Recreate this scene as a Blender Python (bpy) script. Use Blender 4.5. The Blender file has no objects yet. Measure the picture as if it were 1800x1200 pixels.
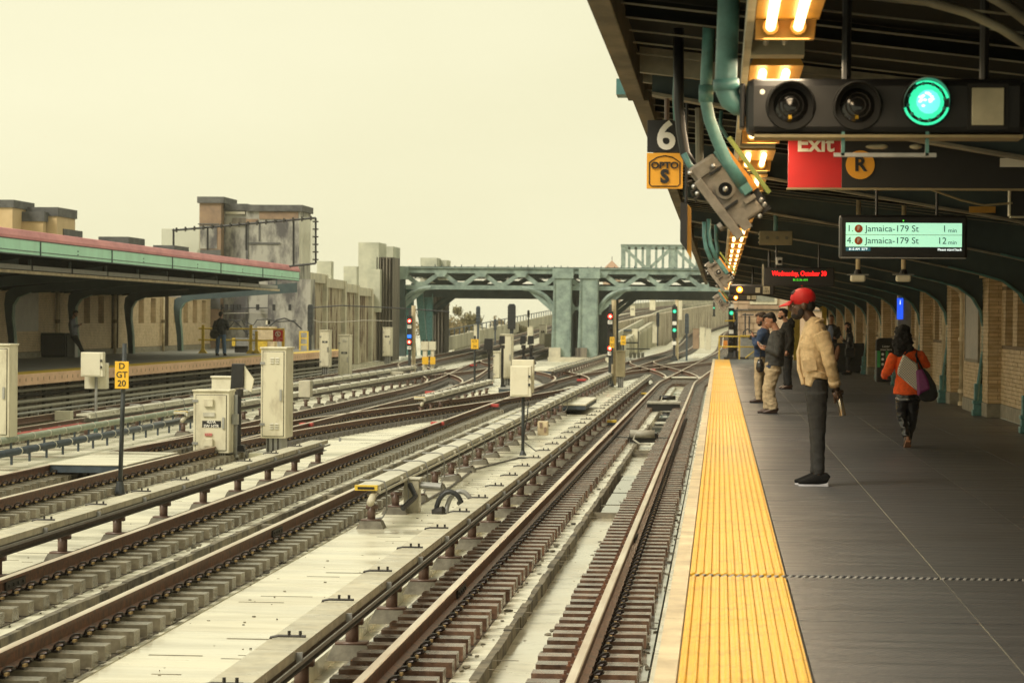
import bpy, math, random
from mathutils import Vector, Matrix, noise
random.seed(7)
R = math.radians
sc = bpy.context.scene
col = sc.collection

# ------------------------------------------------------------------ camera
# world axes: X right, Y along the platform, Z up; platform surface z = 0; eye height 1.58 m
F, EYE, ROLL = 4600.0, 1.58, 0.009
cd = bpy.data.cameras.new('camera'); cam = bpy.data.objects.new('camera', cd); col.objects.link(cam); sc.camera = cam
cd.sensor_width = 36; cd.lens = 36 * F / 1800; cd.clip_start = .1; cd.clip_end = 6000
dY = Vector(((1265 - 900) / F, -(565 - 600) / F, 1)).normalized()
upc = Vector((math.sin(ROLL), math.cos(ROLL), 0)); upc = (upc - dY * upc.dot(dY)).normalized()
xc = upc.cross(dY)
# rows: world axes expressed in (right, up, forward) camera coordinates
W = Matrix((xc, dY, upc))
right, up_, fwd = W @ Vector((1, 0, 0)), W @ Vector((0, 1, 0)), W @ Vector((0, 0, 1))
rm = Matrix((right, up_, -fwd)).transposed()
cam.matrix_world = Matrix.Translation((0, 0, EYE)) @ rm.to_4x4()
cd.dof.use_dof = True; cd.dof.focus_distance = 28; cd.dof.aperture_fstop = 7

# ------------------------------------------------------------------ sky, sun, exposure
wd = bpy.data.worlds.new('World'); sc.world = wd; wd.use_nodes = True
nt = wd.node_tree; nt.nodes.clear()
wo = nt.nodes.new('ShaderNodeOutputWorld'); bg = nt.nodes.new('ShaderNodeBackground')
sky = nt.nodes.new('ShaderNodeTexSky'); sky.sky_type = 'NISHITA'; sky.sun_disc = False
sky.sun_elevation = R(44); sky.sun_rotation = R(222); sky.air_density = 1.5; sky.dust_density = 6
tcw = nt.nodes.new('ShaderNodeTexCoord'); nz = nt.nodes.new('ShaderNodeTexNoise'); nz.inputs['Scale'].default_value = 2.4; nz.inputs['Detail'].default_value = 5
mapw = nt.nodes.new('ShaderNodeMapping'); mapw.inputs['Scale'].default_value = (1, 1, 3)
cr = nt.nodes.new('ShaderNodeValToRGB')
cr.color_ramp.elements[0].position = .3; cr.color_ramp.elements[0].color = (5.1, 4.88, 3.28, 1)
cr.color_ramp.elements[1].position = .75; cr.color_ramp.elements[1].color = (5.8, 5.57, 3.95, 1)
mx = nt.nodes.new('ShaderNodeMixRGB'); mx.inputs[0].default_value = .93
nt.links.new(tcw.outputs['Generated'], mapw.inputs[0]); nt.links.new(mapw.outputs[0], nz.inputs['Vector'])
nt.links.new(nz.outputs[0], cr.inputs[0]); nt.links.new(sky.outputs[0], mx.inputs[1]); nt.links.new(cr.outputs[0], mx.inputs[2])
nt.links.new(mx.outputs[0], bg.inputs[0]); nt.links.new(bg.outputs[0], wo.inputs[0])
bg.inputs[1].default_value = .1
sd = bpy.data.lights.new('sun', 'SUN'); sun = bpy.data.objects.new('sun', sd); col.objects.link(sun)
sd.energy = 1.5; sd.angle = R(22); sd.color = (1, .93, .8)
sun.rotation_euler = (R(46), 0, R(-42))
vs = sc.view_settings; vs.view_transform = 'Standard'; vs.look = 'None'; vs.gamma = 1; vs.use_curve_mapping = False; vs.exposure = 0.88
cyc = sc.cycles; cyc.max_bounces = 7; cyc.diffuse_bounces = 4; cyc.glossy_bounces = 3; cyc.transmission_bounces = 3; cyc.volume_bounces = 2
cyc.use_denoising = True; cyc.sample_clamp_indirect = 6; cyc.caustics_reflective = False; cyc.caustics_refractive = False

# ------------------------------------------------------------------ survey helper: where a sight line meets a real plane
def at(px, py, y=None, z=None, x=None):
    r = W @ Vector(((px - 900) / F, -(py - 600) / F, 1))
    t = y / r.y if y is not None else ((z - EYE) / r.z if z is not None else x / r.x)
    return Vector((0, 0, EYE)) + r * t

# ------------------------------------------------------------------ materials
MATS = {}
def mat(name, c, rough=.7, metal=0., var=.12, scale=6., bump=.0, bscale=40., rnd=0., streak=False, c2=None, stretch=None, lo=.35, hi=.65, emit=None, spec=.5, coat=0., rv=0., detail=5.):
    if name in MATS: return MATS[name]
    m = bpy.data.materials.new(name); m.use_nodes = True; t = m.node_tree; N = t.nodes; L = t.links
    p = N['Principled BSDF']; p.inputs['Roughness'].default_value = rough; p.inputs['Metallic'].default_value = metal
    p.inputs['Specular IOR Level'].default_value = spec; p.inputs['Coat Weight'].default_value = coat
    if emit:
        p.inputs['Base Color'].default_value = (c[0], c[1], c[2], 1); p.inputs['Emission Color'].default_value = (c[0], c[1], c[2], 1); p.inputs['Emission Strength'].default_value = emit
        MATS[name] = m; return m
    g = N.new('ShaderNodeNewGeometry'); mp = N.new('ShaderNodeMapping')
    s = stretch or ((1, 1, .12) if streak else (1, 1, 1)); mp.inputs['Scale'].default_value = s
    L.new(g.outputs['Position'], mp.inputs[0])
    n = N.new('ShaderNodeTexNoise'); n.inputs['Scale'].default_value = scale; n.inputs['Detail'].default_value = detail; n.inputs['Roughness'].default_value = .65
    L.new(mp.outputs[0], n.inputs['Vector'])
    r = N.new('ShaderNodeValToRGB'); e = r.color_ramp.elements
    e[0].position = lo; e[1].position = hi
    if c2 is None: c2 = tuple(v * (1 - 2 * var) for v in c)
    e[0].color = (*c2, 1); e[1].color = (*c, 1)
    L.new(n.outputs[0], r.inputs[0]); out = r.outputs[0]
    if rnd:
        oi = N.new('ShaderNodeObjectInfo'); mr = N.new('ShaderNodeMapRange'); mr.inputs[3].default_value = 1 - rnd; mr.inputs[4].default_value = 1 + rnd
        L.new(oi.outputs['Random'], mr.inputs[0]); hs = N.new('ShaderNodeHueSaturation'); L.new(mr.outputs[0], hs.inputs['Value']); L.new(out, hs.inputs['Color']); out = hs.outputs[0]
    L.new(out, p.inputs['Base Color'])
    if rv:
        m2 = N.new('ShaderNodeMapRange'); m2.inputs[1].default_value = .35; m2.inputs[2].default_value = .65; m2.inputs[3].default_value = rough - rv; m2.inputs[4].default_value = rough + rv
        n3 = N.new('ShaderNodeTexNoise'); n3.inputs['Scale'].default_value = scale * .6; n3.inputs['Detail'].default_value = 4; L.new(mp.outputs[0], n3.inputs['Vector'])
        L.new(n3.outputs[0], m2.inputs[0]); L.new(m2.outputs[0], p.inputs['Roughness'])
    if bump:
        b = N.new('ShaderNodeBump'); b.inputs['Strength'].default_value = bump; b.inputs['Distance'].default_value = .02
        n2 = N.new('ShaderNodeTexNoise'); n2.inputs['Scale'].default_value = bscale; n2.inputs['Detail'].default_value = 4
        L.new(mp.outputs[0], n2.inputs['Vector']); L.new(n2.outputs[0], b.inputs['Height']); L.new(b.outputs[0], p.inputs['Normal'])
    MATS[name] = m; return m

M = dict(
 bed=mat('pale wet concrete', (.68, .66, .53), .28, c2=(.30, .275, .205), scale=1.3, stretch=(.6, 1.6, 1), lo=.36, hi=.54, bump=.12, bscale=9, rv=.17, detail=9),
 bench=mat('cream walkway concrete', (.72, .69, .54), .32, c2=(.50, .465, .35), scale=.9, stretch=(.4, 2.0, 1), lo=.33, hi=.56, bump=.1, bscale=6, rv=.2, detail=9),
 gutter=mat('gutter concrete', (.5, .48, .38), .2, c2=(.2, .19, .15), scale=1.5, stretch=(1, 1, 1), lo=.3, hi=.46, bump=.1, bscale=5, rv=.14, detail=8),
 curb=mat('stained curb concrete', (.24, .21, .15), .8, c2=(.05, .045, .035), scale=3, bump=.4, bscale=18),
 ground=mat('far ground', (.16, .16, .12), .9, scale=.05, var=.2),
 tiebrown=mat('rusty brown tie', (.155, .088, .055), .25, spec=.8, c2=(.06, .032, .02), scale=9, bump=.15, bscale=50, rnd=.35, rv=.12),
 tiegrey=mat('olive concrete tie', (.19, .165, .11), .24, spec=.9, c2=(.10, .085, .055), scale=7, bump=.25, bscale=45, rnd=.2),
 tiedark=mat('dark timber tie', (.10, .09, .075), .7, scale=7, var=.2, rnd=.2),
 rust=mat('rusty rail steel', (.20, .085, .042), .5, c2=(.07, .04, .028), scale=14, bump=.15, bscale=60, metal=.2),
 rhead=mat('worn rail head', (.74, .66, .52), .3, metal=.4, c2=(.5, .38, .27), scale=5, stretch=(1, .1, 1)),
 clip=mat('oily black clip', (.03, .022, .02), .3, metal=.5),
 ins=mat('tan insulator', (.5, .34, .14), .5),
 cover=mat('grey cover board', (.56, .52, .39), .4, c2=(.38, .35, .26), scale=5, bump=.1, bscale=30, rv=.15, rnd=.08),
 cover2=mat('white cover board', (.62, .6, .5), .45, c2=(.45, .43, .34), scale=5, rnd=.08),
 dsteel=mat('dark steel', (.06, .055, .05), .5, metal=.5, var=.2, scale=10),
 condr=mat('conductor rail steel', (.13, .11, .085), .45, metal=.3, c2=(.06, .05, .04), scale=8),
 pedc=mat('pedestal concrete', (.2, .185, .14), .8, c2=(.1, .09, .065), scale=6, bump=.3),
 pedi=mat('brown insulator', (.16, .1, .075), .4),
 yel=mat('tactile yellow', (.80, .44, .022), .45, c2=(.56, .28, .018), scale=5, lo=.3, hi=.5, bump=.1, rnd=.04, stretch=(1, 1, 1), detail=8),
 yelp=mat('yellow paint', (.78, .56, .06), .45, c2=(.5, .33, .04), scale=9),
 nose=mat('cream nosing', (.74, .62, .40), .5, c2=(.42, .33, .2), scale=2.5, bump=.15, rnd=.05, detail=8),
 deck=mat('grey composite deck', (.115, .116, .12), .4, c2=(.060, .061, .063), spec=.3, scale=3.2, stretch=(.3, 8, 1), lo=.25, hi=.7, bump=.3, bscale=5, rnd=.12, rv=.1, detail=6),
 comb=mat('grey rubber comb', (.32, .32, .31), .6), black=mat('black rubber', (.012, .012, .012), .6),
 brickR=mat('buff brick', (.66, .50, .29), .6, c2=(.48, .34, .17), scale=3.5, bump=.2, rnd=.16, stretch=(1, 1, 3)),
 brickL=mat('pale buff brick', (.74, .58, .37), .7, c2=(.56, .43, .26), scale=3.5, bump=.2, rnd=.1),
 mortar=mat('dark mortar', (.21, .155, .095), .9), pinke=mat('pinkish edge beam', (.78, .52, .34), .7, c2=(.6, .38, .24), scale=1.5, stretch=(1, .4, 1)), plinth=mat('stone plinth', (.3, .27, .2), .8, var=.2, bump=.2),
 panel=mat('blank grey board', (.34, .31, .26), .5, c2=(.25, .23, .19), scale=3),
 teal=mat('teal paint', (.10, .26, .25), .42, c2=(.06, .15, .15), scale=8, bump=.05),
 tealL=mat('weathered green steel', (.22, .34, .26), .5, c2=(.13, .22, .18), scale=2.2, lo=.3, hi=.6, bump=.1),
 tealB=mat('bridge green steel', (.28, .36, .31), .6, c2=(.11, .155, .145), scale=1.5, lo=.3, hi=.62, bump=.15, bscale=10, detail=8),
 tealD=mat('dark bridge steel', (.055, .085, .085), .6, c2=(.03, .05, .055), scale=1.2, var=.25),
 mint=mat('mint fascia paint', (.36, .74, .55), .4, c2=(.28, .6, .44), scale=1.2, lo=.3, hi=.6),
 pink=mat('faded red coping', (.62, .24, .25), .6, c2=(.42, .14, .16), scale=2, stretch=(1, .3, 1)),
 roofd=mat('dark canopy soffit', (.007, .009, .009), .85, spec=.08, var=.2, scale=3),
 roofs=mat('grey soffit boards', (.2, .2, .18), .7, var=.2),
 fasc=mat('weathered timber fascia', (.20, .175, .12), .8, c2=(.09, .08, .055), scale=3, stretch=(1, .4, 1), bump=.2),
 purl=mat('pale purlin', (.26, .25, .19), .6, c2=(.15, .14, .11), scale=4),
 cab=mat('cream cabinet paint', (.66, .62, .46), .42, c2=(.42, .37, .26), scale=3.5, detail=9, lo=.27, hi=.5, stretch=(1, 1, .4), bump=.03),
 cabw=mat('ivory box paint', (.74, .70, .54), .4, c2=(.62, .58, .43), scale=3, lo=.25, hi=.5),
 cabg=mat('galvanised grey', (.33, .33, .31), .45, metal=.3, var=.12, scale=6),
 blk=mat('satin black', (.014, .014, .015), .4, var=.2), blkm=mat('matt black', (.012, .012, .012), .8),
 post=mat('blue black post paint', (.035, .042, .045), .5, var=.25), navyp=mat('navy steel cover', (.05, .07, .09), .5, var=.2),
 ysign=mat('sign yellow', (.86, .50, .03), .45, var=.05), osign=mat('amber sign', (.8, .38, .03), .45, var=.05),
 white=mat('white lettering', (.8, .78, .7), .5, var=.02), red=mat('sign red', (.55, .012, .015), .45, var=.05),
 ink=mat('black lettering', (.015, .015, .015), .5),
 plate=mat('beige plate', (.5, .47, .34), .5), alu=mat('aluminium', (.5, .5, .48), .35, metal=.8),
 beige=mat('beige timber housing', (.30, .25, .14), .6),
 wallc=mat('stained pile wall', (.52, .46, .34), .85, streak=True, c2=(.13, .085, .055), scale=2.6, lo=.43, hi=.53, bump=.2, bscale=6, detail=9),
 capc=mat('pale concrete cap', (.58, .54, .41), .85, c2=(.38, .36, .28), scale=1.5),
 tower=mat('blotched render', (.38, .37, .32), .9, streak=False, c2=(.10, .095, .095), scale=1.1, stretch=(1, 1, .4), lo=.41, hi=.56, bump=.2, bscale=6, detail=10),
 towerb=mat('rust brown render', (.32, .22, .14), .9, c2=(.2, .14, .1), scale=1.5), cap=mat('dark grey coping', (.13, .13, .125), .85, c2=(.07, .07, .07), scale=2.5),
 block=mat('pale green grey block', (.56, .56, .44), .85, c2=(.36, .37, .29), scale=.8),
 cream=mat('cream render', (.62, .46, .26), .8, c2=(.52, .38, .2), scale=1),
 under=mat('grimy platform wall', (.2, .175, .135), .85, streak=True, c2=(.045, .04, .036), scale=2.5, lo=.35, hi=.6),
 pipe=mat('pale pipe', (.38, .36, .29), .5, var=.15), pipeD=mat('black cable', (.02, .022, .025), .45), cableG=mat('grey green cable', (.3, .34, .26), .5),
 orange=mat('orange cable', (.75, .3, .03), .5), lime=mat('olive green strut', (.22, .28, .06), .5),
 castg=mat('cast grey housing', (.26, .235, .195), .5, metal=.15, c2=(.17, .15, .12), scale=12, bump=.1),
 lens=mat('dark lens glass', (.008, .008, .008), .1), gold=mat('amber glint', (.5, .3, .03), .2, metal=.6),
 redbox=mat('red junction box', (.55, .06, .05), .5), wbox=mat('orange sign box', (.75, .26, .03), .5),
 pinkb=mat('pinkish stone', (.50, .36, .24), .85, c2=(.38, .27, .18), scale=2), winf=mat('pale window frame', (.6, .55, .4), .6),
 glass=mat('dull window glass', (.25, .25, .2), .15), boxlit=mat('ochre reflector', (.55, .3, .05), .4),
 water=mat('standing water', (.02, .02, .015), .03, spec=.9, var=.05),
 tubeoff=mat('unlit tube', (.5, .48, .42), .3), leaf=mat('olive leaves', (.19, .16, .07), .7, c2=(.10, .09, .035), scale=.5), leaf2=mat('tawny leaves', (.27, .21, .10), .7, c2=(.17, .13, .06), scale=.6), bark=mat('bark', (.08, .06, .04), .9),
 roofp=mat('terracotta roof', (.42, .26, .17), .8), shadow=mat('dark recess', (.02, .017, .013), .9),
 viad=mat('viaduct concrete', (.55, .53, .41), .85, c2=(.3, .28, .21), scale=.35, streak=True, detail=8),
)
def glow(name, c, s): return mat(name, c, emit=s)
G = dict(green=glow('green lamp', (.03, .62, .30), .8), greenc=glow('green lamp core', (.12, .72, .55), .85), redl=glow('red lamp', (1, .02, .015), 5), amber=glow('amber lamp', (1, .22, .01), 5),
 core=glow('hot lamp core', (1, .7, .35), 6), tube=glow('warm tube', (1, .72, .34), 2.9), screen=glow('screen ground', (.40, .80, .55), .52), sred=glow('led red', (1, .01, .01), 1.6), sgrn=glow('led green', (.1, .8, .05), .6),
 blue=glow('blue display', (.02, .1, .85), .6), sdark=glow('screen footer', (.02, .08, .1), .6), stxt=glow('screen white text', (.8, .9, .85), .9), bluel=glow('blue lamp plate', (.02, .15, .8), .8))

# ------------------------------------------------------------------ mesh builder
def wloc(o):
    v = Vector((0, 0, 0))
    while o is not None: v += o.location; o = o.parent
    return v
class MB:
    def __init__(s): s.v = []; s.f = []; s.m = []; s.cm = 0
    def add(s, vs, fs):
        b = len(s.v); s.v += [tuple(p) for p in vs]; s.f += [tuple(b + i for i in q) for q in fs]; s.m += [s.cm] * len(fs); return s
    def box(s, x0, x1, y0, y1, z0, z1):
        return s.add([(x0,y0,z0),(x1,y0,z0),(x1,y1,z0),(x0,y1,z0),(x0,y0,z1),(x1,y0,z1),(x1,y1,z1),(x0,y1,z1)],
                     [(0,3,2,1),(4,5,6,7),(0,1,5,4),(1,2,6,5),(2,3,7,6),(3,0,4,7)])
    def ob(s, c, size, mx):
        a, b, h = [q / 2 for q in size]; c = Vector(c)
        vs = [c + mx @ Vector(p) for p in [(-a,-b,-h),(a,-b,-h),(a,b,-h),(-a,b,-h),(-a,-b,h),(a,-b,h),(a,b,h),(-a,b,h)]]
        return s.add(vs, [(0,3,2,1),(4,5,6,7),(0,1,5,4),(1,2,6,5),(2,3,7,6),(3,0,4,7)])
    def bar(s, p, q, w, h=None, ref=(0, 0, 1)):
        p, q = Vector(p), Vector(q); d = q - p; t = d.normalized(); r = Vector(ref)
        if abs(t.dot(r)) > .98: r = Vector((0, 1, 0))
        a = t.cross(r).normalized(); b = a.cross(t)
        return s.ob((p + q) / 2, (w, d.length, h or w), Matrix((a, t, b)).transposed())
    def tube(s, pts, r, n=8, cap=True):
        pts = [Vector(p) for p in pts]; rings = []; a = None
        for i, p in enumerate(pts):
            t = (pts[min(i + 1, len(pts) - 1)] - pts[max(i - 1, 0)]).normalized()
            if a is None:
                ref = Vector((0, 0, 1)) if abs(t.z) < .9 else Vector((1, 0, 0)); a = t.cross(ref).normalized()
            else: a = (a - t * a.dot(t)).normalized()
            b = t.cross(a); rr = r[i] if isinstance(r, (list, tuple)) else r
            rings.append([p + (a * math.cos(2*math.pi*k/n) + b * math.sin(2*math.pi*k/n)) * rr for k in range(n)])
        vs = [v for g in rings for v in g]; fs = []
        for i in range(len(rings) - 1):
            for k in range(n): fs.append((i*n+k, i*n+(k+1)%n, (i+1)*n+(k+1)%n, (i+1)*n+k))
        if cap: fs += [tuple(range(n))[::-1], tuple((len(rings)-1)*n + k for k in range(n))]
        return s.add(vs, fs)
    def loft(s, secs, n=14):
        """secs: (centre, side radius, depth radius); the side axis stays near local X"""
        rings = []; C = [Vector(q[0]) for q in secs]
        for i, q in enumerate(secs):
            t = (C[min(i+1, len(C)-1)] - C[max(i-1, 0)]).normalized(); X = Vector((1, 0, 0))
            if abs(t.x) > .92: X = Vector((0, 0, 1))
            u = (X - t * X.dot(t)).normalized(); w = t.cross(u)
            rings.append([C[i] + u * q[1] * math.cos(2*math.pi*k/n) + w * q[2] * math.sin(2*math.pi*k/n) for k in range(n)])
        vs = [v for g in rings for v in g]; fs = []
        for i in range(len(rings) - 1):
            for k in range(n): fs.append((i*n+k, i*n+(k+1)%n, (i+1)*n+(k+1)%n, (i+1)*n+k))
        fs += [tuple(range(n))[::-1], tuple((len(rings)-1)*n + k for k in range(n))]
        return s.add(vs, fs)
    def ell(s, c, r, n=12, m=8, mx=None):
        c = Vector(c); vs = []; fs = []
        for j in range(m + 1):
            th = math.pi * j / m
            for k in range(n):
                p = Vector((r[0]*math.sin(th)*math.cos(2*math.pi*k/n), r[1]*math.sin(th)*math.sin(2*math.pi*k/n), r[2]*math.cos(th)))
                vs.append(c + (mx @ p if mx else p))
        for j in range(m):
            for k in range(n): fs.append((j*n+k, (j+1)*n+k, (j+1)*n+(k+1)%n, j*n+(k+1)%n))
        return s.add(vs, fs)
    def prism(s, poly, a0, a1, axis='y'):
        def P(p, a): return {'y': (p[0], a, p[1]), 'x': (a, p[0], p[1]), 'z': (p[0], p[1], a)}[axis]
        n = len(poly); vs = [P(p, a0) for p in poly] + [P(p, a1) for p in poly]
        fs = [tuple(range(n)), tuple(range(n, 2*n))[::-1]] + [(i, i+n, (i+1) % n + n, (i+1) % n) for i in range(n)]
        return s.add(vs, fs)
    def strip(s, L, Rr, th, axis=(0, 0, 1)):
        """solid band between two polylines, thickened along axis"""
        ax = Vector(axis) * th; n = len(L); L = [Vector(p) for p in L]; Rr = [Vector(p) for p in Rr]
        vs = L + Rr + [p - ax for p in L] + [p - ax for p in Rr]; fs = []
        for i in range(n - 1):
            a, b, c, d = i, i+1, n+i+1, n+i
            fs += [(a, d, c, b), (2*n+a, 2*n+b, 2*n+c, 2*n+d), (a, b, 2*n+b, 2*n+a), (d, 2*n+d, 2*n+c, c)]
        fs += [(0, 2*n, 3*n, n), (n-1, 2*n-1, 4*n-1, 3*n-1)]
        return s.add(vs, fs)
    def cyl(s, p, q, r, n=12, r2=None): return s.tube([p, q], [r, r2 if r2 is not None else r], n)
    def mesh(s, name, mats, off=Vector((0, 0, 0)), smooth=False):
        me = bpy.data.meshes.new(name); me.from_pydata([(a-off.x, b-off.y, c-off.z) for a, b, c in s.v], [], s.f)
        for m in (mats if isinstance(mats, (list, tuple)) else [mats]): me.materials.append(m)
        if any(s.m): me.polygons.foreach_set('material_index', s.m)
        if smooth: me.polygons.foreach_set('use_smooth', [True] * len(me.polygons))
        me.update(); return me
    def build(s, name, mats, parent=None, smooth=False, bevel=0, loc=None, kind=None, local=False):
        off = Vector((0, 0, 0)) if local else (wloc(parent) if parent else Vector(loc or (0, 0, 0)))
        o = bpy.data.objects.new(name, s.mesh(name, mats, off, smooth)); col.objects.link(o)
        if parent: o.parent = parent
        elif loc: o.location = loc
        if bevel:
            b = o.modifiers.new('bevel', 'BEVEL'); b.width = bevel; b.segments = 2; b.limit_method = 'ANGLE'; b.angle_limit = R(40)
        if kind: o['kind'] = kind
        return o
def tag(o, label=None, cat=None, group=None, kind=None):
    if label: o['label'] = label
    if cat: o['category'] = cat
    if group: o['group'] = group
    if kind: o['kind'] = kind
    return o
def thing(name, loc, label, cat, group=None, rz=0):
    o = bpy.data.objects.new(name, None); col.objects.link(o); o.location = loc; o.rotation_euler = (0, 0, rz); o.empty_display_size = .2
    return tag(o, label, cat, group)
def copy_tree(o, parent=None):
    c = o.copy(); col.objects.link(c); c.parent = parent
    for ch in list(o.children): copy_tree(ch, c)
    return c
def inst(src, loc, parent, name=None):
    """another object sharing the mesh of src"""
    o = bpy.data.objects.new(name or src.name.split('.')[0], src.data); col.objects.link(o); o.parent = parent; o.location = Vector(loc) - wloc(parent)
    if src.modifiers:
        for m in src.modifiers:
            if m.type == 'BEVEL':
                b = o.modifiers.new('bevel', 'BEVEL'); b.width = m.width; b.segments = m.segments; b.limit_method = 'ANGLE'
    return o
def text(s, size, c, m, parent, name='lettering', depth=.003, bold=0., sx=1., ry=0, rz=0, align='CENTER'):
    """flat lettering facing the -Y side, centred on c (world)"""
    cu = bpy.data.curves.new(name, 'FONT'); cu.body = s; cu.size = size; cu.align_x = align; cu.align_y = 'CENTER'; cu.extrude = depth / 2; cu.offset = bold; cu.resolution_u = 4
    cu.space_line = .95
    tmp = bpy.data.objects.new('tmp', cu); col.objects.link(tmp); dg = bpy.context.evaluated_depsgraph_get()
    me = bpy.data.meshes.new_from_object(tmp.evaluated_get(dg)); bpy.data.objects.remove(tmp)
    me.transform(Matrix.Diagonal((sx, 1, 1, 1))); me.transform(Matrix.Rotation(R(90), 4, 'X')); me.transform(Matrix.Rotation(ry, 4, 'Y')); me.transform(Matrix.Rotation(rz, 4, 'Z'))
    me.materials.clear(); me.materials.append(m)
    o = bpy.data.objects.new(name, me); col.objects.link(o); o.parent = parent; o.location = Vector(c) - wloc(parent); return o
def smooth01(t): t = max(0, min(1, t)); return t * t * (3 - 2 * t)

# ================================================================== ground and track bed
MB().box(-500, 500, -40, 1400, -10.4, -10).build('ground', M['ground'], kind='structure')
zc = -1.22
bed = MB().box(-40, 8, -12, 420, -2.2, zc - .12)
BED = bed.build('track_bed', M['bed'], kind='structure')
grs = MB()
for c in (-1.735, -6.07, -10.53, -16.35):
    for o_ in (-.7275, .7275): grs.box(c + o_ - .41, c + o_ + .40, 8, 111, zc - .05, zc + .0035)
C1, C2, C3, C4 = -1.735, -6.07, -10.53, -16.35
Y0, Y1 = 6, 112
pad = MB()
for c in (C1, C2, C3, C4):
    pad.box(c - 1.28, c - .12, Y0, Y1, zc - .14, zc)            # pad under the left rail
    pad.box(c + .27, c + 1.18, Y0, Y1, zc - .14, zc)
pad.box(-40, 8, Y1, 420, zc - .14, zc - .02)
pad.build('track_pad', M['bed'], BED); grs.build('dark_strip', mat('dark tie pocket', (.11, .095, .075), .25, c2=(.04, .034, .028), scale=4, rv=.1), BED)  # dark strip under each rail, showing between the ties
bn = MB()
for a, b in ((-4.83, -3.24), (-9.2, -7.62), (-15.0, -11.85), (-.52, -.2)):
    bn.box(a, b, Y0, Y1 - .01, zc - .15, zc + .02 if a < -.6 else zc + .015)
bn.build('walkway_slab', M['bench'], BED)
# broken lips of the gutters and the slabs: rough pieces of uneven height
lip = MB()
for c in (C2, C1, C3):
    y = 8.
    while y < 70:
        d = random.uniform(.25, .8); x = c - .12; j = random.uniform(0, .05)
        lip.box(x - .035 - random.uniform(0, .03), x + .008 + random.uniform(0, .015), y, y + d - random.uniform(0, .02), zc - .13, zc + .006 + j * .25)
        y += d
tag(lip.build('gutter_curb', M['curb'], BED), kind='stuff')
gt = MB()
for c in (C1, C2, C3, C4): gt.box(c - .11, c + .26, Y0, Y1 - .05, zc - .13, zc - .112)
gt.build('gutter_floor', M['gutter'], BED)
wsx = MB()
for x0_, x1_ in ((-2.99, -2.87), (-.62, -.54), (-7.55, -7.24)): wsx.box(x0_, x1_, Y0, Y1 - 2, zc - .1, zc + .004)
wsx.build('wet_strip', mat('dark wet concrete', (.16, .17, .165), .12, c2=(.30, .30, .26), scale=2.2, stretch=(1, .5, 1), lo=.4, hi=.6), BED)
wt = MB()
for a, b in ((38.6, 41), (41.3, 44), (44.2, 49), (66, 74), (76, 84)): wt.box(C1 - .1, C1 + .25, a, b, zc - .111, zc - .100)
for a, b in ((36, 40), (26, 29)): wt.box(C2 - .1, C2 + .25, a, b, zc - .111, zc - .100)
wt.build('puddle', M['water'], kind='structure')
cb = MB()
for y in (38.5, 56, 57.2): cb.box(C1 - .12, C1 + .27, y, y + .12, zc - .12, zc - .03)
for y in (35, 41): cb.box(C2 - .12, C2 + .27, y, y + .2, zc - .12, zc + .0)
cb.build('gutter_cross_kerb', M['curb'], BED)
# dark flecks and grit on the slabs
gr = MB()
for i in range(700):
    x = random.choice([random.uniform(-4.8, -3.3), random.uniform(-2.9, -.55), random.uniform(-7.2, -4.95), random.uniform(-15, -7.4)]); y = 12 + 60 * random.random() ** 1.4
    w = random.uniform(.005, .02); z = zc + (.02 if (-4.83 < x < -3.24 or -9.2 < x < -7.62 or -15 < x < -11.85) else 0)
    a = random.uniform(0, 6.28); q_ = [(x + w * random.uniform(.6, 1.3) * math.cos(a + t), y + w * random.uniform(.6, 1.3) * math.sin(a + t)) for t in (0, 1.6, 3.1, 4.7)]
    gr.prism(q_, z, z + random.uniform(.002, .012), 'z')
for i in range(230):
    x = random.choice([random.uniform(-4.7, -3.5), random.uniform(-4.7, -3.5), random.uniform(-9, -7.7), random.uniform(-14.5, -12), random.uniform(-2.0, -1.9)]); y = 13 + 75 * random.random() ** 1.3; w = random.uniform(.12, .6); z = zc + (.02 if x < -3 else 0)
    gr.box(x, min(x + w, x + .3 if x > -3 else 99), y, y + random.uniform(.01, .035), z, z + random.uniform(.002, .004))
for c in (C1, C2, C3):
    for i in range(520):
        e_ = random.choice((-1.16, -.30, .31, 1.155)); x = c + e_ + random.gauss(0, .035); y = 11 + 62 * random.random() ** 1.5; w = random.uniform(.015, .075); a = random.uniform(0, 6.28); z = zc + .004 + (.018 if abs(e_) > 1 and c < -3 else 0)
        q_ = [(x + w * random.uniform(.3, 1.2) * math.cos(a + t) * .6, y + w * random.uniform(.5, 1.6) * math.sin(a + t)) for t in (0, 1.2, 2.4, 3.6, 4.9)]
        gr.prism(q_, z, z + random.uniform(.003, .016), 'z')
tag(gr.build('grit', M['curb']), kind='stuff')

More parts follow.
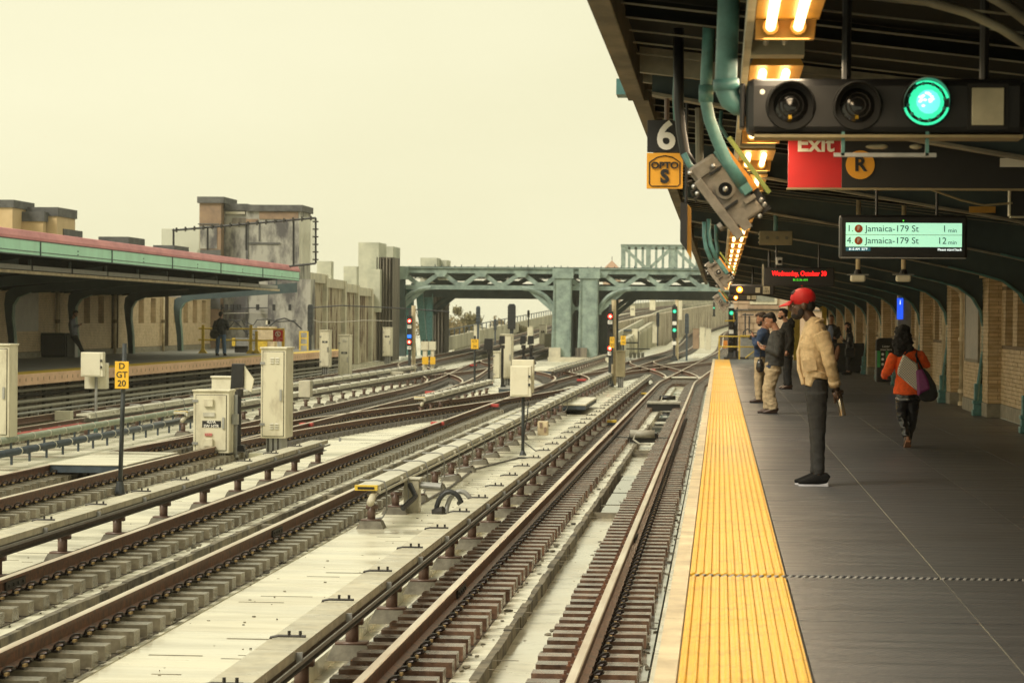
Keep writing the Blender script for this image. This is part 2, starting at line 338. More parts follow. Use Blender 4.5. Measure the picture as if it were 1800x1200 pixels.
# ================================================================== track centre lines
def rise(y, y0, k, g):
    d = max(0, y - y0); m = g / (2 * k)
    return k * d * d if d < m else k * m * m + g * (d - m)
def shift1(y):
    s = .0215 * max(0, min(y, 205) - 108); 
    if y > 205: s += .0215 * 40 * (1 - math.exp(-(y - 205) / 40))
    if y > 320: s += (y - 320) ** 2 / 1100
    return s
def cl1(y): return (C1 + shift1(y), -.92 + rise(y, 235, .0001, .028))
def cl2(y): return (C2 + shift1(y) * 1.0, -.92 + rise(y, 235, .0001, .028))
def farcurve(y): return max(0, y - 330) ** 2 / 3600
def cl3(y): return (C3 - 3.3 * smooth01((y - 88) / 80) + farcurve(y), -.92 + rise(y, 140, .00012, .0165))
def cl4(y): return (C4 - 1.75 * smooth01((y - 95) / 80) + farcurve(y), -.92 + rise(y, 140, .00012, .0165))
def lerp_cl(a, b, y0, y1): 
    def f(y):
        t = smooth01((y - y0) / (y1 - y0)); p, q = a(y), b(y); return (p[0] * (1 - t) + q[0] * t, p[1] * (1 - t) + q[1] * t)
    return f
RP = [(-.068, -.158), (.068, -.158), (.068, -.145), (.012, -.128), (.012, -.045), (.036, -.036), (.036, -.006), (.028, 0), (-.028, 0), (-.036, -.006), (-.036, -.036), (-.012, -.045), (-.012, -.128), (-.068, -.145)]
def rail_mesh(f, off, y0, y1, step=2.):
    mb = MB(); n = len(RP); ys = []; y = y0
    while y < y1: ys.append(y); y += step
    ys.append(y1); vs = []; fs = []; ms = []
    for y in ys:
        x, z = f(y)
        for a, b in RP: vs.append((x + off + a, y, z + b))
    for i in range(len(ys) - 1):
        for k in range(n):
            fs.append((i*n+k, i*n+(k+1)%n, (i+1)*n+(k+1)%n, (i+1)*n+k)); ms.append(1 if k in (6, 7, 8) else 0)
    fs += [tuple(range(n))[::-1], tuple((len(ys)-1)*n + k for k in range(n))]; ms += [0, 0]
    mb.v, mb.f, mb.m = vs, fs, ms; return mb
GA = .7175 + .01
# shared small pieces
tie_b = MB().box(-.40, .40, -.115, .115, -.12, 0); tie_g = tie_b
clipm = MB()
clipm.box(-.05, .05, -.07, .07, 0, .022); clipm.cm = 1; clipm.box(.03, .06, -.05, .05, .02, .045); clipm.cm = 0
clipm.cm = 0
clipm.tube([(.0, -.055, .02), (.02, -.06, .07), (.06, -.05, .1), (.1, -.02, .1), (.11, .02, .08), (.08, .05, .06), (.03, .05, .045), (-.02, .03, .03)], .014, 5)
SH = {}
for k, m in (('brown', M['tiebrown']), ('grey', M['tiegrey']), ('dark', M['tiedark'])): SH[k] = tie_b.mesh('tie', m)
tie_l = MB().box(-.42, 1.85, -.115, .115, -.12, 0).mesh('tie', M['tiedark']); clipm.v = [(a * .8, b * .8, c * .82) for a, b, c in clipm.v]; SH['clip'] = clipm.mesh('rail_clip', [M['clip'], M['ins']], smooth=False)
def ref(name, me, loc, parent, rz=0, kind=None):
    o = bpy.data.objects.new(name, me); col.objects.link(o); o.parent = parent; o.location = Vector(loc) - wloc(parent)
    if rz: o.rotation_euler = (0, 0, rz)
    if kind: o['kind'] = kind
    return o
def append_mesh(mb, src, loc, rz=0, sx=1):
    c, s = math.cos(rz), math.sin(rz); b = len(mb.v)
    for x, y, z in src.v:
        x *= sx; mb.v.append((loc[0] + c*x - s*y, loc[1] + s*x + c*y, loc[2] + z))
    mb.f += [tuple(b + i for i in q) for q in src.f]; mb.m += src.m
def track(name, label, f, y0, y1, yk, nt_, nc, key, clips_both=False, clip_end=90):
    T = thing('railway_track', (f(y0)[0], y0, -1.2), label, 'railway track', 'railway tracks across the yard')
    for off in (-GA, GA):
        rail_mesh(f, off, y0, y1).build('rail', [M['rust'], M['rhead']], T)
        for yj in (([24.5, 60] if off < 0 else [31, 74]) if nt_ else []):
            jm = MB(); x, z = f(yj); jm.box(x + off + .016, x + off + .034, yj, yj + .7, z - .125, z - .045)
            for q in range(4): jm.box(x + off + .034, x + off + .05, yj + .06 + q * .17, yj + .1 + q * .17, z - .1, z - .07)
            jm.build('joint_bar', M['dsteel'], T)
    y = yk; i = 0; restT = MB(); restC = MB(); ct = cc = 0
    while y < y1:
        x, z = f(y); 
        if y < 112:
            for off in (-GA, GA):
                dy = random.uniform(-.012, .012); dx = random.uniform(-.015, .015); lo = (x + off + dx, y + dy, z - .172)
                if ct < nt_: ref('tie', SH[key], lo, T, random.uniform(-.012, .012)); ct += 1
                else: append_mesh(restT, tie_b, lo)
                if y < clip_end:
                    for sd_ in (1,):
                        l2 = (x + off + sd_ * .085, y, z - .17)
                        if cc < nc: ref('rail_clip', SH['clip'], l2, T, 0 if sd_ > 0 else math.pi); cc += 1
                        else: append_mesh(restC, clipm, l2, 0 if sd_ > 0 else math.pi)
            y += .51
        else:
            restT.box(x - 1.25, x + 1.25, y - .11, y + .11, z - .29, z - .165); y += .61
    if clips_both:
        sp_ = MB(); y = yk
        while y < clip_end:
            x, z = f(y)
            for off in (-GA, GA): sp_.box(x + off - .13, x + off - .065, y - .05, y + .05, z - .17, z - .12); sp_.box(x + off - .12, x + off - .1, y - .03, y + .0, z - .12, z - .09)
            y += .51
        sp_.build('rail_spike', M['rust'], T, kind='stuff')
    if restT.v: restT.build('tie', M['tiebrown'] if key == 'brown' else M['tiedark'], T, kind='stuff')
    if restC.v: restC.build('rail_clip', [M['clip'], M['ins']], T, kind='stuff')
    return T
track('t1', 'nearest track beside the platform, with rust brown short ties', cl1, 7, 620, 11.2, 296, 290, 'brown', True, 70)
track('t2', 'second track from the platform, olive ties with black spring clips', cl2, 7, 620, 16.9, 240, 240, 'grey')
track('t3', 'third track from the platform, left of the yellow signal post', cl3, 20, 700, 31, 150, 150, 'grey')
track('t4', 'track running directly beside the far left platform', cl4, 40, 700, 50.3, 90, 0, 'grey', clip_end=0)
def crossover(label, a, b, y0, y1, nt_=True):
    f = lerp_cl(a, b, y0, y1); T = thing('crossover_track', (f(y0)[0], y0, -1.2), label, 'track crossover', 'crossover tracks joining the lines')
    for off in (-GA, GA): rail_mesh(f, off, y0, y1, 1.).build('rail', [M['rust'], M['rhead']], T)
    rt = MB(); rc = MB(); y = y0 + 4; i = 0
    while y < y1 - 4:
        x, z = f(y)
        if y < 112:
            for off in (-GA, GA):
                restw = rt.box(x + off - .3, x + off + .3, y - .11, y + .11, zc, z - .17)
                append_mesh(rc, clipm, (x + off + .085, y, z - .17))
        else: rt.box(x - 1.3, x + 1.3, y - .11, y + .11, zc, z - .168)
        y += .51; i += 1
    rt.build('tie', M['tiedark'], T, kind='stuff')
    if rc.v: rc.build('rail_clip', [M['clip'], M['ins']], T, kind='stuff')
    return T
crossover('long crossover from the third track to the second, passing the tall cream cabinet', cl3, cl2, 47, 104)
crossover('S shaped crossover leaving the nearest track just past its third rail end', cl1, cl2, 112, 168)
crossover('crossover joining the nearest track from the left beside the platform end', cl2, cl1, 118, 176)
crossover('crossover between second and third tracks in front of the bridge pier', cl2, cl3, 104, 160)
crossover('crossover curving between the two left tracks before the sheet pile wall', cl4, cl3, 88, 140)
crossover('crossover swinging from the third to the leftmost track near the cabinets', cl3, cl4, 100, 156)
# switch machine, gauge plates on the nearest track
def plate_cover(x0, x1, y0, y1, z0, z1, label, m, nm='equipment_cover'):
    T = thing(nm, ((x0+x1)/2, y0, z0), label, 'track cover', 'flat steel covers among the tracks')
    MB().box(x0, x1, y0, y1, z0, z1).build('lid', M[m[0]], T, bevel=.01); MB().box(x0 + .02, x1 - .02, y0 + .02, y1 - .02, z0 - .12, z0).build('skirt', M[m[1]], T)
plate_cover(-11.25, -9.9, 43.3, 47.4, -.93, -.9, 'long flat cover plate with pale lid beside the yellow sign post', ('bench', 'navyp'))
plate_cover(-5.4, -3.9, 77, 84, -.93, -.88, 'navy sided cover plate just right of the ivory box on its post', ('bench', 'navyp'))
plate_cover(-9.5, -7.9, 128, 140, -.93, -.88, 'navy cover plate beyond the small yellow sign', ('bench', 'navyp'))
plate_cover(-8.2, -6.8, 97, 104, -1.0, -.95, 'cover plate among the crossover rails ahead of the red junction box', ('cabg', 'navyp'))
for k, (y, w) in enumerate(((59.8, .36), (81, .42), (119, .5), (90, .3))):
    T = thing('track_sensor', (C1, y, -1.1), ['grey cylinder with cable loop lying across the nearest track', 'flat topped black crossbar between the rails of the nearest track', 'long pale plate across both rails where the nearest track meets the crossover', 'small dark sensor with white cable between the rails'][k], 'track sensor', 'equipment lying between the rails')
    if k == 0:
        MB().cyl((C1 - .28, y, -1.0), (C1 + .28, y, -1.0), .09, 12).build('cylinder', M['pipe'], T, smooth=True); MB().box(C1 - .3, C1 + .35, y + .06, y + .5, -1.2, -.98).build('housing', M['blk'], T, bevel=.02)
        MB().tube([(C1 - .15, y - .05, -1.0), (C1 - .2, y - .2, -1.12), (C1 - .05, y - .5, -1.2), (C1 + .2, y - .8, -1.2)], .02, 6).build('cable', M['pipe'], T)
        MB().box(C1 - .65, C1 + .65, y + .2, y + .4, -1.13, -1.08).build('crossbar', M['dsteel'], T)
    elif k == 1: MB().box(C1 - .5, C1 + .55, y, y + 1.2, -.98, -.93).build('lid', M['pipe'], T); MB().box(C1 - .48, C1 + .53, y + .05, y + 1, -1.2, -.98).build('housing', M['blk'], T)
    elif k == 2: MB().box(C1 - .8, C1 + 1., y, y + 1.6, -1.0, -.97).build('lid', M['bench'], T); MB().box(C1 - .78, C1 + .98, y + .05, y + 1.5, -1.2, -1.0).build('housing', M['tiegrey'], T)
    else: MB().cyl((C1 - .3, y, -1.05), (C1 + .25, y, -1.05), .08).build('cylinder', M['blk'], T, smooth=True); MB().tube([(C1 - .2, y, -1.0), (C1 - .25, y - .6, -1.18), (C1 + .1, y - 1.2, -1.2)], .025, 6).build('cable', M['pipe'], T)
# small red boxes clamped beside rails
for px, py, lb in ((537, 747, 'left of the tall cabinet, beyond it'), (768, 745, 'on the crossover left of the ivory box'), (866, 713, 'nearest the ivory box on its post'), (1145, 650, 'by the S curve near the platform end'), (1022, 668, 'left of the red signal base'), (830, 642, 'behind the small yellow sign post'), (756, 690, 'in front of the paired yellow plates')):
    p = at(px, py, z=-.98); T = thing('rail_clamp_box', (p.x, p.y, -1.1), 'small red junction box clamped to a rail ' + lb, 'junction box', 'small red boxes clamped to rails')
    s = .12 + p.y * .0009; MB().box(p.x - s, p.x + s, p.y, p.y + .3, -1.1, -1.02).build('base', M['dsteel'], T); MB().box(p.x - s*.9, p.x + s*.9, p.y + .02, p.y + .28, -1.02, -.93).build('lid', M['redbox'], T, bevel=.015)
for px, py, lb in ((695, 549 + 192, 'nearer'), (888, 692, 'farther')):
    p = at(px + 380 if px < 800 else px + 245, py, z=-1.0)
    T = thing('rail_lubricator', (p.x, p.y, -1.1), 'small yellow topped unit left of the nearest track, the ' + lb + ' of two', 'track unit', 'yellow topped units by the nearest track')
    MB().box(p.x - .1, p.x + .1, p.y, p.y + .3, -1.2, -1.02).build('base', M['navyp'], T); MB().box(p.x - .12, p.x + .12, p.y, p.y + .3, -1.02, -.96).build('lid', M['yelp'], T)

# ================================================================== third rails
ped_base = MB(); ped_base.add([(-.19, -.19, 0), (.19, -.19, 0), (.19, .19, 0), (-.19, .19, 0), (-.14, -.13, .12), (.14, -.13, .12), (.14, .13, .12), (-.14, .13, .12)], [(0,3,2,1),(4,5,6,7),(0,1,5,4),(1,2,6,5),(2,3,7,6),(3,0,4,7)])
ped_ins = MB().cyl((0, 0, .12), (0, 0, .33), .055, 10).box(-.13, .13, -.09, .09, .12, .14).box(-.07, .09, -.05, .05, .28, .33)
br = MB().tube([(-.15, 0, -.04), (-.13, 0, .012), (-.08, 0, .022), (.12, 0, .022)], .011, 6)
br.cyl((.0, 0, .02), (.0, 0, .06), .012, 6); br.cyl((.08, 0, .02), (.08, 0, .06), .012, 6)
brf = MB().tube([(-.17, 0, .03), (.06, 0, .04), (.16, 0, .02), (.19, 0, -.08), (.2, 0, -.36), (.14, 0, -.46), (-.1, 0, -.5)], .012, 5)
SH['pb'] = ped_base.mesh('pedestal', M['pedc']); SH['pi'] = ped_ins.mesh('insulator', M['pedi'], smooth=True)
SH['br'] = br.mesh('bracket', M['dsteel']); SH['brf'] = brf.mesh('bracket', M['cabg'])
def third_rail(label, xr, y0, y1, pitch, cz=-.62, side=1, wh=False, style='br', yend=None, w=.28, seg=2.45, shape=None, maxi=60):
    """xr: conductor rail centre; the board sits above it on brackets"""
    T = thing('third_rail', (xr, y0, -1.2), label, 'third rail', 'covered third rails'); sx = shape or (lambda y: 0)
    pf = [(-.04, -.12), (.04, -.12), (.03, -.1), (.012, -.08), (.012, -.03), (.035, -.02), (.035, 0), (-.035, 0), (-.035, -.02), (-.012, -.03), (-.012, -.08), (-.03, -.1)]
    f = lambda y: (xr + .05 * side + sx(y), cz - .095)
    mb = rail_mesh(f, 0, y0, y1, 3.); zt__ = cz - .095; mb.v = [(v[0], v[1], zt__ + (v[2] - zt__) * .66) for v in mb.v]; mb.build('conductor_rail', [M['condr'], M['condr']], T)
    y = y0 + .3; i = 0
    rest = MB(); rest2 = MB(); rest3 = MB()
    while y < y1:
        x = xr + sx(y)
        if i < maxi: ref('pedestal', SH['pb'], (x + .03 * side, y, zc), T); ref('insulator', SH['pi'], (x + .03 * side, y, zc), T)
        else: append_mesh(rest, ped_base, (x + .03*side, y, zc)); append_mesh(rest, ped_ins, (x + .03*side, y, zc))
        y += pitch; i += 1
    y = y0; i = 0
    while y < y1 - .2:
        e = min(y + seg, y1); x = xr + sx((y + e) / 2)
        b = MB().box(x - w/2, x + w/2, y + .008, e - .008, cz - .045, cz); b.box(x + w/2 - .02, x + w/2, y + .008, e - .008, cz - .07, cz - .045)
        if i < maxi: b.build('cover_board', M['cover2' if wh else 'cover'], T)
        else: append_mesh(rest3, b, (0, 0, 0))
        if i < maxi: ref('bracket', SH[style], (x, y + .6, cz), T)
        else: append_mesh(rest2, br, (x, y + .6, cz))
        y += seg; i += 1
    # slim side band under the board, on clips
    sb = MB(); y = y0
    while y < y1 - .1:
        e = min(y + 4.9, y1); xa, xb = xr + sx(y) + side * (w/2 + .04), xr + sx(e) + side * (w/2 + .04)
        sb.bar((xa, y, cz - .09), (xb, e, cz - .09), .012, .03); sb.box(xa - .035, xa + .008, y + .02, y + .05, cz - .09, cz - .02); sb.box(xa - .035, xa + .008, y + 2.45, y + 2.48, cz - .09, cz - .02)
        y += 4.9
    sb.build('side_band', M['cabg'] if not wh else M['cover2'], T)
    if rest.v: rest.build('pedestal', M['pedc'], T, kind='stuff')
    if rest2.v: rest2.build('bracket', M['dsteel'], T, kind='stuff')
    if rest3.v: rest3.build('cover_board', M['cover'], T, kind='stuff')
    if yend:
        MB().box(xr - w/2 - .01, xr + w/2 + .01, yend - .04, yend + .06, cz - .06, cz + .01).build('yellow_end', M['yelp'], T)
        MB().box(xr - w/2 + .03, xr + w/2 - .03, yend - .045, yend - .04, cz - .045, cz - .012).build('end_slot', M['shadow'], T)
        MB().tube([(xr + .1*side, yend - .35, cz - .2), (xr + .08*side, yend + .1, cz - .13), (xr + .05*side, yend + .6, cz - .12)], .05, 10).build('end_ramp', M['cover'], T, smooth=True)
third_rail('long covered third rail on brown pedestals left of the nearest track', -3.03, 8, 112, 2.62, cz=-.70)
third_rail('covered third rail ending in a yellow cap right of the second track', -4.62, 34.2, 112, 2.6, wh=True, style='brf', yend=34.2)
third_rail('covered third rail left of the second track, ending by the small cream cabinet', -7.42, 18, 48.5, 2.7, cz=-.69, seg=2.45)
third_rail('pale covered third rail with yellow end behind the yellow sign post', -12.5, 60, 118, 2.6, wh=True, yend=60.2)
third_rail('third rail with pale boards right of the far left track', -14.3, 58, 122, 2.6, wh=True, style='brf')
third_rail('short third rail with yellow end between the crossovers and the second track', -8.4, 73, 96, 2.6, wh=True, yend=73.2)
third_rail('distant third rail in front of the bridge pier', -7.6, 118, 175, 2.6, cz=-.66)
# conduit bundles on stands left of the third track
T = thing('cable_conduit', (-14.6, 50, -1.2), 'fat grey green conduit wrapped with ties on low stands, lower left yard', 'cable conduit')
MB().tube([(-13.6, 46, -.8), (-13.6, 75, -.8), (-13.4, 82, -.8)], .07, 8).build('conduit', M['cableG'], T, smooth=True)
MB().tube([(-12.9, 46, -.92), (-12.9, 60, -.92), (-12.8, 66, -.9)], .07, 8).build('conduit', M['navyp'], T, smooth=True)
MB().tube([(-12.8, 66, -.9), (-12.7, 72, -.85)], .06, 8).build('conduit', M['cableG'], T, smooth=True)
st = MB(); tz = MB()
for k in range(28):
    y = 47 + k * 1.25; st.box(-13.62, -13.58, y, y + .04, -1.15, -.86)
    if y < 66: st.box(-12.92, -12.88, y, y + .04, -1.15, -.96)
    tz.cyl((-13.6, y + .3, -.8), (-13.6, y + .34, -.8), .078, 8)
    if y < 66: tz.cyl((-12.9, y + .5, -.92), (-12.9, y + .54, -.92), .078, 8)
st.build('stand', M['navyp'], T, kind='stuff'); tz.build('cable_tie', M['cover2'], T, kind='stuff')
T = thing('pipe_run', (-15.1, 50, -1.2), 'thin red brown pipe on short stands beside the far left track', 'pipe')
MB().tube([(-14.95, 50, -.95), (-14.95, 90, -.95)], .035, 6).build('pipe', M['redbox'], T); st = MB()
for k in range(24): st.box(-14.97, -14.93, 50 + k*1.7, 50.05 + k*1.7, -1.15, -.9)
st.build('stand', M['pipe'], T, kind='stuff')
T = thing('cable_hoop', (-4.2, 36.5, -1.2), 'pair of thick black cable hoops with a pale terminal box beside the third rail end', 'cable hoop')
for k, dx in enumerate((0, .14)):
    MB().tube([(-4.02 + dx, 37.2, -1.2)] + [(-4.02 + dx + .22 * (1 - math.cos(a)) * .9, 37.2 + .1 * k, -1.2 + .32 * math.sin(a)) for a in [R(q) for q in range(20, 151, 18)]] + [(-3.7 + dx, 37.3, -1.05)], .036, 8).build('hoop', M['cabg' if k else 'pipeD'], T, smooth=True)
MB().box(-4.5, -4.28, 37.3, 37.6, -1.2, -.72).build('terminal_box', M['cover'], T, bevel=.01); MB().box(-4.52, -4.26, 37.28, 37.62, -.72, -.7).build('lid', M['cover2'], T)
MB().cyl((-4.3, 37.4, -.8), (-3.95, 37.3, -.82), .05).build('pipe', M['cabg'], T); MB().cyl((-4.05, 37.2, -1.2), (-3.9, 37.15, -1.15), .07, 12).build('foot', M['dsteel'], T)
MB().tube([(-4.45, 36.8, -1.1), (-4.3, 37.1, -.95), (-4.4, 37.2, -.78)], .04, 6).build('hoop', M['pipeD'], T)
T = thing('ground_cable', (-4.0, 52, -1.12), 'thin dark cable lying on the walkway slab beside the ivory box post', 'cable')
MB().tube([(-4.45, 38, -1.18), (-4.4, 43, -1.18), (-4.5, 48, -1.18), (-4.0, 52.2, -1.18), (-3.35, 52.3, -1.18)], .018, 5).build('cable', M['pipeD'], T)

# ================================================================== near platform
PL = MB().prism([(-.26, -.03), (-.2, -.03), (4.72, -.03), (4.72, -.6), (.2, -.6), (.2, -1.4), (-.1, -1.4), (-.1, -.35), (-.26, -.35)], -12, 110.4).build('platform', M['plinth'], kind='structure')
SH['pan'] = None
xs = [.43, 1.385, 2.335, 3.31, 4.27, 4.72]; pb = 7.07
for j in range(44):
    y = 9.22 + 2.357 * j
    if y > 109: break
    comb = (j % 3 == 0 and j not in (0, 6, 9, 12))
    for k in range(5):
        w = xs[k+1] - xs[k]; key = ('pan', k)
        if not SH.get(key): SH[key] = MB().box(.003, w - .003, .006, 2.350, -.03, 0).mesh('floor_panel', M['deck'])
        if comb:
            k2 = ('panc', k)
            if not SH.get(k2): SH[k2] = MB().box(.003, w - .003, .17, 2.352, -.03, 0).mesh('floor_panel', M['deck'])
            ref('floor_panel', SH[k2], (xs[k], y, random.uniform(-.0012, .0012)), PL)
        else: ref('floor_panel', SH[key], (xs[k], y, random.uniform(-.0012, .0012)), PL)
    # cream edge blocks
    kk = 'nose'
    if not SH.get(kk): SH[kk] = MB().box(-.275, -.178, .004, 2.353, -.1, 0).mesh('edge_block', M['nose'])
    ref('edge_block', SH[kk], (0, y, 0), PL)
    if comb and j < 30:
        cm = MB(); cm.box(-.17, 4.7, y - .002, y + .168, -.03, -.014)
        cm.build('expansion_joint', M['black'], PL); t2 = MB()
        x = -.16
        while x < 4.68:
            t2.add([(x, y, -.012), (x + .018, y, -.012), (x + .046, y + .16, -.012), (x + .024, y + .16, -.012), (x, y, -.002), (x + .018, y, -.002), (x + .046, y + .16, -.002), (x + .024, y + .16, -.002)], [(4,5,6,7), (0,1,5,4), (1,2,6,5), (3,0,4,7)])
            x += .045
        t2.build('joint_tooth', M['comb'], PL, kind='stuff')
sm = MB()
for k in range(1, 5): sm.box(xs[k] - .003, xs[k] + .003, 9.2, 110.3, -.03, -.0035)
sm.build('seam_strip', M['plate'], PL, kind='stuff')
tt = MB(); tw = .59 / 12.
pts = [(-.17, -.03), (-.17, -.002)]
for k in range(12):
    x0 = -.17 + k * tw; pts += [(x0 + .010, -.002), (x0 + .018, .006), (x0 + .031, .006), (x0 + .039, -.002)]
pts += [(.42, -.002), (.42, -.03)]
tt.prism(pts, .004, 1.176); SH['tact'] = tt.mesh('tactile_tile', M['yel'])
tt2 = MB().prism(pts, .17, 1.176); SH['tact2'] = tt2.mesh('tactile_tile', M['yel'])
for j in range(86):
    y = 9.22 + 1.1785 * j
    if y > 109.2: break
    ref('tactile_tile', SH['tact2' if (j % 6 == 0 and j not in (0, 12, 18, 24)) else 'tact'], (0, y, random.uniform(-.001, .001)), PL)
mh = thing('floor_hatch', (2.35, 13.6, 0), 'worn pale metal hatch corner at the right edge of the grey platform', 'floor hatch')
MB().box(2.08, 2.9, 14.1, 15.2, .0005, .006).build('frame', M['plate'], mh); MB().box(2.13, 2.85, 14.16, 15.14, .006, .008).build('lid', M['deck'], mh)

# ================================================================== right station wall with bricks
random.seed(3)
BH, BL = .066, .31
def brick_run(y0, y1, x, z0, z1, out, joint=.008, proud=.012, sgn=-1):
    """bricks along Y on a face at x, proud towards sgn"""
    n = 0; z = z0; r = 0
    while z + BH * .9 <= z1 + 1e-4:
        y = y0 - (BL/2 if r % 2 else 0)
        while y < y1 - .02:
            a, b = max(y, y0), min(y + BL, y1)
            if b - a > .03: out.append((0, a, b, x, z, sgn))
            y += BL
        z += BH; r += 1
def brick_face(x0, x1, y, z0, z1, out):
    z = z0; r = 0
    while z + BH * .9 <= z1 + 1e-4:
        x = x0 - (BL/2 if r % 2 else 0)
        while x < x1 - .02:
            a, b = max(x, x0), min(x + BL, x1)
            if b - a > .03: out.append((1, a, b, y, z, -1))
            x += BL
        z += BH; r += 1
def emit_bricks(out, mb, d0=.015):
    for k, a, b, c, z, s in out:
        p = d0 + random.uniform(-.004, .004)
        if k == 0: mb.box(min(c, c + s*p), max(c, c + s*p), a + .004, b - .004, z + .004, z + BH - .004)
        else: mb.box(a + .004, b - .004, c - p, c, z + .004, z + BH - .004)
TOPZ = 2.36; WX = 4.74; PX = 4.52
SW = thing('station_wall', (WX, 40, 0), 'long buff brick wall with piers and bricked recesses along the near platform', 'brick wall')
core = MB(); ws = []; pl = MB(); deepb = []
colY = [45.5 + 7.12 * k for k in range(-7, 10)]
for k, cy in enumerate(colY):
    a, b = cy - .95, cy + .35 + (3.1 if abs(cy - 45.5) < .1 else 0)
    b = min(b, 110.5)
    core.box(PX, WX + .6, a, b, 0, TOPZ + .6); vis = cy > 34
    if vis:
        brick_run(a, b, PX, .22 if False else .24, TOPZ, ws); brick_face(PX, WX, a, .24, TOPZ, ws)
        pl.box(PX - .03, WX, a - .03, b + .02, 0, .235)
    e = colY[k+1] - .95 if k + 1 < len(colY) else 110.5
    e = min(e, 110.5)
    if e <= b: continue
    core.box(WX + .24, WX + .6, b, e, 0, TOPZ + .6)
    L_ = e - b; nw = 3 if L_ > 4 else 1; ww = 1.12; gp = (L_ - nw * ww) / (nw + 1); z0, z1 = 1.22, 2.2
    core.box(WX, WX + .24, b, e, 0, z0); core.box(WX, WX + .24, b, e, z1, TOPZ + .6)
    y = b
    if vis: brick_run(b, e, WX, .24, z0, ws); brick_run(b, e, WX, z1, TOPZ, ws); pl.box(WX - .02, WX, b, e, 0, .235)
    for q in range(nw + 1):
        core.box(WX, WX + .24, y, y + gp, z0, z1)
        if vis:
            brick_run(y, y + gp, WX, z0, z1, ws)
            if q > 0: pass
        y += gp
        if q < nw:
            if vis: brick_run(y, y + ww, WX + .24, z0, z1, deepb); brick_face(WX, WX + .24, y + ww, z0, z1, deepb)
            y += ww
core.build('wall_core', M['mortar'], SW)
near = [q for q in ws if q[0] == 1 and q[3] < 60]; near = sorted(near, key=lambda q: q[3])[:280]
ns = set(map(id, near)); bmesh_ = {}
for q in near:
    k_, a, b, c, z, s = q; key = round(b - a, 2)
    if key not in bmesh_: bmesh_[key] = MB().box(.004, (b-a) - .004, -.016, 0, .004, BH - .004).mesh('brick', M['brickR'])
    ref('brick', bmesh_[key], (a, c + random.uniform(-.003, .003), z), SW)
rest = MB(); emit_bricks([q for q in ws if id(q) not in ns] + deepb, rest); rest.build('brick', M['brickR'], SW, kind='stuff')
pl.build('plinth', M['plinth'], SW, bevel=.01)
MB().box(WX - .3, WX + .5, 34, 110.4, TOPZ, TOPZ + .16).build('wall_beam', M['cream'], SW)
pbd = thing('blank_poster_board', (PX - .03, 47.3, 1), 'blank grey board on the brick pier behind the first curved bracket', 'poster board')
MB().box(PX - .045, PX - .016, 45.9, 48.3, .95, 2.15).build('board', M['panel'], pbd, bevel=.005)
fr = MB(); fr.box(PX - .055, PX - .016, 45.84, 45.9, .9, 2.2); fr.box(PX - .055, PX - .016, 48.3, 48.36, .9, 2.2); fr.box(PX - .055, PX - .016, 45.9, 48.3, 2.15, 2.2); fr.box(PX - .055, PX - .016, 45.9, 48.3, .9, .95)
fr.build('frame', M['plinth'], pbd)
dp = None
for k, cy in enumerate([c for c in colY if c > 44]):
    y = cy + (4.2 if k == 0 else 1.0); x = 4.56
    if y > 110: break
    T = thing('downpipe', (x, y, 0), 'cream downpipe with collars against the brick wall, ' + ['nearest to the camera', 'second from the camera', 'third from the camera', 'fourth from the camera', 'fifth from the camera', 'sixth from the camera', 'seventh, far along the wall', 'eighth, far along the wall', 'ninth, far along the wall', 'tenth, at the platform end'][k], 'downpipe', 'downpipes along the station wall')
    MB().tube([(x, y, .06), (x, y, 2.05), (x - .05, y, 2.2), (x - .35, y, 2.42)], .065, 10).build('pipe', M['nose'], T, smooth=True)
    c_ = MB()
    for z in (.04, .28, 1.25, 2.08): c_.cyl((x, y, z), (x, y, z + .07), .085, 12)
    c_.build('collar', M['nose'], T)

# ================================================================== near canopy
random.seed(5)
CA = thing('platform_canopy', (0, 30, 3), 'dark canopy roof over the near platform carried on curved teal brackets', 'canopy')
def sof(x): return 3.33 - .115 * (x + .645)      # soffit height above platform
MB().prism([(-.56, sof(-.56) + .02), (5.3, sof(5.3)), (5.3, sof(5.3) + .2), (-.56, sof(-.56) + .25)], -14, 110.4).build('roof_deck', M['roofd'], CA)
ycut = [-14, 11.4, 18.55, 25.7, 32.8, 40, 47.1, 54.2, 61.3, 68.5, 75.6, 82.7, 89.8, 97, 104, 110.4]
for a, b in zip(ycut, ycut[1:]):
    dz = random.uniform(-.01, .01) ; dx = 0 if a < 18 else .03
    MB().box(-.66 + dx, -.545 + dx, a + .006, b - .006, 3.13 + dz, 3.52 + dz).build('fascia_board', M['fasc'], CA, bevel=.006)
    if a > 10: MB().box(-.72 + dx, -.60 + dx, a, b, 3.525 + dz, 3.56 + dz).build('coping', M['cap'], CA)
MB().box(-.735, -.655, 18.3, 18.6, 3.16, 3.27).build('scupper', M['teal'], CA)
pm = MB(); 
def pur(y, w=.05, h=.05):
    mb = MB(); xa, xb = -.52, 5.0; za, zb = sof(xa), sof(xb)
    mb.add([(xa, y, za - h), (xb, y, zb - h), (xb, y + w, zb - h), (xa, y + w, za - h), (xa, y, za), (xb, y, zb), (xb, y + w, zb), (xa, y + w, za)], [(0,3,2,1),(4,5,6,7),(0,1,5,4),(1,2,6,5),(2,3,7,6),(3,0,4,7)])
    return mb
me_ = pur(0, .012, .009).mesh('purlin', M['purl']); me_b = pur(0, .1, .10).mesh('purlin', M['roofd'])  # pale colour stands in for light caught on the purlin bottoms
for k in range(155):
    y = 10.9 + .635 * k
    if y > 110: break
    ref('purlin', me_, (0, y, -.1), CA); 
    if k % 5 == 0: ref('joist', me_b, (0, y + .02, 0), CA)
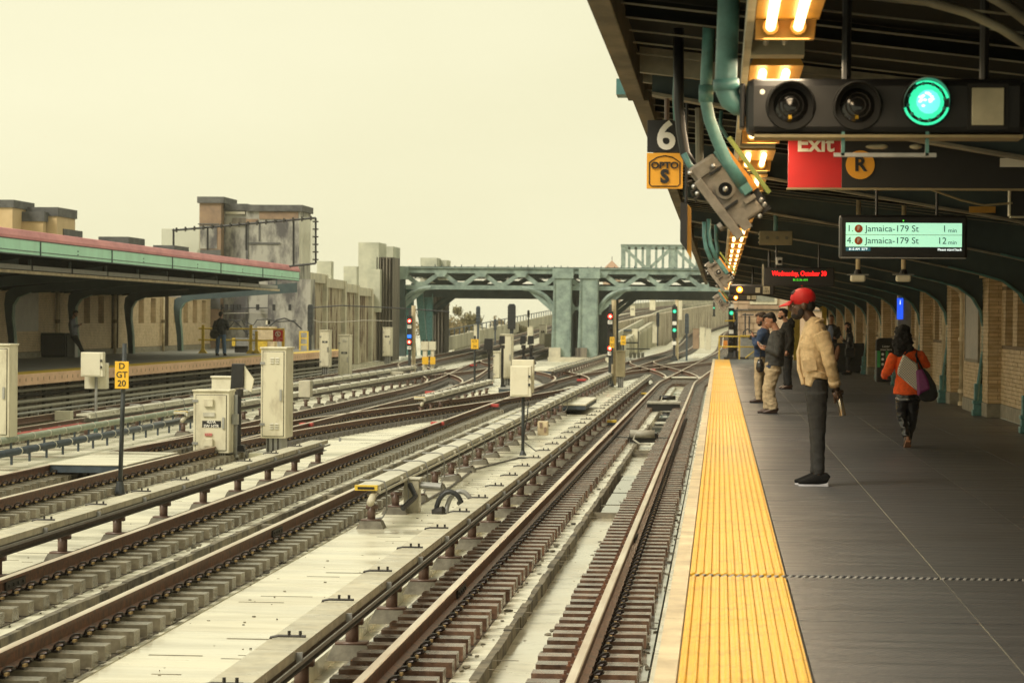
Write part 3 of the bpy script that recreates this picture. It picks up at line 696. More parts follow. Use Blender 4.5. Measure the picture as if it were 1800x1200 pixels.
# bracket column + arm, cut from plate with flanges
def arm_profile():
    inner = [(4.40, 0), (4.44, .5), (4.52, 1.1), (4.53, 1.5), (4.47, 1.8), (4.33, 2.03), (4.1, 2.2), (3.75, 2.30), (3.3, 2.40), (2.5, 2.56), (1.3, 2.76), (.3, 2.93), (-.45, 3.06)]
    return inner
inn = arm_profile(); out_ = [(4.56, 0), (4.60, .5), (4.68, 1.1), (4.7, 1.5), (4.68, 1.9), (4.66, 2.2), (4.6, 2.45), (4.2, 2.62), (3.4, 2.78), (2.5, 2.92), (1.3, 3.06), (.3, 3.17), (-.45, 3.25)]
def make_bracket():
    T = thing('canopy_bracket', (4.4, 0, 0), 'x', 'canopy bracket', 'curved teal brackets carrying the canopy')
    w = MB(); n = len(inn)
    for i in range(n - 1):
        q = [inn[i], inn[i+1], out_[i+1], out_[i]]
        w.add([(p[0], -.02, p[1]) for p in q] + [(p[0], .02, p[1]) for p in q], [(0,1,2,3), (7,6,5,4), (0,4,5,1), (2,6,7,3)])
    w.build('web', M['tealD'], T)
    lowi = inn[:8]; fl = MB(); fl.strip([(p[0], -.09, p[1]) for p in lowi], [(p[0], .09, p[1]) for p in lowi], .022, (-1, 0, .4)); fl.build('column_flange', M['tealL'], T)
    up = inn[7:]; fl = MB(); fl.strip([(p[0], -.09, p[1]) for p in up], [(p[0], .09, p[1]) for p in up], .02); fl.build('arm_flange', M['purl'], T)
    ed = MB()
    for y in (-.088, .088): ed.tube([(p[0] - .012, y, p[1]) for p in inn[:9]], .014, 5)
    ed.build('edge_bead', M['teal'], T)
    rv = MB()
    for i in range(1, 15):
        z = .35 + i * .13; x = 4.42 + .1 * min(1, z / 1.2)
        if i % 3 == 0: rv.cyl((x, -.1, z), (x, -.088, z), .014, 6)
    rv.build('rivet', M['tealD'], T, kind='stuff')
    ft = MB()
    for (z0, z1, r) in ((0, .1, .12), (.1, .2, .1), (.2, .26, .115), (.26, .55, .085)): ft.box(4.46 - r, 4.46 + r, -r, r, z0, z1)
    ft.build('foot', M['teal'], T, bevel=.012); return T
B0 = make_bracket()
ordn = ['', '', '', '', '', '', '', 'first visible one, nearest on the wall', 'second one, by the woman in orange', 'third along the wall', 'fourth along the wall, near the blue display', 'fifth along the wall, behind the bin', 'sixth, right of the black screen wall', 'seventh along the wall', 'eighth along the wall', 'ninth along the wall', 'last one, at the platform end']
for k, cy in enumerate(colY):
    if cy < 12: continue
    o = B0 if cy < 20 else copy_tree(B0); o.location = (4.4, cy, 0)
    if k < 7: o['label'] = 'overhead canopy arm number %s from the camera, foot outside view' % ['one', 'two', 'three', 'four', 'five', 'six', 'seven'][max(0, k-3) if k > 3 else 0]
    else: o['label'] = 'curved teal canopy bracket with riveted flange, ' + ordn[min(k, 16)]
# heavy double beams seen across the near soffit
for y in (16.6, 17.3): 
    pur(y, .09, .16).build('cross_beam', M['purl'], CA)
# ================================================================== left platform
random.seed(11)
EX, BX = -18.72, -25.8
LP = MB().prism([(EX, -.02), (BX - 1, -.02), (BX - 1, -1.3), (EX - .5, -1.3), (EX - .5, -.3), (EX, -.3)], 40, 131.5).build('far_platform', M['under'], kind='structure')
for k in range(19):
    y = 46 + 4.5 * k; MB().box(BX, EX - .45, y + .004, y + 4.496, -.03, .0).build('floor_panel', mat('far grey deck', (.24, .235, .22), .6, var=.2, scale=2, stretch=(.3, 3, 1)), LP)
for k in range(38):
    y = 46 + 2.25 * k
    MB().box(EX - .85, EX - .02, y + .004, y + 2.246, -.02, .006).build('warning_strip', M['yelp'], LP)
mk = MB()
for k in range(19):
    y = 46 + 4.5 * k
    MB().box(EX - .02, EX + .05, y + .01, y + 4.49, -.30, -.0).build('edge_beam', M['pinke'] if 'pinke' in M else M['nose'], LP)
    for q in range(7): mk.box(EX + .05, EX + .056, y + .3 + q * .62, y + .34 + q * .62, -.2, -.1)
tag(mk.build('edge_mark', M['towerb'], LP), kind='stuff')
rl = MB()
for k in range(30): y = 48 + 2.8 * k; rl.box(EX - .5, EX - .42, y, y + .12, -1.2, -.3)
rl.build('support_stud', M['shadow'], LP, kind='stuff')
for k, (x, z, r, m) in enumerate(((EX - .38, -.48, .05, 'pipe'), (EX - .38, -.62, .045, 'shadow'), (EX - .36, -.78, .06, 'pipe'), (EX - .2, -.95, .05, 'pipe'), (EX + .02, -1.04, .035, 'cabg'))):
    T = thing('trackside_pipe', (x, 60, -1.2), ['highest pipe clipped to the wall under the far platform edge', 'second highest dark pipe under the far platform edge', 'thick middle pipe under the far platform edge', 'second lowest pipe under the far platform edge', 'lowest thin pipe on posts under the far platform edge'][k], 'pipe', 'pipes under the far platform edge')
    MB().tube([(x, 50 + q * 9, z + random.uniform(-.02, .02)) for q in range(10)], r, 8).build('pipe', M[m], T, smooth=True)
    if k > 2:
        st = MB(); 
        for q in range(36): st.box(x - .03, x + .03, 50 + q * 2.3, 50.1 + q * 2.3, -1.22, z)
        st.build('stand', M['shadow'] if k == 3 else M['cabg'], T, kind='stuff')
# back wall
LW = thing('brick_wall', (BX, 90, 0), 'pale buff brick wall with bricked recesses behind the far platform', 'brick wall')
lc = [91.5, 100.6, 110.3, 120.5]; ws2 = []; dw = []; core = MB(); lp_ = MB(); LT = 2.55
segs = []
bays = [(70, 76, 3), (76, 82, 3), (82, 88, 3), (88, 92.5, 3), (92.5, 100.2, 0), (100.9, 109.6, 3), (110.9, 119.8, 3), (121.2, 131.3, 4)]
for a, b, nw in bays:
    core.box(BX - .7, BX - .24, a, b, 0, LT + .4); z0, z1 = 1.3, 2.42
    if nw == 0:
        core.box(BX - .24, BX, a, b, 0, LT + .4); brick_run(a, b, BX, .24, LT, ws2); continue
    core.box(BX - .24, BX, a, b, 0, z0); core.box(BX - .24, BX, a, b, z1, LT + .4); brick_run(a, b, BX, .24, z0, ws2); brick_run(a, b, BX, z1, LT, ws2)
    ww = 1.1; gp = (b - a - nw * ww) / (nw + 1); y = a
    for q in range(nw + 1):
        core.box(BX - .24, BX, y, y + gp, z0, z1); brick_run(y, y + gp, BX, z0, z1, ws2); y += gp
        if q < nw: brick_run(y, y + ww, BX - .24, z0, z1, dw); brick_face(BX - .24, BX, y + ww, z0, z1, dw); y += ww
for y in (100.2, 109.6, 119.8): core.box(BX - .7, BX - .3, y, y + 1.4, 0, LT + .4)
core.build('wall_core', M['mortar'], LW)
mb = MB()
for k_, a, b, c, z, s in ws2: p = .015 + random.uniform(-.004, .004); mb.box(c, c + p, a + .005, b - .005, z + .005, z + BH - .005)
for k_, a, b, c, z, s in dw:
    if k_ == 0: mb.box(c, c + .014, a + .005, b - .005, z + .005, z + BH - .005)
    else: mb.box(a + .005, b - .005, c - .014, c, z + .005, z + BH - .005)
mb.build('brick', M['brickL'], LW, kind='stuff'); MB().box(BX - .05, BX + .04, 70, 131.3, 0, .22).build('plinth', M['plinth'], LW)
MB().box(BX - .4, BX + .05, 118, 131.3, LT, LT + .14).build('lintel', M['plinth'], LW)
T = thing('blank_poster_board', (BX, 96, 1), 'large scratched grey board on the far platform wall above the black box', 'poster board')
MB().box(BX + .015, BX + .05, 93.4, 97.5, 1.0, 2.5).build('board', M['panel'], T); MB().box(BX + .014, BX + .03, 93.3, 97.6, .94, 2.55).build('frame', M['brickL'], T)
for k, y in enumerate((100.9, 110.6, 120.3)):
    T = thing('wall_pipe', (BX + .1, y - .8, 0), 'dark stained wall pipe on the far platform, ' + ('left', 'middle', 'right')[k] + ' of three', 'downpipe', 'wall pipes of the far platform')
    MB().cyl((BX + .15, y - .9, 0), (BX + .15, y - .9, 2.5), .07, 8).build('pipe', M['nose'], T, smooth=True)
    c_ = MB(); c_.cyl((BX + .15, y - .9, 1.3), (BX + .15, y - .9, 1.45), .1, 10); c_.build('collar', M['mortar'], T)
# far canopy
FC = thing('far_canopy', (-20, 90, 3), 'far platform canopy with mint green fascia and faded red coping', 'canopy')
FX = -18.2
MB().prism([(FX - .03, 3.42), (BX - .6, 2.62), (BX - .6, 2.9), (FX - .03, 3.7)], 40, 112.4).build('roof_deck', M['roofs'], FC)
fy = [44, 52, 60.5, 69, 77.3, 86, 94.5, 103.3, 112.5]
for a, b in zip(fy, fy[1:]):
    MB().box(FX - .03, FX, a + .01, b - .01, 3.17, 3.58).build('fascia_panel', M['mint'], FC)
    st = MB(); st.box(FX, FX + .012, a + .01, b - .01, 3.17, 3.19); st.box(FX, FX + .012, a + .01, b - .01, 3.27, 3.29); st.box(FX, FX + .012, a + .01, b - .01, 3.56, 3.58)
    st.box(FX, FX + .02, a + .02, a + .1, 3.19, 3.56); st.box(FX, FX + .02, (a + b) / 2, (a + b) / 2 + .06, 3.3, 3.33); st.box(FX, FX + .02, (a + b) / 2, (a + b) / 2 + .06, 3.4, 3.43)
    st.build('fascia_seam', M['tealD'], FC, kind='stuff')
    MB().prism([(FX + .03, 3.585), (FX - .3, 3.585), (FX - .3, 3.86), (FX - .06, 3.82), (FX + .03, 3.66)], a + .008, b - .008).build('coping', M['pink'], FC)
MB().prism([(FX, 3.17), (FX - .12, 3.17), (FX - .12, 3.2), (FX, 3.2)], 44, 112.5).build('lip', M['tealD'], FC)
jl = MB()
for k in range(56): jl.bar((FX - .1, 56.5 + k, 3.34), (BX, 56.5 + k, 2.52), .05, .1)
jl.build('joist', M['roofd'], FC, kind='stuff')
T = thing('trough_band', (-19.5, 90, 2.8), 'long cream trough with grey cover strips hung under the far canopy', 'cable trough')
MB().box(-19.6, -19.4, 50, 114.5, 2.76, 2.84).build('trough', M['nose'], T)
for k in range(14): MB().box(-19.56, -19.44, 50 + k * 4.6, 54.4 + k * 4.6, 2.87, 3.0).build('cover_strip', M['cabg'], T)
hg = MB()
for k in range(15): hg.box(-19.53, -19.47, 49.8 + k * 4.6, 49.9 + k * 4.6, 2.84, 3.3)
hg.build('hanger', M['tealD'], T, kind='stuff')
linn = [(-24.95, 0), (-24.98, .8), (-25.06, 1.5), (-25.04, 1.95), (-24.85, 2.25), (-24.4, 2.42), (-23.2, 2.50), (-21.6, 2.64), (-19.6, 2.80)]
lout = [(-25.2, 0), (-25.25, .8), (-25.35, 1.5), (-25.4, 2.0), (-25.35, 2.4), (-24.9, 2.72), (-23.2, 2.9), (-21.6, 3.05), (-19.6, 3.22)]
def lbr():
    T = thing('canopy_bracket', (-25, 0, 0), 'x', 'canopy bracket', 'curved brackets of the far canopy'); w = MB()
    for i in range(8):
        q = [linn[i], linn[i+1], lout[i+1], lout[i]]; w.add([(p[0], -.05, p[1]) for p in q] + [(p[0], .05, p[1]) for p in q], [(3,2,1,0), (4,5,6,7), (1,5,4,0), (3,7,6,2)])
    w.build('web', M['tealD'], T); fl = MB(); fl.strip([(p[0], -.16, p[1]) for p in linn[:6]], [(p[0], .16, p[1]) for p in linn[:6]], .03, (1, 0, .4)); fl.build('column_flange', M['tealL'], T)
    fl = MB(); fl.strip([(p[0], -.12, p[1]) for p in linn[5:]], [(p[0], .12, p[1]) for p in linn[5:]], .03); fl.build('arm_flange', M['tealD'], T); return T
l0 = lbr()
for k, y in enumerate([72, 82] + lc):
    o = l0 if k == 0 else copy_tree(l0); o.location = (-25, y, 0)
    o['label'] = ('overhead arm of the far canopy, first of two left of the frame', 'overhead arm of the far canopy, second of two left of the frame', 'far canopy bracket at the left photo edge beside the grey board', 'far canopy bracket just behind the man leaning on the grey box', 'far canopy bracket in the middle, right of the yellow sign post', 'last far canopy bracket, where the sunlit brickwork begins')[k]
for k, (px, py) in enumerate(((107, 508), (308, 517))):
    p = at(px, py, y=(104, 116)[k]); T = thing('hanging_sign', (p.x, p.y, p.z), 'small pale hanging sign under the far canopy, ' + ('left one', 'right one'), 'sign', 'small signs under the far canopy') if False else thing('hanging_sign', (p.x, p.y, p.z), 'small pale lettered sign hanging under the far canopy, the ' + ('left', 'right')[k] + ' one', 'sign', 'small signs under the far canopy')
    MB().box(p.x - .25, p.x + .25, p.y, p.y + .04, p.z - .14, p.z + .14).build('board', M['panel'], T)
# parapet blocks over the far station
def block(px0, px1, pyt, y, zb, m, label, capm=None, caph=.35, depth=3., name='parapet_block', cat='parapet'):
    a, b = at(px0, pyt, y=y), at(px1, pyt, y=y); T = thing(name, ((a.x + b.x) / 2, y, zb), label, cat, 'parapet blocks above the stations')
    t = (a.z + b.z) / 2
    if capm:
        MB().box(a.x + .06, b.x - .06, y + .06, y + depth, zb, t - caph).build('wall', M[m], T); MB().box(a.x, b.x, y, y + depth + .1, t - caph, t).build('coping', M[capm], T)
    else: MB().box(a.x, b.x, y, y + depth, zb, t).build('wall', M[m], T)
    return T
block(-40, 24, 351, 99, 2.7, 'cream', 'cream parapet with grey cap at the far left edge of the roofline', 'cap', .3)
block(23, 102, 364, 101, 2.7, 'cream', 'cream stepped parapet with two dark caps above the far canopy', 'cap', .35)
block(24, 78, 372, 100.4, 2.7, 'cream', 'lower dark capped step in front of the cream parapet', 'cap', .38, depth=.5)
block(100, 113, 402, 102, 2.7, 'cap', 'small dark block right of the stepped cream parapet')
block(173, 226, 416, 104, 2.7, 'cap', 'flat grey block above the middle of the far canopy')
block(269, 306, 431, 106, 2.7, 'cap', 'small grey block above the far canopy near the mesh screen frame')
# tower beyond the far platform
TY = 132
def tz_(py, px=440): return at(px, py, y=TY).z
def tx_(px): return at(px, 500, y=TY).x
TW = thing('stair_tower', ((tx_(352) + tx_(528)) / 2, TY, -1.2), 'blotchy grey rendered stair tower with stepped dark coping beyond the far platform', 'tower')
x0, x1, x2, x3, x4 = tx_(353), tx_(391), tx_(397), tx_(432), tx_(527)
MB().box(x0, x1, TY - .5, TY + 3, -1.2, tz_(358)).build('brick_pier', M['towerb'], TW); MB().box(x0 - .1, x1 + .15, TY - .62, TY + 3.1, tz_(358), tz_(347)).build('coping', M['cap'], TW)
MB().box(x0 - .06, x1 - .1, TY - .56, TY - .5, tz_(396), tz_(394)).build('band', M['cap'], TW); MB().box(x0 + .04, x1 - .2, TY - .53, TY - .5, tz_(438), tz_(398)).build('sunk_panel', M['tower'], TW)
MB().box(x0 - .08, x1, TY - .56, TY - .5, 2, tz_(440)).build('pier_base', M['cap'], TW)
MB().box(x1, x3, TY + .3, TY + 3, -1.2, tz_(370)).build('left_wall', M['tower'], TW); MB().box(x1, x3 + .02, TY + .15, TY + 3, tz_(370), tz_(358)).build('coping', M['cap'], TW)
MB().box(x1 + .1, x3 - .1, TY + .18, TY + .3, tz_(376), tz_(372)).build('band', M['capc'], TW); MB().box(tx_(407), x3, TY + .12, TY + .3, tz_(393), tz_(383)).build('beam', M['under'], TW)
MB().box(x3, x4, TY, TY + 3.4, -1.2, tz_(371)).build('main_wall', M['tower'], TW); MB().box(x3, x4 + .12, TY - .14, TY + 3.5, tz_(371), tz_(360)).build('coping', M['cap'], TW)
MB().box(tx_(455), x4 - .1, TY - .04, TY, tz_(385), tz_(372)).build('rust_band', M['towerb'], TW); MB().box(x3, tx_(453), TY - .07, TY, tz_(391), tz_(385)).build('beam', M['towerb'], TW)
MB().box(x3, x3 + .12, TY - .05, TY, tz_(600), tz_(390)).build('pilaster', M['cap'], TW); MB().box(tx_(505), x4 - .03, TY - .06, TY, 0, tz_(388)).build('pilaster', M['tower'], TW)
MB().box(tx_(454), tx_(457), TY - .03, TY, tz_(424), tz_(390)).build('rib', M['cap'], TW); MB().box(x3 + .1, tx_(492), TY - .05, TY, tz_(429), tz_(426)).build('ledge', M['cap'], TW)
MB().box(tx_(470), tx_(478), TY - .4, TY - .05, tz_(570), tz_(563)).build('wall_lamp', M['cabw'], TW)
# cables on the tower base
T = thing('wall_cables', (tx_(450), TY - .2, 1.5), 'looping black cables on brackets across the tower base and pile wall', 'cables')
def pxl(lst, y): return [at(a, b, y=y) for a, b in lst]
MB().tube(pxl([(388, 541), (434, 541), (480, 541), (520, 544), (545, 541), (600, 537), (690, 541), (790, 548)], TY - .35), .035, 6).build('cable', M['pipeD'], T)
MB().tube(pxl([(380, 551), (440, 550), (530, 552), (560, 566), (600, 566), (640, 563), (690, 564)], TY - .35), .02, 5).build('cable', M['pipe'], T)
MB().tube(pxl([(400, 562), (412, 563), (424, 575), (434, 586), (447, 588), (458, 586), (470, 576), (486, 562), (500, 559), (518, 566), (530, 578)], TY - .4), .035, 6).build('cable', M['pipeD'], T)
MB().tube(pxl([(430, 565), (445, 572), (452, 562), (470, 561), (490, 565), (520, 563)], TY - .4), .028, 6).build('cable', M['pipeD'], T)
MB().tube(pxl([(404, 575), (412, 565), (425, 562), (432, 575), (436, 590)], TY - .4), .028, 6).build('cable', M['pipeD'], T)
for px in (453, 482, 510, 388, 398, 408, 415, 421):
    p = at(px, 541, y=TY - .3); MB().box(p.x - .07, p.x + .07, p.y - .12, p.y + .1, p.z - .12, p.z + .18).build('cable_bracket', M['pipeD'], T)
# mesh screen frame
FY = 110
T = thing('screen_frame', (-20, FY, 3), 'black pipe frame holding a pale translucent screen above the far canopy end', 'screen frame')
a, b, c, d = at(303, 405, y=FY), at(555, 383, y=FY), at(555, 463, y=FY), at(480, 471, y=FY)
tb = MB().tube([a, b], .045, 8); tb.tube([b, c], .045, 8); tb.tube([c, d], .045, 8); tb.build('frame', M['blk'], T)
for px, yt in ((305, 404), (365, 400), (433, 394), (516, 387)):
    p, q = at(px, yt - 2, y=FY), at(px, 440 if px < 500 else 468, y=FY); MB().cyl(p, q, .045, 8).build('upright', M['blk'], T)
kn = MB()
for k in range(16):
    p = a.lerp(b, (k + .5) / 16); kn.box(p.x - .03, p.x + .03, p.y - .12, p.y, p.z - .1, p.z + .1)
for k in range(6):
    p = b.lerp(c, (k + .5) / 6); kn.box(p.x - .12, p.x + .12, p.y - .12, p.y, p.z - .03, p.z + .03)
kn.build('clamp', M['dsteel'], T, kind='stuff')
ms = bpy.data.materials.new('screen sheet'); ms.use_nodes = True; pb_ = ms.node_tree.nodes['Principled BSDF']; pb_.inputs['Base Color'].default_value = (.55, .55, .42, 1); pb_.inputs['Roughness'].default_value = .6; pb_.inputs['Alpha'].default_value = .42; M['sheet'] = ms
p0, p1 = at(284, 402, y=FY + .6), at(352, 402, y=FY + .6); MB().box(p0.x, p1.x, FY + .6, FY + .62, 3, p0.z).build('sheet', M['sheet'], T)
p0, p1 = at(526, 382, y=FY + .6), at(553, 382, y=FY + .6); MB().box(p0.x, p1.x, FY + .6, FY + .62, 3.9, p0.z).build('sheet', M['sheet'], T)
# sheet pile wall along the left
PW = thing('pile_wall', (-22, 134, -1.2), 'tall streaked sheet pile wall with pale stepped caps running to the bridge', 'retaining wall')
pts = []; y = 133.; i = 0
wy = [133, 144, 153, 160, 168.]
for k in range(4):
    a, b = wy[k], wy[k+1]; xa, xb = -21.6 - (a - 133) * .028, -21.6 - (b - 133) * .028; zt = 4.0 - (a - 133) * .018
    n = int((b - a) / .9)
    poly = []
    for q in range(n):
        t0 = a + (b - a) * q / n; w = (b - a) / n
        for (u, v) in ((0, 0), (.25, 0), (.4, -.35), (.85, -.35)): yy = t0 + u * w; poly.append((xa + (xb - xa) * (yy - a) / (b - a) + v, yy))
    poly += [(xb, b), (xb - 1.2, b), (xa - 1.2, a)]
    MB().prism(poly, -1.2, zt - .5, 'z').build('pile_panel', M['wallc'], PW)
    MB().prism([(xa + .12, a), (xb + .12, b), (xb - 1.2, b), (xa - 1.2, a)], zt - .5, zt, 'z').build('cap', M['capc'], PW)
    MB().box(xb - .3, xb + .2, b - .3, b + .3, -1.2, zt - .02).build('pilaster', M['capc'], PW)
MB().box(-22.9, -20.7, 131.6, 133, -1.2, 3.55).build('pilaster', M['tower'], PW)
block(557, 582, 459, 150, 3, 'block', 'pale block standing on the pile wall cap, leftmost', depth=1)
block(604, 627, 468, 160, 3, 'block', 'pale block standing on the pile wall cap, second', depth=1)
block(516, 533, 456, 140, 3, 'block', 'narrow pale block beside the grey tower', depth=1)
block(630, 666, 426, 172, 2, 'block', 'tall pale grey green block beside the corrugated tower', depth=4)
block(655, 691, 433, 178, 2, 'block', 'second tall pale block behind the corrugated tower', depth=4)
block(646, 668, 473, 171, 2, 'block', 'lower pale block in front of the two tall ones', depth=1)
block(739, 768, 453, 196, 4, 'block', 'pale block above the bridge deck, left of two', depth=3)
block(768, 785, 457, 198, 4, 'block', 'smaller pale block above the bridge deck, right of two', depth=3)
T = thing('corrugated_tower', (-18, 172, -1.2), 'dark corrugated sheet pile tower where the bridge meets the wall', 'tower')
a, b = at(662, 445, y=172), at(690, 452, y=172); n = 5; poly = []
for q in range(n):
    w = (b.x - a.x) / n
    for u, v in ((0, 0), (.35, 0), (.5, .3), (.85, .3)): poly.append((a.x + (q + u) * w, 172 + v))
poly += [(b.x, 172), (b.x, 176), (a.x, 176)]
MB().prism(poly, -1.2, b.z, 'z').build('sheet', M['under'], T); a2 = at(640, 500, y=171)
MB().box(-27, a.x, 170, 173, -1.2, 3.2).build('return_wall', M['wallc'], T)

# ================================================================== green railway bridge
random.seed(2)
def plate(mb, P, Q, w, t, y, d=.25):
    """flat member from P to Q in the XZ plane"""
    mb.bar((P[0], y, P[1]), (Q[0], y, Q[1]), d, w, ref=(0, 1, 0)); return mb
def truss(name, label, y, x0, x1, zt, zb, pitch, phase, mk, depth=.5, arch=()):
    T = thing(name, ((x0 + x1) / 2, y, zb), label, 'bridge truss')
    t = MB(); t.box(x0, x1, y - depth/2, y + depth/2, zt - .34, zt); t.build('top_chord', M[mk], T)
    MB().box(x0, x1, y - depth/2 - .14, y + depth/2 + .14, zt, zt + .06).build('top_flange', M[mk], T)
    MB().box(x0, x1, y - depth/2, y + depth/2, zb, zb + .24).build('bottom_chord', M[mk], T); MB().box(x0, x1, y - depth/2 - .12, y + depth/2 + .12, zb - .06, zb - .002).build('bottom_flange', M[mk], T)
    x = x0 + phase; up = True; nodes = []
    while x < x1: nodes.append(x); x += pitch / 2
    for i in range(len(nodes) - 1):
        a, b = nodes[i], nodes[i+1]; hi, lo = zt - .25, zb + .12
        P, Q = ((a, hi), (b, lo)) if up else ((a, lo), (b, hi))
        plate(MB(), P, Q, .26, .2, y, depth * .6).build('diagonal', M[mk], T)
        gx, gz = (b, lo) if up else (b, hi)
        s = -1 if not up else 1
        g = MB(); w = .55
        g.prism([(gx - w, gz - .12 * s), (gx + w, gz - .12 * s), (gx + w * .5, gz + .34 * s), (gx - w * .5, gz + .34 * s)] if s > 0 else [(gx - w, gz + .12), (gx - w * .5, gz - .34), (gx + w * .5, gz - .34), (gx + w, gz + .12)], y - depth/2 - .03, y - depth/2 - .003, 'y')
        g.build('gusset_plate', M[mk], T); up = not up
    rv = MB(); x = x0
    while x < x1: rv.box(x, x + .05, y - depth/2 - .02, y - depth/2, zt - .3, zt - .25); rv.box(x, x + .05, y - depth/2 - .02, y - depth/2, zt - .08, zt - .03); rv.box(x, x + .05, y - depth/2 - .02, y - depth/2, zb + .04, zb + .08); x += .22
    rv.build('rivet', M[mk], T, kind='stuff')
    return T
TB = truss('bridge_truss', 'front green riveted truss of the bridge crossing above the tracks', 180, -22.2, 4.5, 5.1, 3.7, 2.78, 0.2, 'tealB')
# lattice between the chords
la = MB(); x = -21.5
while x < 4:
    for s in (1, -1): la.bar((x - .14 * s, 180.35, 4.42), (x + .14 * s, 180.35, 4.72), .03, .05, ref=(0, 1, 0))
    x += .3
la.box(-22, 4.4, 180.3, 180.4, 4.72, 4.76); la.box(-22, 4.4, 180.3, 180.4, 4.38, 4.42)
la.build('lattice', M['tealD'], TB, kind='stuff')
def arch(cx, s, mk, y, T, z0=2.0, r=2.2, zb=3.75):
    inn_ = []; ou = []
    for k in range(9):
        a = math.pi / 2 * k / 8; inn_.append((cx + s * (r - r * math.cos(a)), z0 + (zb - z0) * math.sin(a)))
    n = len(inn_); w = MB(); w.strip([(p[0], y - .25, p[1]) for p in inn_], [(p[0], y + .25, p[1]) for p in inn_], .05)
    w.tube([(p[0], y - .22, p[1]) for p in inn_], .17, 6); w.build('arch_rib', M[mk], T)
    plate(MB(), (cx, z0 + .2), (cx + s * 1.9, zb + .1), .3, .2, y, .3).build('diagonal', M[mk], T)
for cx, s in ((-22.1, 1), (-11.36, -1), (-8.27, 1)): arch(cx, s, 'tealB', 180, TB)
for k, (xa, xb) in enumerate(((-11.36, -10.12), (-9.55, -8.3))):
    T = thing('bridge_column', ((xa + xb) / 2, 180, -.9), 'broad riveted green bridge column in front, the ' + ('left', 'right')[k] + ' one of the pair', 'bridge column', 'front columns of the bridge pier')
    MB().prism([(xa - .18, -.95), (xb - .05, -.95), (xb, 5.1), (xa, 5.1)], 179.3, 180.6).build('shaft', M['tealB'], T, bevel=.02)
    MB().box(xa - .1, xb + .1, 179.2, 179.3, 4.45, 5.1).build('head_plate', M['tealB'], T); MB().box(xa - .3, xa + .5, 179.0, 179.3, -.95, -.3).build('foot_block', M['under'] if k else M['capc'], T)
    e = MB(); e.box(xa - .03, xa + .08, 179.22, 179.3, -.5, 4.4); e.box(xb - .16, xb - .05, 179.22, 179.3, -.5, 4.4); e.build('edge_angle', M['tealB'], T)
    rv = MB()
    for q in range(60):
        z = -.6 + q * .085
        for x in (xa + .02, xb - .1): rv.box(x - .015, x + .015, 179.195, 179.22, z, z + .035)
    rv.build('rivet', M['tealD'], T, kind='stuff')
T = thing('pier_bracing', (-9.85, 180, 2), 'open riveted braces with rounded openings between the two front columns', 'bridge bracing')
for z, h in ((2.28, .22), (4.86, .24)):
    MB().box(-10.12, -9.55, 179.8, 180.1, z, z + h).build('strut', M['tealB'], T)
g = MB()
for (x, z, sx, sz) in ((-10.12, 2.28, 1, -1), (-9.55, 2.28, -1, -1), (-10.12, 2.5, 1, 1), (-9.55, 2.5, -1, 1), (-10.12, 4.86, 1, -1), (-9.55, 4.86, -1, -1)):
    q = MB().prism([(x, z), (x + .2 * sx, z), (x, z + .32 * sz)] if sx * sz < 0 else [(x, z), (x, z + .32 * sz), (x + .2 * sx, z)], 179.85, 180.05); q.build('gusset', M['tealB'], T)
MB().box(-11.7, -7.2, 178.6, 183, -1.25, -.95).build('pier_plinth', M['capc'], kind=None, loc=(-9.5, 180, -1.25)) and None
o = [q for q in bpy.data.objects if q.name.startswith('pier_plinth')][0]; tag(o, 'low pale concrete plinth under the green bridge columns', 'plinth')
# deeper rows of columns and girders under the deck
for r_ in range(1, 4):
    y = 180 + 5.5 * r_; dx = 0; q_ = y / 183
    T = thing('rear_column_row', (-9.8 + dx, y, -1), 'dark teal column row deeper under the bridge, row %s behind the front pair' % ['one', 'two', 'three', 'four', 'five'][r_-1], 'bridge column', 'rear column rows under the bridge')
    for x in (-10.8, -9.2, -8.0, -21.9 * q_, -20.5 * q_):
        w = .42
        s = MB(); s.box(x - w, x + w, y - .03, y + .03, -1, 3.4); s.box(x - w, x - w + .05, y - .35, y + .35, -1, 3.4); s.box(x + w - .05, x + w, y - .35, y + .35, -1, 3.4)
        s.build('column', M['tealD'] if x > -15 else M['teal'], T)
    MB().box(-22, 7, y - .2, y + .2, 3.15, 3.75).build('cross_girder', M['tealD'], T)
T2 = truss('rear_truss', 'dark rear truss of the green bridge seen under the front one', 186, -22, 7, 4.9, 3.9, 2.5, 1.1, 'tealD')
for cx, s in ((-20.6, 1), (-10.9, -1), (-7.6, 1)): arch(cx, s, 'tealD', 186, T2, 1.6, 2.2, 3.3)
DK = thing('bridge_deck', (-9, 182, 5), 'dark bridge deck with low parapet pipe on top of the truss', 'bridge deck')
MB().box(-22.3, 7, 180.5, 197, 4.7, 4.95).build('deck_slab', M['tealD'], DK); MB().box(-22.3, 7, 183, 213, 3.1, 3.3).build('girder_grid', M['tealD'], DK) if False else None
rs = MB()
for k in range(60): rs.box(-22 + k * .46, -21.94 + k * .46, 180.2, 180.26, 5.16, 5.16 + random.choice((.08, .14, .2)))
rs.build('lamp_stub', M['tealD'], DK, kind='stuff'); MB().tube([(-22, 180.2, 5.2), (4.5, 180.2, 5.2)], .03, 6).build('parapet_pipe', M['tealD'], DK)
T = thing('abutment_post', (-22.2, 179.5, -1), 'leaning green post and bracket at the wall end of the bridge', 'bridge post')
a, b = at(693, 468, y=179.5), at(712, 480, y=179.5)
MB().box(a.x, b.x + .2, 179.2, 180, 4.3, 5.2).build('bearing', M['tealB'], T); MB().prism([(a.x + .1, 4.3), (b.x, 4.3), (b.x + .1, -1), (a.x + .3, -1)], 179.3, 179.9).build('shaft', M['tealD'], T)
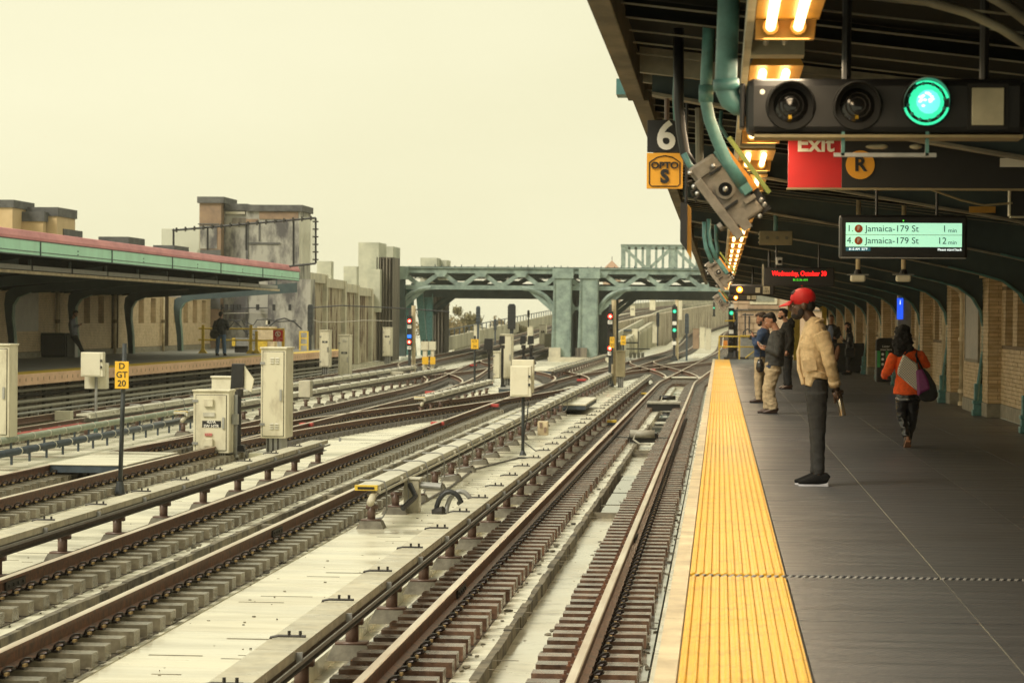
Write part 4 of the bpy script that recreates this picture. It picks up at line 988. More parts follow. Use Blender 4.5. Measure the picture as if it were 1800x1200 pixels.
for dx in (.5, 1.3): MB().prism([(a.x + dx, 3.7), (a.x + dx + .5, 3.7), (a.x + dx + .9, -1), (a.x + dx + .5, -1)], 181, 181.4).build('raking_leg', M['teal'], T)
a, b = at(764, 520, y=184), at(789, 520, y=184)
T = thing('rear_pile_tower', (a.x, 184, -1), 'streaked pile tower seen through the left bridge arch', 'tower'); poly = []
for q in range(4):
    w = (b.x - a.x) / 4
    for u, v in ((0, 0), (.35, 0), (.5, .25), (.85, .25)): poly.append((a.x + (q + u) * w, 190 + v))
MB().prism([(p_ - .9, q_) for p_, q_ in poly] + [(b.x - .9, 190), (b.x - .9, 193), (a.x - .9, 193)], -1.2, 3.6, 'z').build('sheet', M['under'], T)
# far truss bridge, roof, viaduct beyond
FY2 = 420
T = truss('far_truss', 'big pale green truss bridge far beyond, faded by the haze', FY2, -15.9, 30, 13.75, 9.6, 8.0, .3, 'tealB', .8)
for k in range(12):
    x = -15.5 + 4 * k; MB().box(x - .35, x + .35, FY2 - .3, FY2 + .3, 9.8, 13.4).build('upright', M['tealB'], T)
    plate(MB(), (x, 9.8 if k % 2 else 13.4), (x + 4, 13.4 if k % 2 else 9.8), .5, .3, FY2 + .1, .4).build('diagonal', M['tealB'], T)
bk = MB()
for k in range(40): bk.box(-15 + k * 1.1, -14.6 + k * 1.1, FY2 + 7, FY2 + 7.4, 9.6, 13.6)
bk.box(-15.9, 30, FY2 + 7, FY2 + 7.5, 13.2, 13.7); bk.box(-15.9, 30, FY2 - .5, FY2 + 8, 8.2, 9.55)
bk.build('rear_lattice', M['tealB'], T)
T = thing('pyramid_roof', (-20, 500, 0), 'pinkish pyramid roof with finial peeking over the bridge', 'roof')
a, b, c = at(1058, 475, y=500), at(1092, 475, y=500), at(1075, 457, y=500)
MB().add([(a.x, 500, a.z), (b.x, 500, b.z), (b.x, 504, b.z), (a.x, 504, a.z), (c.x, 502, c.z)], [(0,1,4), (1,2,4), (2,3,4), (3,0,4), (3,2,1,0)]).build('roof', M['roofp'], T); MB().cyl((c.x, 502, c.z), (c.x, 502, c.z + .7), .08, 6).build('finial', M['cap'], T)
MB().box(a.x + .2, b.x - .2, 500.2, 503.8, -10, a.z).build('wall', M['pinkb'], T)
# rising viaduct in the distance
def ramp(name, label, xl, xr, f, y0, y1, m, drop, step=10, cat='viaduct'):
    """f(y) gives (centre x, rail z); xl/xr offsets"""
    T = thing(name, (f(y0)[0], y0, -1), label, cat); L, Q = [], []; y = y0
    while y <= y1: x, z = f(y); L.append((x + xl, y, z - .3)); Q.append((x + xr, y, z - .3)); y += step
    s = MB().strip(L, Q, drop); s.build('deck', M[m], T); return T
RU = ramp('upper_viaduct', 'upper concrete viaduct climbing right in the haze beyond the bridge', -4, 6.0, cl3, 196, 760, 'viad', 6)
def parapet(T, f, off, y0, y1, h, m, step=10, nm='parapet', base=-.3):
    L, Q = [], []; y = y0
    while y <= y1: x, z = f(y); L.append((x + off - .12, y, z + h)); Q.append((x + off + .12, y, z + h)); y += step
    MB().strip(L, Q, h - base).build(nm, M[m], T)
parapet(RU, cl3, 5.5, 197, 750, .9, 'viad'); parapet(RU, cl4, -2.6, 196, 750, .75, 'viad')
rp = MB(); L = []; y = 196
while y < 750: x, z = cl4(y); L.append((x - 2.6, y, z + 1.3)); rp.box(x - 2.64, x - 2.56, y - .05, y + .05, z + .7, z + 1.3); y += 4
rp.tube(L, .05, 5); rp.build('railing', M['navyp'], RU, kind='stuff')
def clw(y): return (cl2(y)[0] - 3.2, cl2(y)[1])
RL = ramp('lower_viaduct', 'lower track bed swinging right and climbing beyond the bridge', -2.4, 9.5, cl2, 232, 620, 'viad', 5)

WL = thing('dividing_wall', (-8, 230, -1), 'ribbed concrete wall between the lower tracks and the upper viaduct', 'retaining wall')
def f3(y): return (cl3(y)[0] + 6.3, cl3(y)[1])
L, Q = [], []; y = 197
while y < 700: x, z = f3(y); L.append((x - .2, y, z + .5)); Q.append((x + .2, y, z + .5)); y += 8
MB().strip(L, Q, 7).build('wall', M['viad'], WL); rb = MB(); y = 214
while y < 560: x, z = f3(y); rb.box(x + .15, x + .42, y, y + .6, -1.3, z + .4); y += 6
rb.build('rib', M['viad'], WL, kind='stuff')
WM = thing('distant_wall', (-6, 300, 0), 'pale streaked wall rising to the right behind the green signal', 'retaining wall')
L, Q = [], []; 
for k in range(14):
    y = 250 + k * 18; x = -11 + k * 1.15 + (k / 13) ** 2 * 9; z = 1.2 + k * .42; L.append((x, y, z)); Q.append((x + .4, y, z))
MB().strip(L, Q, 9).build('wall', M['wallc'], WM)
# bushes and trees behind the left tracks
random.seed(9)
def bush(cx, cy, z0, w, h, n, m, label):
    T = thing('leafy_bush', (cx, cy, z0), label, 'bush', 'autumn bushes left of the viaduct'); tr = MB()
    for k in range(4):
        a = random.uniform(-.5, .5) * w; tr.tube([(cx + a * .2, cy, z0), (cx + a * .6, cy + random.uniform(-.5, .5), z0 + h * .5), (cx + a, cy, z0 + h * .85)], [.12, .08, .03], 5)
    tr.build('branch', M['bark'], T); lf = MB()
    cl = [(random.uniform(-.5, .5) * w, random.uniform(-1.6, 1.6), random.uniform(.3, .92) * h, random.uniform(.2, .42)) for q in range(26)]
    for k in range(n):
        bx, by, bz, br_ = random.choice(cl); 
        if abs(bx) > w * .3 and bz > h * .7: bz *= .7
        d = Vector((random.gauss(0, 1), random.gauss(0, 1), random.gauss(0, 1))).normalized() * (random.random() ** .5) * br_ * h * .42
        p = Vector((cx + bx, cy + by, z0 + bz)) + d; s = random.uniform(.07, .17); u = Vector((random.gauss(0, 1), random.gauss(0, 1), random.gauss(0, 1))).normalized(); v = u.orthogonal().normalized()
        lf.add([p + u * s, p + v * s * .6, p - u * s, p - v * s * .6], [(0, 1, 2, 3)])
    lf.build('foliage', M[m], T, kind='stuff')
bush(-25.4, 262, -3, 4.5, 5.9, 7000, 'leaf', 'brown olive bush nearest the left bridge column row')
bush(-22.9, 266, -3, 4.5, 5.0, 6000, 'leaf2', 'tawny lower bush in the middle of the bushes')
bush(-20.6, 270, -3, 3.5, 4.4, 3500, 'leaf', 'small olive bush at the right end of the bushes')
bush(-28.2, 258, -3, 5, 6.5, 3500, 'leaf2', 'tawny bush seen under the left bridge arch')
T = thing('ramp_wall', (-22, 230, -1), 'low pale wall with drain blocks in front of the bushes', 'retaining wall')
L, Q = [], []
for k in range(12): y = 205 + k * 20; x, z = cl4(y); L.append((x - 2.9, y, z + .35)); Q.append((x - 2.7, y, z + .35))
MB().strip(L, Q, 4).build('wall', M['viad'], T)
for k in range(4):
    y = 218 + k * 10; x, z = cl4(y); MB().box(x - 2.95, x - 2.4, y, y + .4, z + .35, z + .85).build('block', M['capc'], T)
# ================================================================== cabinets, boxes, posts and signals in the yard
random.seed(21)
def px_rect(x0, x1, yt, yb, y):
    a, b = at((x0 + x1) / 2, yt, y=y), at((x0 + x1) / 2, yb, y=y); return at(x0, yt, y=y).x, at(x1, yt, y=y).x, b.z, a.z
def cabinet(x0, x1, yt, yb, y, label, m='cab', depth=.45, side_px=0, legs=0, door=True, louvres=(), plate_=None, lid=True, gz=None, group='cream signal cabinets', name='signal_cabinet', cat='cabinet', handle=True):
    """front face between the pixel columns x0..x1 at distance y; body stands on legs px high"""
    xa, xb, zb, zt = px_rect(x0, x1, yt, yb, y); g = gz if gz is not None else zc
    T = thing(name, ((xa + xb) / 2, y, min(g, zb)), label, cat, group); w = xb - xa; h = zt - zb
    MB().box(xa, xb, y, y + depth, zb, zt - .03).build('body', M[m], T, bevel=.012)
    if lid: MB().box(xa - .02, xb + .02, y - .03, y + depth + .02, zt - .035, zt).build('lid', M[m], T, bevel=.008)
    if door:
        d = MB(); i = .06 * w + .015; d.box(xa + i, xb - i, y - .022, y - .002, zb + i, zt - .05 - i); D = d.build('door', M[m], T, bevel=.006)
        sh = MB(); q = i - .01
        for (a, b, c, e) in ((xa + q, xa + i, zb + q, zt - .04 - i), (xb - i, xb - q, zb + q, zt - .04 - i), (xa + i, xb - i, zb + q, zb + i), (xa + i, xb - i, zt - .05 - i, zt - .04 - i)): sh.box(a, b, y - .004, y - .001, c, e)
        sh.build('door_gap', M['shadow'], T, kind='stuff')
        if handle:
            hz = zb + h * .47; H_ = MB().box(xb - i - .07, xb - i - .03, y - .05, y - .022, hz - .1, hz + .12); H_.build('handle', M['alu'], D)
        for hz in (zb + h * .15, zb + h * .82): MB().box(xa - .015, xa + i + .04, y - .035, y - .02, hz - .02, hz + .03).build('hinge', M['cabg'], D)
        for lz in louvres:
            for a in range(2):
                for b in range(3):
                    cx, cz = xa + w * (.38 + .2 * a), zb + h * lz + b * .045; MB().prism([(y - .022, cz), (y - .045, cz + .004), (y - .022, cz + .03)], cx, cx + w * .15, 'x').build('louvre', M['cover2'], D)
        if plate_:
            pz = zb + h * plate_[1]; MB().box(xa + w * .26, xb - w * .26 + (.04 * w), y - .03, y - .023, pz - .09 * min(1, w), pz + .09 * min(1, w)).build('name_plate', M['ink'], D)
            for r_, t_ in enumerate(plate_[0]): text(t_, .085 * min(1.3, w / .75), ((xa + xb) / 2 + .01, y - .033, pz + .04 - .08 * r_ if len(plate_[0]) > 1 else pz), M['white'], T, bold=.002)
    if legs:
        b = MB(); b.box(xa + w * .2, xb - w * .2, y + .08, y + depth - .08, g, zb); b.build('pedestal', M['cabg'], T); f = MB()
        for q in range(3): f.box(xa + w * (.25 + .2 * q), xa + w * (.31 + .2 * q), y + .06, y + .08, g, zb)
        f.build('pedestal_rib', M['dsteel'], T, kind='stuff')
    return T
T = cabinet(459, 503, 610, 770, 51.5, 'tall cream cabinet with two louvre groups on a ribbed pedestal, tallest in the yard', louvres=(.1, .82), legs=1, depth=.9)
a = T.location; MB().box(a.x - .42, a.x + .55, 51.1, 52.9, zc, zc + .13).build('concrete_base', M['bench'], T, bevel=.02)
T = cabinet(340, 403, 685, 796, 50.2, 'squat cream heater cabinet with black name plate, red tag and side conduit', depth=.6, plate_=(('427A', 'SW HTR'), .46))
xa, xb, zb, zt = px_rect(340, 403, 685, 796, 50.2)
for z in (zb + .13, zb + .90): MB().box(xa + .22, xa + .40, 50.12, 50.17, z, z + .16).build('vent_hood', M['cab'], T, bevel=.012)
MB().box(xa + .2, xa + .43, 50.15, 50.17, zb + .71, zb + .79).build('blank_plate', M['cover2'], T); MB().box(xa + .24, xa + .38, 50.15, 50.17, zb + .335, zb + .385).build('red_tag', M['redbox'], T); text('CAUTION', .03, (xa + .31, 50.145, zb + .36), M['white'], T, depth=.002)
MB().box(xa + .04, xb + .02, 50.3, 50.8, zc + .02, zb - .06).build('dark_base', M['navyp'], T); sp = MB()
for q in range(14): sp.cyl((xa + .03 + q * .045, 50.25, zb - .07), (xa + .03 + q * .045, 50.25, zb), .014, 5)
sp.build('cable_stub', M['pipe'], T, kind='stuff')
MB().tube([(xb + .07, 50.5, zt - .1), (xb + .07, 50.5, zb - .1), (xb + .12, 50.45, zc + .1)], .04, 8).build('conduit', M['cabg'], T, smooth=True); MB().box(xb + .02, xb + .12, 50.4, 50.6, zb + .55, zb + .75).build('conduit_box', M['cabg'], T)
T = cabinet(372, 413, 661, 704, 53, 'cream box behind the heater cabinet, fixed to the black post', m='cabw', depth=.4, door=False, gz=-1.2)
MB().box(T.location.x + .05, T.location.x + .32, 53.1, 53.2, -.2, -.1).build('arm', M['blk'], T)
cabinet(-40, 17, 604, 768, 49, 'cream cabinet cut by the left edge of the photo', depth=.6, handle=True)
def box_on_post(x0, x1, yt, yb, y, label, ybase, m='cabw', depth=.25, post_m='cabg', px=None, r=.035, double=None, knobs=True):
    xa, xb, zb, zt = px_rect(x0, x1, yt, yb, y); p = at(px or (x0 + x1) / 2, ybase, y=y); T = thing('relay_box', (p.x, y + .1, zc), label, 'relay box', 'relay boxes on posts')
    MB().box(xa, xb, y, y + depth, zb, zt).build('box', M[m], T, bevel=.012); MB().box(xa + .02, xb - .06, y - .014, y - .002, zb + .03, zt - .02).build('door', M[m], T, bevel=.006)
    MB().cyl((p.x, y + depth + .06, zc), (p.x, y + depth + .06, zb + .2), r, 10).build('post', M[post_m], T, smooth=True); MB().cyl((p.x, y + depth + .06, zc), (p.x, y + depth + .06, zc + .12), r * 2.6, 10, r).build('foot', M[post_m], T)
    if knobs:
        for q in (.35, .62): MB().box(xb - .055, xb - .02, y - .05, y, zb + (zt - zb) * q, zb + (zt - zb) * q + .05).build('latch', M['dsteel'], T)
    if double:
        a, b, c, d = px_rect(*double, y + .5); MB().box(a, b, y + depth + .12, y + depth + .35, c, d).build('rear_box', M[m], T, bevel=.012)
    return T
T = box_on_post(142, 181, 619, 662, 60, 'double ivory box on a pale post with teal foot, left of the yellow sign', 742, px=163, double=(151, 190, 638, 683))
MB().cyl((T.location.x, 60.31, zc), (T.location.x, 60.31, zc + .35), .05, 10).build('teal_sleeve', M['teal'], T, smooth=True)
T = box_on_post(897, 934, 643, 697, 53.3, 'ivory box on a dark post standing on the cream walkway slab', 797, px=917, post_m='post', double=(901, 939, 632, 690))
MB().cyl((T.location.x - .02, 53.6, -.0), (T.location.x - .02, 53.6, .6), .04, 8).build('mast', M['cabg'], T); MB().tube([(T.location.x + .12, 53.4, -.1), (T.location.x + .1, 53.4, -.4), (T.location.x + .02, 53.4, -.9), (T.location.x + .3, 53.3, -1.1)], .012, 5).build('cable', M['pipeD'], T)
T = cabinet(945, 963, 738, 765, 61, 'small beige box with two dark windows on the walkway slab', m='nose', depth=.3, door=False, lid=False, gz=-1.2)
for q in (.55, .2): MB().box(T.location.x + (-.07 if q > .3 else .03), T.location.x + (-.01 if q > .3 else .09), 60.98, 61, T.location.z + .3 * q + .1, T.location.z + .3 * q + .22).build('window', M['towerb'], T)
cabinet(96, 124, 720, 749, 66, 'low ivory box among the conduits left of the yellow sign', m='cabw', depth=.3, door=False, lid=False)
cabinet(595, 615, 588, 672, 112, 'cream cabinet with black plate, right of two in front of the pile wall', depth=.8, plate_=(('HTR',), .62), legs=1, louvres=(.1, .85), handle=True)
cabinet(562, 580, 580, 645, 118, 'narrow cream cabinet with black plate on dark legs, left of two by the pile wall', depth=.6, plate_=(('SIG',), .68), legs=1)
cabinet(673, 688, 575, 626, 150, 'cream cabinet with black plate against the far end of the pile wall', depth=.7, plate_=(('SIG',), .68), legs=1)
cabinet(880, 901, 587, 665, 101, 'tall cream cabinet behind the ivory box on its post', depth=.6, legs=1)
cabinet(867, 880, 617, 665, 100, 'slim cream cabinet beside the tall one behind the black signal back', depth=.5, handle=False)
cabinet(525, 545, 667, 698, 74, 'low pale concrete trough block left of the tall cabinet row', m='capc', door=False, lid=False, depth=.5, name='trough_block', cat='concrete block', group=None)
cabinet(686, 708, 652, 670, 112, 'low ribbed concrete block left of the red and blue signal post', m='capc', door=False, lid=False, depth=.6, name='trough_block', cat='concrete block', group=None)
cabinet(1083, 1099, 616, 662, 109, 'pinkish grey cabinet attached right of the double red signal', m='beige', depth=.5, door=False, legs=1)
for k, (x0, x1, yt, yb, y, l) in enumerate(((1147, 1157, 570, 603, 205, 'small cream cabinet beside the blue grey post beyond the bridge'), (1218, 1229, 577, 613, 215, 'pale cabinet in the group left of the railing, pinkish one'), (1230, 1239, 575, 612, 212, 'pale cabinet in the group left of the railing, middle one'), (1240, 1250, 577, 615, 205, 'pale cabinet in the group left of the railing, right one'), (948, 960, 570, 605, 200, 'cream relay house left of the bridge column, with two dark ports'), (957, 971, 586, 610, 196, 'low cream relay box at the foot of the bridge column'), (927, 936, 573, 600, 210, 'cream relay case behind the twin black signal backs'), (1108, 1116, 537, 555, 330, 'cream relay case with two ports high on the upper viaduct'), (1142, 1152, 525, 545, 380, 'tall cream relay case on the upper viaduct, right of two'), (1190, 1199, 527, 562, 300, 'pale tall case behind the green signal'), (833, 841, 571, 610, 150, 'cream case behind the small yellow sign'))):
    cabinet(x0, x1, yt, yb, y, l, m=('towerb' if k == 1 else 'cab'), depth=1, door=False, gz=None, group='small cream cases beyond the bridge', name='relay_case', cat='relay case')
    q = px_rect(x0, x1, yt, yb, y)
    if k in (4, 7):
        for s_ in (.35, .65):
            MB().box(q[0] + (q[1]-q[0]) * s_ - .05, q[0] + (q[1]-q[0]) * s_ + .05, y - .05, y - .002, q[2] + (q[3]-q[2]) * .6, q[2] + (q[3]-q[2]) * .6 + .12).build('port', M['ink'], bpy.data.objects[[o.name for o in bpy.data.objects if o.name.startswith('relay_case')][-1]])
# supports under the cases that stand above the climbing deck are part of the case footing
# yellow DGT 20 sign on its post
T = thing('speed_sign', (-9.35, 40.4, zc), 'yellow sign lettered D GT 20 on a tall black post, nearest in the yard', 'sign', 'yellow signs on black posts'); a = at(202, 635, y=40.3); b = at(226, 683, y=40.3)
px_, py_ = (a.x + b.x) / 2, 40.4
MB().cyl((px_ - .04, py_, zc), (px_ + .02, py_, a.z + .28), .036, 10).build('post', M['post'], T, smooth=True); MB().cyl((px_ - .04, py_, zc), (px_ - .04, py_, zc + .22), .09, 10, .05).build('foot', M['post'], T); MB().box(px_ - .17, px_ + .11, py_ - .1, py_ + .1, zc, zc + .03).build('base_plate', M['dsteel'], T)
bl = MB()
for q in (-.15, .09): bl.cyl((px_ + q, py_ - .07, zc), (px_ + q, py_ - .07, zc + .08), .014, 6)
bl.build('bolt', M['dsteel'], T, kind='stuff'); MB().box(a.x, b.x, 40.3, 40.315, b.z, a.z).build('sign_plate', M['ysign'], T, bevel=.006)
for q, t_ in enumerate(('D', 'GT', '20')): text(t_, .135, (px_, 40.296, a.z - .075 - .135 * q), M['ink'], T, bold=.001)
def small_sign(px0, px1, py0, py1, y, pybase, txt, label, ptop=None):
    a, b = at(px0, py0, y=y), at(px1, py1, y=y); cx = (a.x + b.x) / 2; g = at((px0 + px1) / 2, pybase, y=y).z
    T = thing('speed_sign', (cx, y, g), label, 'sign', 'yellow signs on black posts'); MB().box(a.x, b.x, y, y + .02, b.z, a.z).build('sign_plate', M['ysign'], T)
    MB().cyl((cx, y + .06, g), (cx, y + .06, (at(px0, ptop, y=y).z if ptop else a.z + .15)), .04, 8).build('post', M['post'], T)
    for q, t_ in enumerate(txt): text(t_, (a.z - b.z) / (len(txt) + .6), (cx, y - .004, a.z - (a.z - b.z) * (q + .5) / len(txt)), M['ink'], T)
small_sign(828, 841, 596, 613, 97, 690, ('CT', '20'), 'small yellow sign lettered CT 20 on a thin black post left of centre', 590)
small_sign(1072, 1080, 592, 611, 108.6, 640, ('D', '20'), 'narrow yellow sign fixed on the double red signal post')
small_sign(1091, 1100, 590, 606, 125, 640, ('D', '10'), 'small yellow sign right of the double red signal post', 588)
# signal heads seen from behind
def signal_back(x0, x1, yt, yb, y, ybase, label, white=False):
    xa, xb, zb, zt = px_rect(x0, x1, yt, yb, y); cx = (xa + xb) / 2; g = at((x0 + x1) / 2, ybase, y=y).z; T = thing('signal_lamp', (cx, y, g), label, 'signal', 'dark signal heads seen from behind')
    MB().prism([(xa, zb), (xb, zb + .04), (xb, zt), (xa + (xb - xa) * .1, zt)], y, y + .22).build('housing', M['blk'], T, bevel=.01)
    if white: MB().prism([(xb + .01, zt - .05), (xb + .2, zb + .2), (xb + .15, zb - .05), (xb + .01, zb + .02)], y + .05, y + .12).build('white_flag', M['cabw'], T)
    MB().cyl((cx + (xb-xa)*.1, y + .1, g), (cx + (xb-xa)*.1, y + .1, zb), .05, 10).build('post', M['blk'], T); MB().prism([(cx - .1, g), (cx + .22, g), (cx + .14, g + .3), (cx - .02, g + .3)], y, y + .2).build('foot', M['blk'], T)
    MB().cyl((cx + (xb-xa)*.1, y + .1, zb - .14), (cx + (xb-xa)*.1, y + .1, zb), .09, 10).build('clamp', M['dsteel'], T)
signal_back(405, 428, 639, 684, 51.6, 808, 'black signal seen from behind with a white pointed flag, behind the heater cabinet', True)
signal_back(850, 866, 595, 616, 105, 678, 'black signal head seen from behind, left of the twin heads')
signal_back(877, 887, 590, 606, 98, 690, 'small black signal on a thin post, left of the tall cream cabinet')
signal_back(914, 924, 590, 606, 99, 640, 'left head of the twin black signals seen from behind')
signal_back(927, 938, 590, 606, 99, 640, 'right head of the twin black signals seen from behind')
def tall_post(x0, x1, yt, yb, y, label, m='navyp', n=5):
    xa, xb, zb, zt = px_rect(x0, x1, yt, yb, y); T = thing('signal_ladder_post', ((xa + xb) / 2, y, zb), label, 'post', 'dark tall posts in the yard'); w = xb - xa
    MB().box(xa + w * .25, xb - w * .25, y, y + w * .6, zb, zt - (zt - zb) * .4).build('post', M[m], T); h = MB(); z0 = zt - (zt - zb) * .42; MB().prism([(xa, z0), (xb, z0), (xb, zt - .08), (xb - w * .2, zt), (xa + w * .2, zt), (xa, zt - .08)], y - w * .2, y + w * .8).build('housing', M[m], T)
    c = MB()
    for q in range(n): z = z0 + (zt - .1 - z0) * (q + .5) / n; c.box(xa - w * .06, xb + w * .06, y - w * .26, y - w * .2, z, z + .03)
    c.build('band', M['dsteel'], T, kind='stuff')
tall_post(541, 550, 535, 664, 128, 'dark post with long housing at the end of the far platform', 'post', 6)
tall_post(893, 906, 534, 640, 104.5, 'thick black ribbed signal back rising behind the tall cabinet', 'post', 8)
tall_post(837, 844, 538, 612, 140, 'blue grey tall post behind the small yellow sign')
tall_post(868, 873, 561, 605, 180, 'short blue grey post right of the bushes')
tall_post(927, 931, 545, 575, 190, 'thin blue grey post left of the bridge columns')
tall_post(1154, 1159, 549, 608, 200, 'slim blue grey post under the bridge')
tall_post(1204, 1211, 551, 634, 170, 'blue grey post right of the green signal')
# colour light signals
def signal(px, w, ytop, ybase, y, lamps, plates, label, m='blk', mast=None, tagm=None):
    g = at(px, ybase, y=y).z; zt = at(px, ytop, y=y).z; s = y / F; cx = at(px, ybase, y=y).x; W_ = w * s / 2
    T = thing('colour_light_signal', (cx, y, g), label, 'signal', 'colour light signals'); MB().box(cx - W_ * .5, cx + W_ * .5, y + .05, y + .25, g, zt).build('post', M['post'], T)
    MB().prism([(cx - W_ * 1.6, g), (cx + W_ * 1.6, g), (cx + W_ * .7, g + .3), (cx - W_ * .7, g + .3)], y, y + .3).build('foot', M['post'], T)
    zs = [at(px, q[0], y=y).z for q in lamps] or [zt]
    hz = MB(); hz.box(cx - W_, cx + W_, y, y + .3, min(zs) - 14 * s, max(zs) + 9 * s); hz.build('housing', M[m], T, bevel=.01)
    for py, c in lamps:
        z = at(px, py, y=y).z; r = W_ * .82; MB().tube([(cx, y - .16, z + r * .1), (cx, y + .0, z)], r, 14, cap=False).build('hood', M['blk'], T); o = MB().cyl((cx, y - .02, z), (cx, y - .004, z), r * .88, 16).build('lens', G[c] if c else M['lens'], T)
        if c: MB().cyl((cx, y - .032, z), (cx, y - .021, z), r * .38, 12).build('lamp_core', G['core'] if c in ('redl', 'amber') else G['greenc'], o)
    for py, c, t_ in plates:
        z = at(px, py, y=y).z; MB().box(cx - W_ * .8, cx + W_ * .8, y - .02, y - .003, z - W_ * .7, z + W_ * .7).build('plate', c, T)
        if t_: text(t_, W_ * 1.1, (cx, y - .024, z), M['ink'], T)
    if mast:
        a, b = at(mast, ytop - 8, y=y + .5), at(mast, ybase, y=y + .5); MB().cyl((b.x, y + .5, g), (a.x, y + .5, a.z), .10, 8).build('mast', M['nose'], T)
    return T
signal(719, 8.5, 545, 660, 125, [(564, 'redl'), (601, 'redl')], [(574, M['white'], 'D'), (583, M['ink'], ''), (591, G['bluel'], ''), (611, M['white'], '18')], 'signal post with two red lamps and a blue plate, by the left bridge arch', mast=727)
signal(1071.5, 10, 535, 678, 109.4, [(556, 'redl'), (575, None), (612, 'redl')], [(566, M['white'], 'D'), (621, M['white'], '4')], 'signal post with two red lamps in front of the bridge pier', mast=1079)
signal(1185, 9, 535, 634, 165, [(547, 'green'), (580, 'green')], [(568, M['white'], ''), (603, M['white'], '')], 'signal with two green lamps under the right bridge span', mast=1190)
signal(1255, 4, 538, 556, 300, [(541, 'green')], [], 'tiny distant green signal high on the right')
signal(1285, 10, 531, 628, 111.5, [(550, 'green'), (571, None), (593, None), (605, None)], [(538, M['white'], ''), (583, M['white'], '')], 'signal post with one green lamp at the end of the near platform')
T = bpy.data.objects['colour_light_signal.004']; a = at(1275, 605, y=111.4); MB().box(a.x - .09, a.x + .09, 111.4, 111.5, a.z - .16, a.z + .16).build('orange_box', M['wbox'], T)
MB().box(T.location.x - .3, T.location.x + .75, 111.3, 111.9, -.05, .08).build('base', M['dsteel'], T)
T = thing('steel_column', (1.05, 111.6, 0), 'dark round steel column beside the green lamp post at the platform end', 'column'); a = at(1293.5, 545, y=111.6)
MB().cyl((a.x, 111.6, 0), (a.x, 111.6, a.z), .09, 12).build('shaft', M['blk'], T, smooth=True); MB().cyl((a.x, 111.6, 0), (a.x, 111.6, .35), .19, 12, .14).build('foot', M['blk'], T)
# pair of relay boxes with yellow plates
T = thing('twin_relay_box', (-14.1, 125, zc), 'twin cream relay boxes with two yellow plates on pale posts, left of centre', 'relay box')
for k, (x0, x1) in enumerate(((740, 754), (754, 766))):
    xa, xb, zb, zt = px_rect(x0, x1, 600, 615, 122); MB().box(xa, xb - .02, 122, 122.4, zb, zt).build('box', M['cab'], T); MB().box(xa + .08, xb - .1, 122.05, 122.35, zc, zb).build('post', M['cab'], T)
    for q in range(2): MB().cyl((xa + .1 + q * .15, 122.2, zt), (xa + .1 + q * .15, 122.2, zt + .08), .04, 6).build('gland', M['blk'], T)
    a, b = at(x0 + 2, 627, y=121.9), at(x1 - 1, 640, y=121.9); MB().box(a.x, b.x, 121.9, 121.95, b.z, a.z).build('yellow_plate', M['ysign'], T)
# white picnic-like cable racks beyond the bridge base
T = thing('cable_rack', (-6, 190, -1), 'row of pale drums on dark racks beyond the bridge pier', 'cable rack'); 
for q in range(4):
    a = at(1106 + q * 7, 607, y=192); MB().box(a.x, a.x + .22, 192, 192.4, -1.15, -.75).build('drum', M['cover2'], T)
a, b = at(1100, 601, y=192), at(1122, 601, y=192); MB().box(a.x, b.x, 192, 192.6, a.z - .1, a.z).build('rack_top', M['navyp'], T); MB().box(a.x, b.x + .8, 193, 194, a.z - .55, a.z - .47).build('rack_top', M['navyp'], T)
T = thing('concrete_hut', (-4.8, 230, -1), 'low concrete hut with flat dark roof beyond the bridge', 'hut'); xa, xb, zb, zt = px_rect(1084, 1121, 580, 604, 225)
MB().box(xa, xb, 225, 230, -1.2, zt - .1).build('wall', M['viad'], T); MB().box(xa - .1, xb - .5, 224.8, 230, zt - .1, zt + .05).build('roof', M['navyp'], T); MB().box(xb - .5, xb, 224.9, 228, -1.2, zt + .1).build('cream_end', M['cab'], T)

# ================================================================== far platform furniture
T = thing('yellow_railing', (-21.5, 112, 0), 'yellow pipe railing with gate at the far platform end', 'railing'); RY = 113.5
for px, yt, yb in ((357, 571, 614), (441, 571, 616), (451, 582, 616), (498, 580, 608)):
    a, b = at(px, yt, y=RY), at(px, yb, y=RY); MB().box(a.x - .06, a.x + .06, RY - .05, RY + .05, 0, a.z).build('post', M['yelp'], T)
    MB().prism([(a.x - .2, 0), (a.x + .2, 0), (a.x + .07, .18), (a.x - .07, .18)], RY - .08, RY + .08).build('foot', M['yelp'], T)
for yt in (577, 597):
    a, b = at(349, yt, y=RY), at(500, yt + 1.5, y=RY); MB().cyl((a.x, RY, (a.z + b.z) / 2), (b.x, RY, (a.z + b.z) / 2), .035, 8).build('rail', M['yelp'], T)
T = thing('railing_cabinet', (-19.8, 116, 0), 'cream cabinet behind the yellow railing under the red sign', 'cabinet'); xa, xb, zb, zt = px_rect(452, 482, 574, 614, 116); MB().box(xa, xb, 116, 116.8, 0, zt).build('body', M['nose'], T); MB().box(xa + .05, xb - .3, 115.97, 116, 0, zt * .45).build('lower_door', M['yelp'], T)
T = thing('bench_crate', (-21.5, 116.5, 0), 'pale crate on dark legs with a yellow stripe behind the far railing', 'crate'); xa, xb, zb, zt = px_rect(408, 436, 594, 608, 116.5); MB().box(xa, xb, 116.5, 117.2, zb, zt).build('crate', M['cabg'], T); MB().box(xa, xa + .15, 116.45, 116.5, zb, zt).build('yellow_stripe', M['yelp'], T); MB().box(xa + .1, xb - .1, 116.6, 117.1, 0, zb).build('legs', M['shadow'], T)
T = thing('warning_sign', (-19, 113, 1), 'square red sign with white ring symbol on the yellow railing', 'sign'); a, b = at(480, 580, y=113.3), at(497, 600, y=113.3)
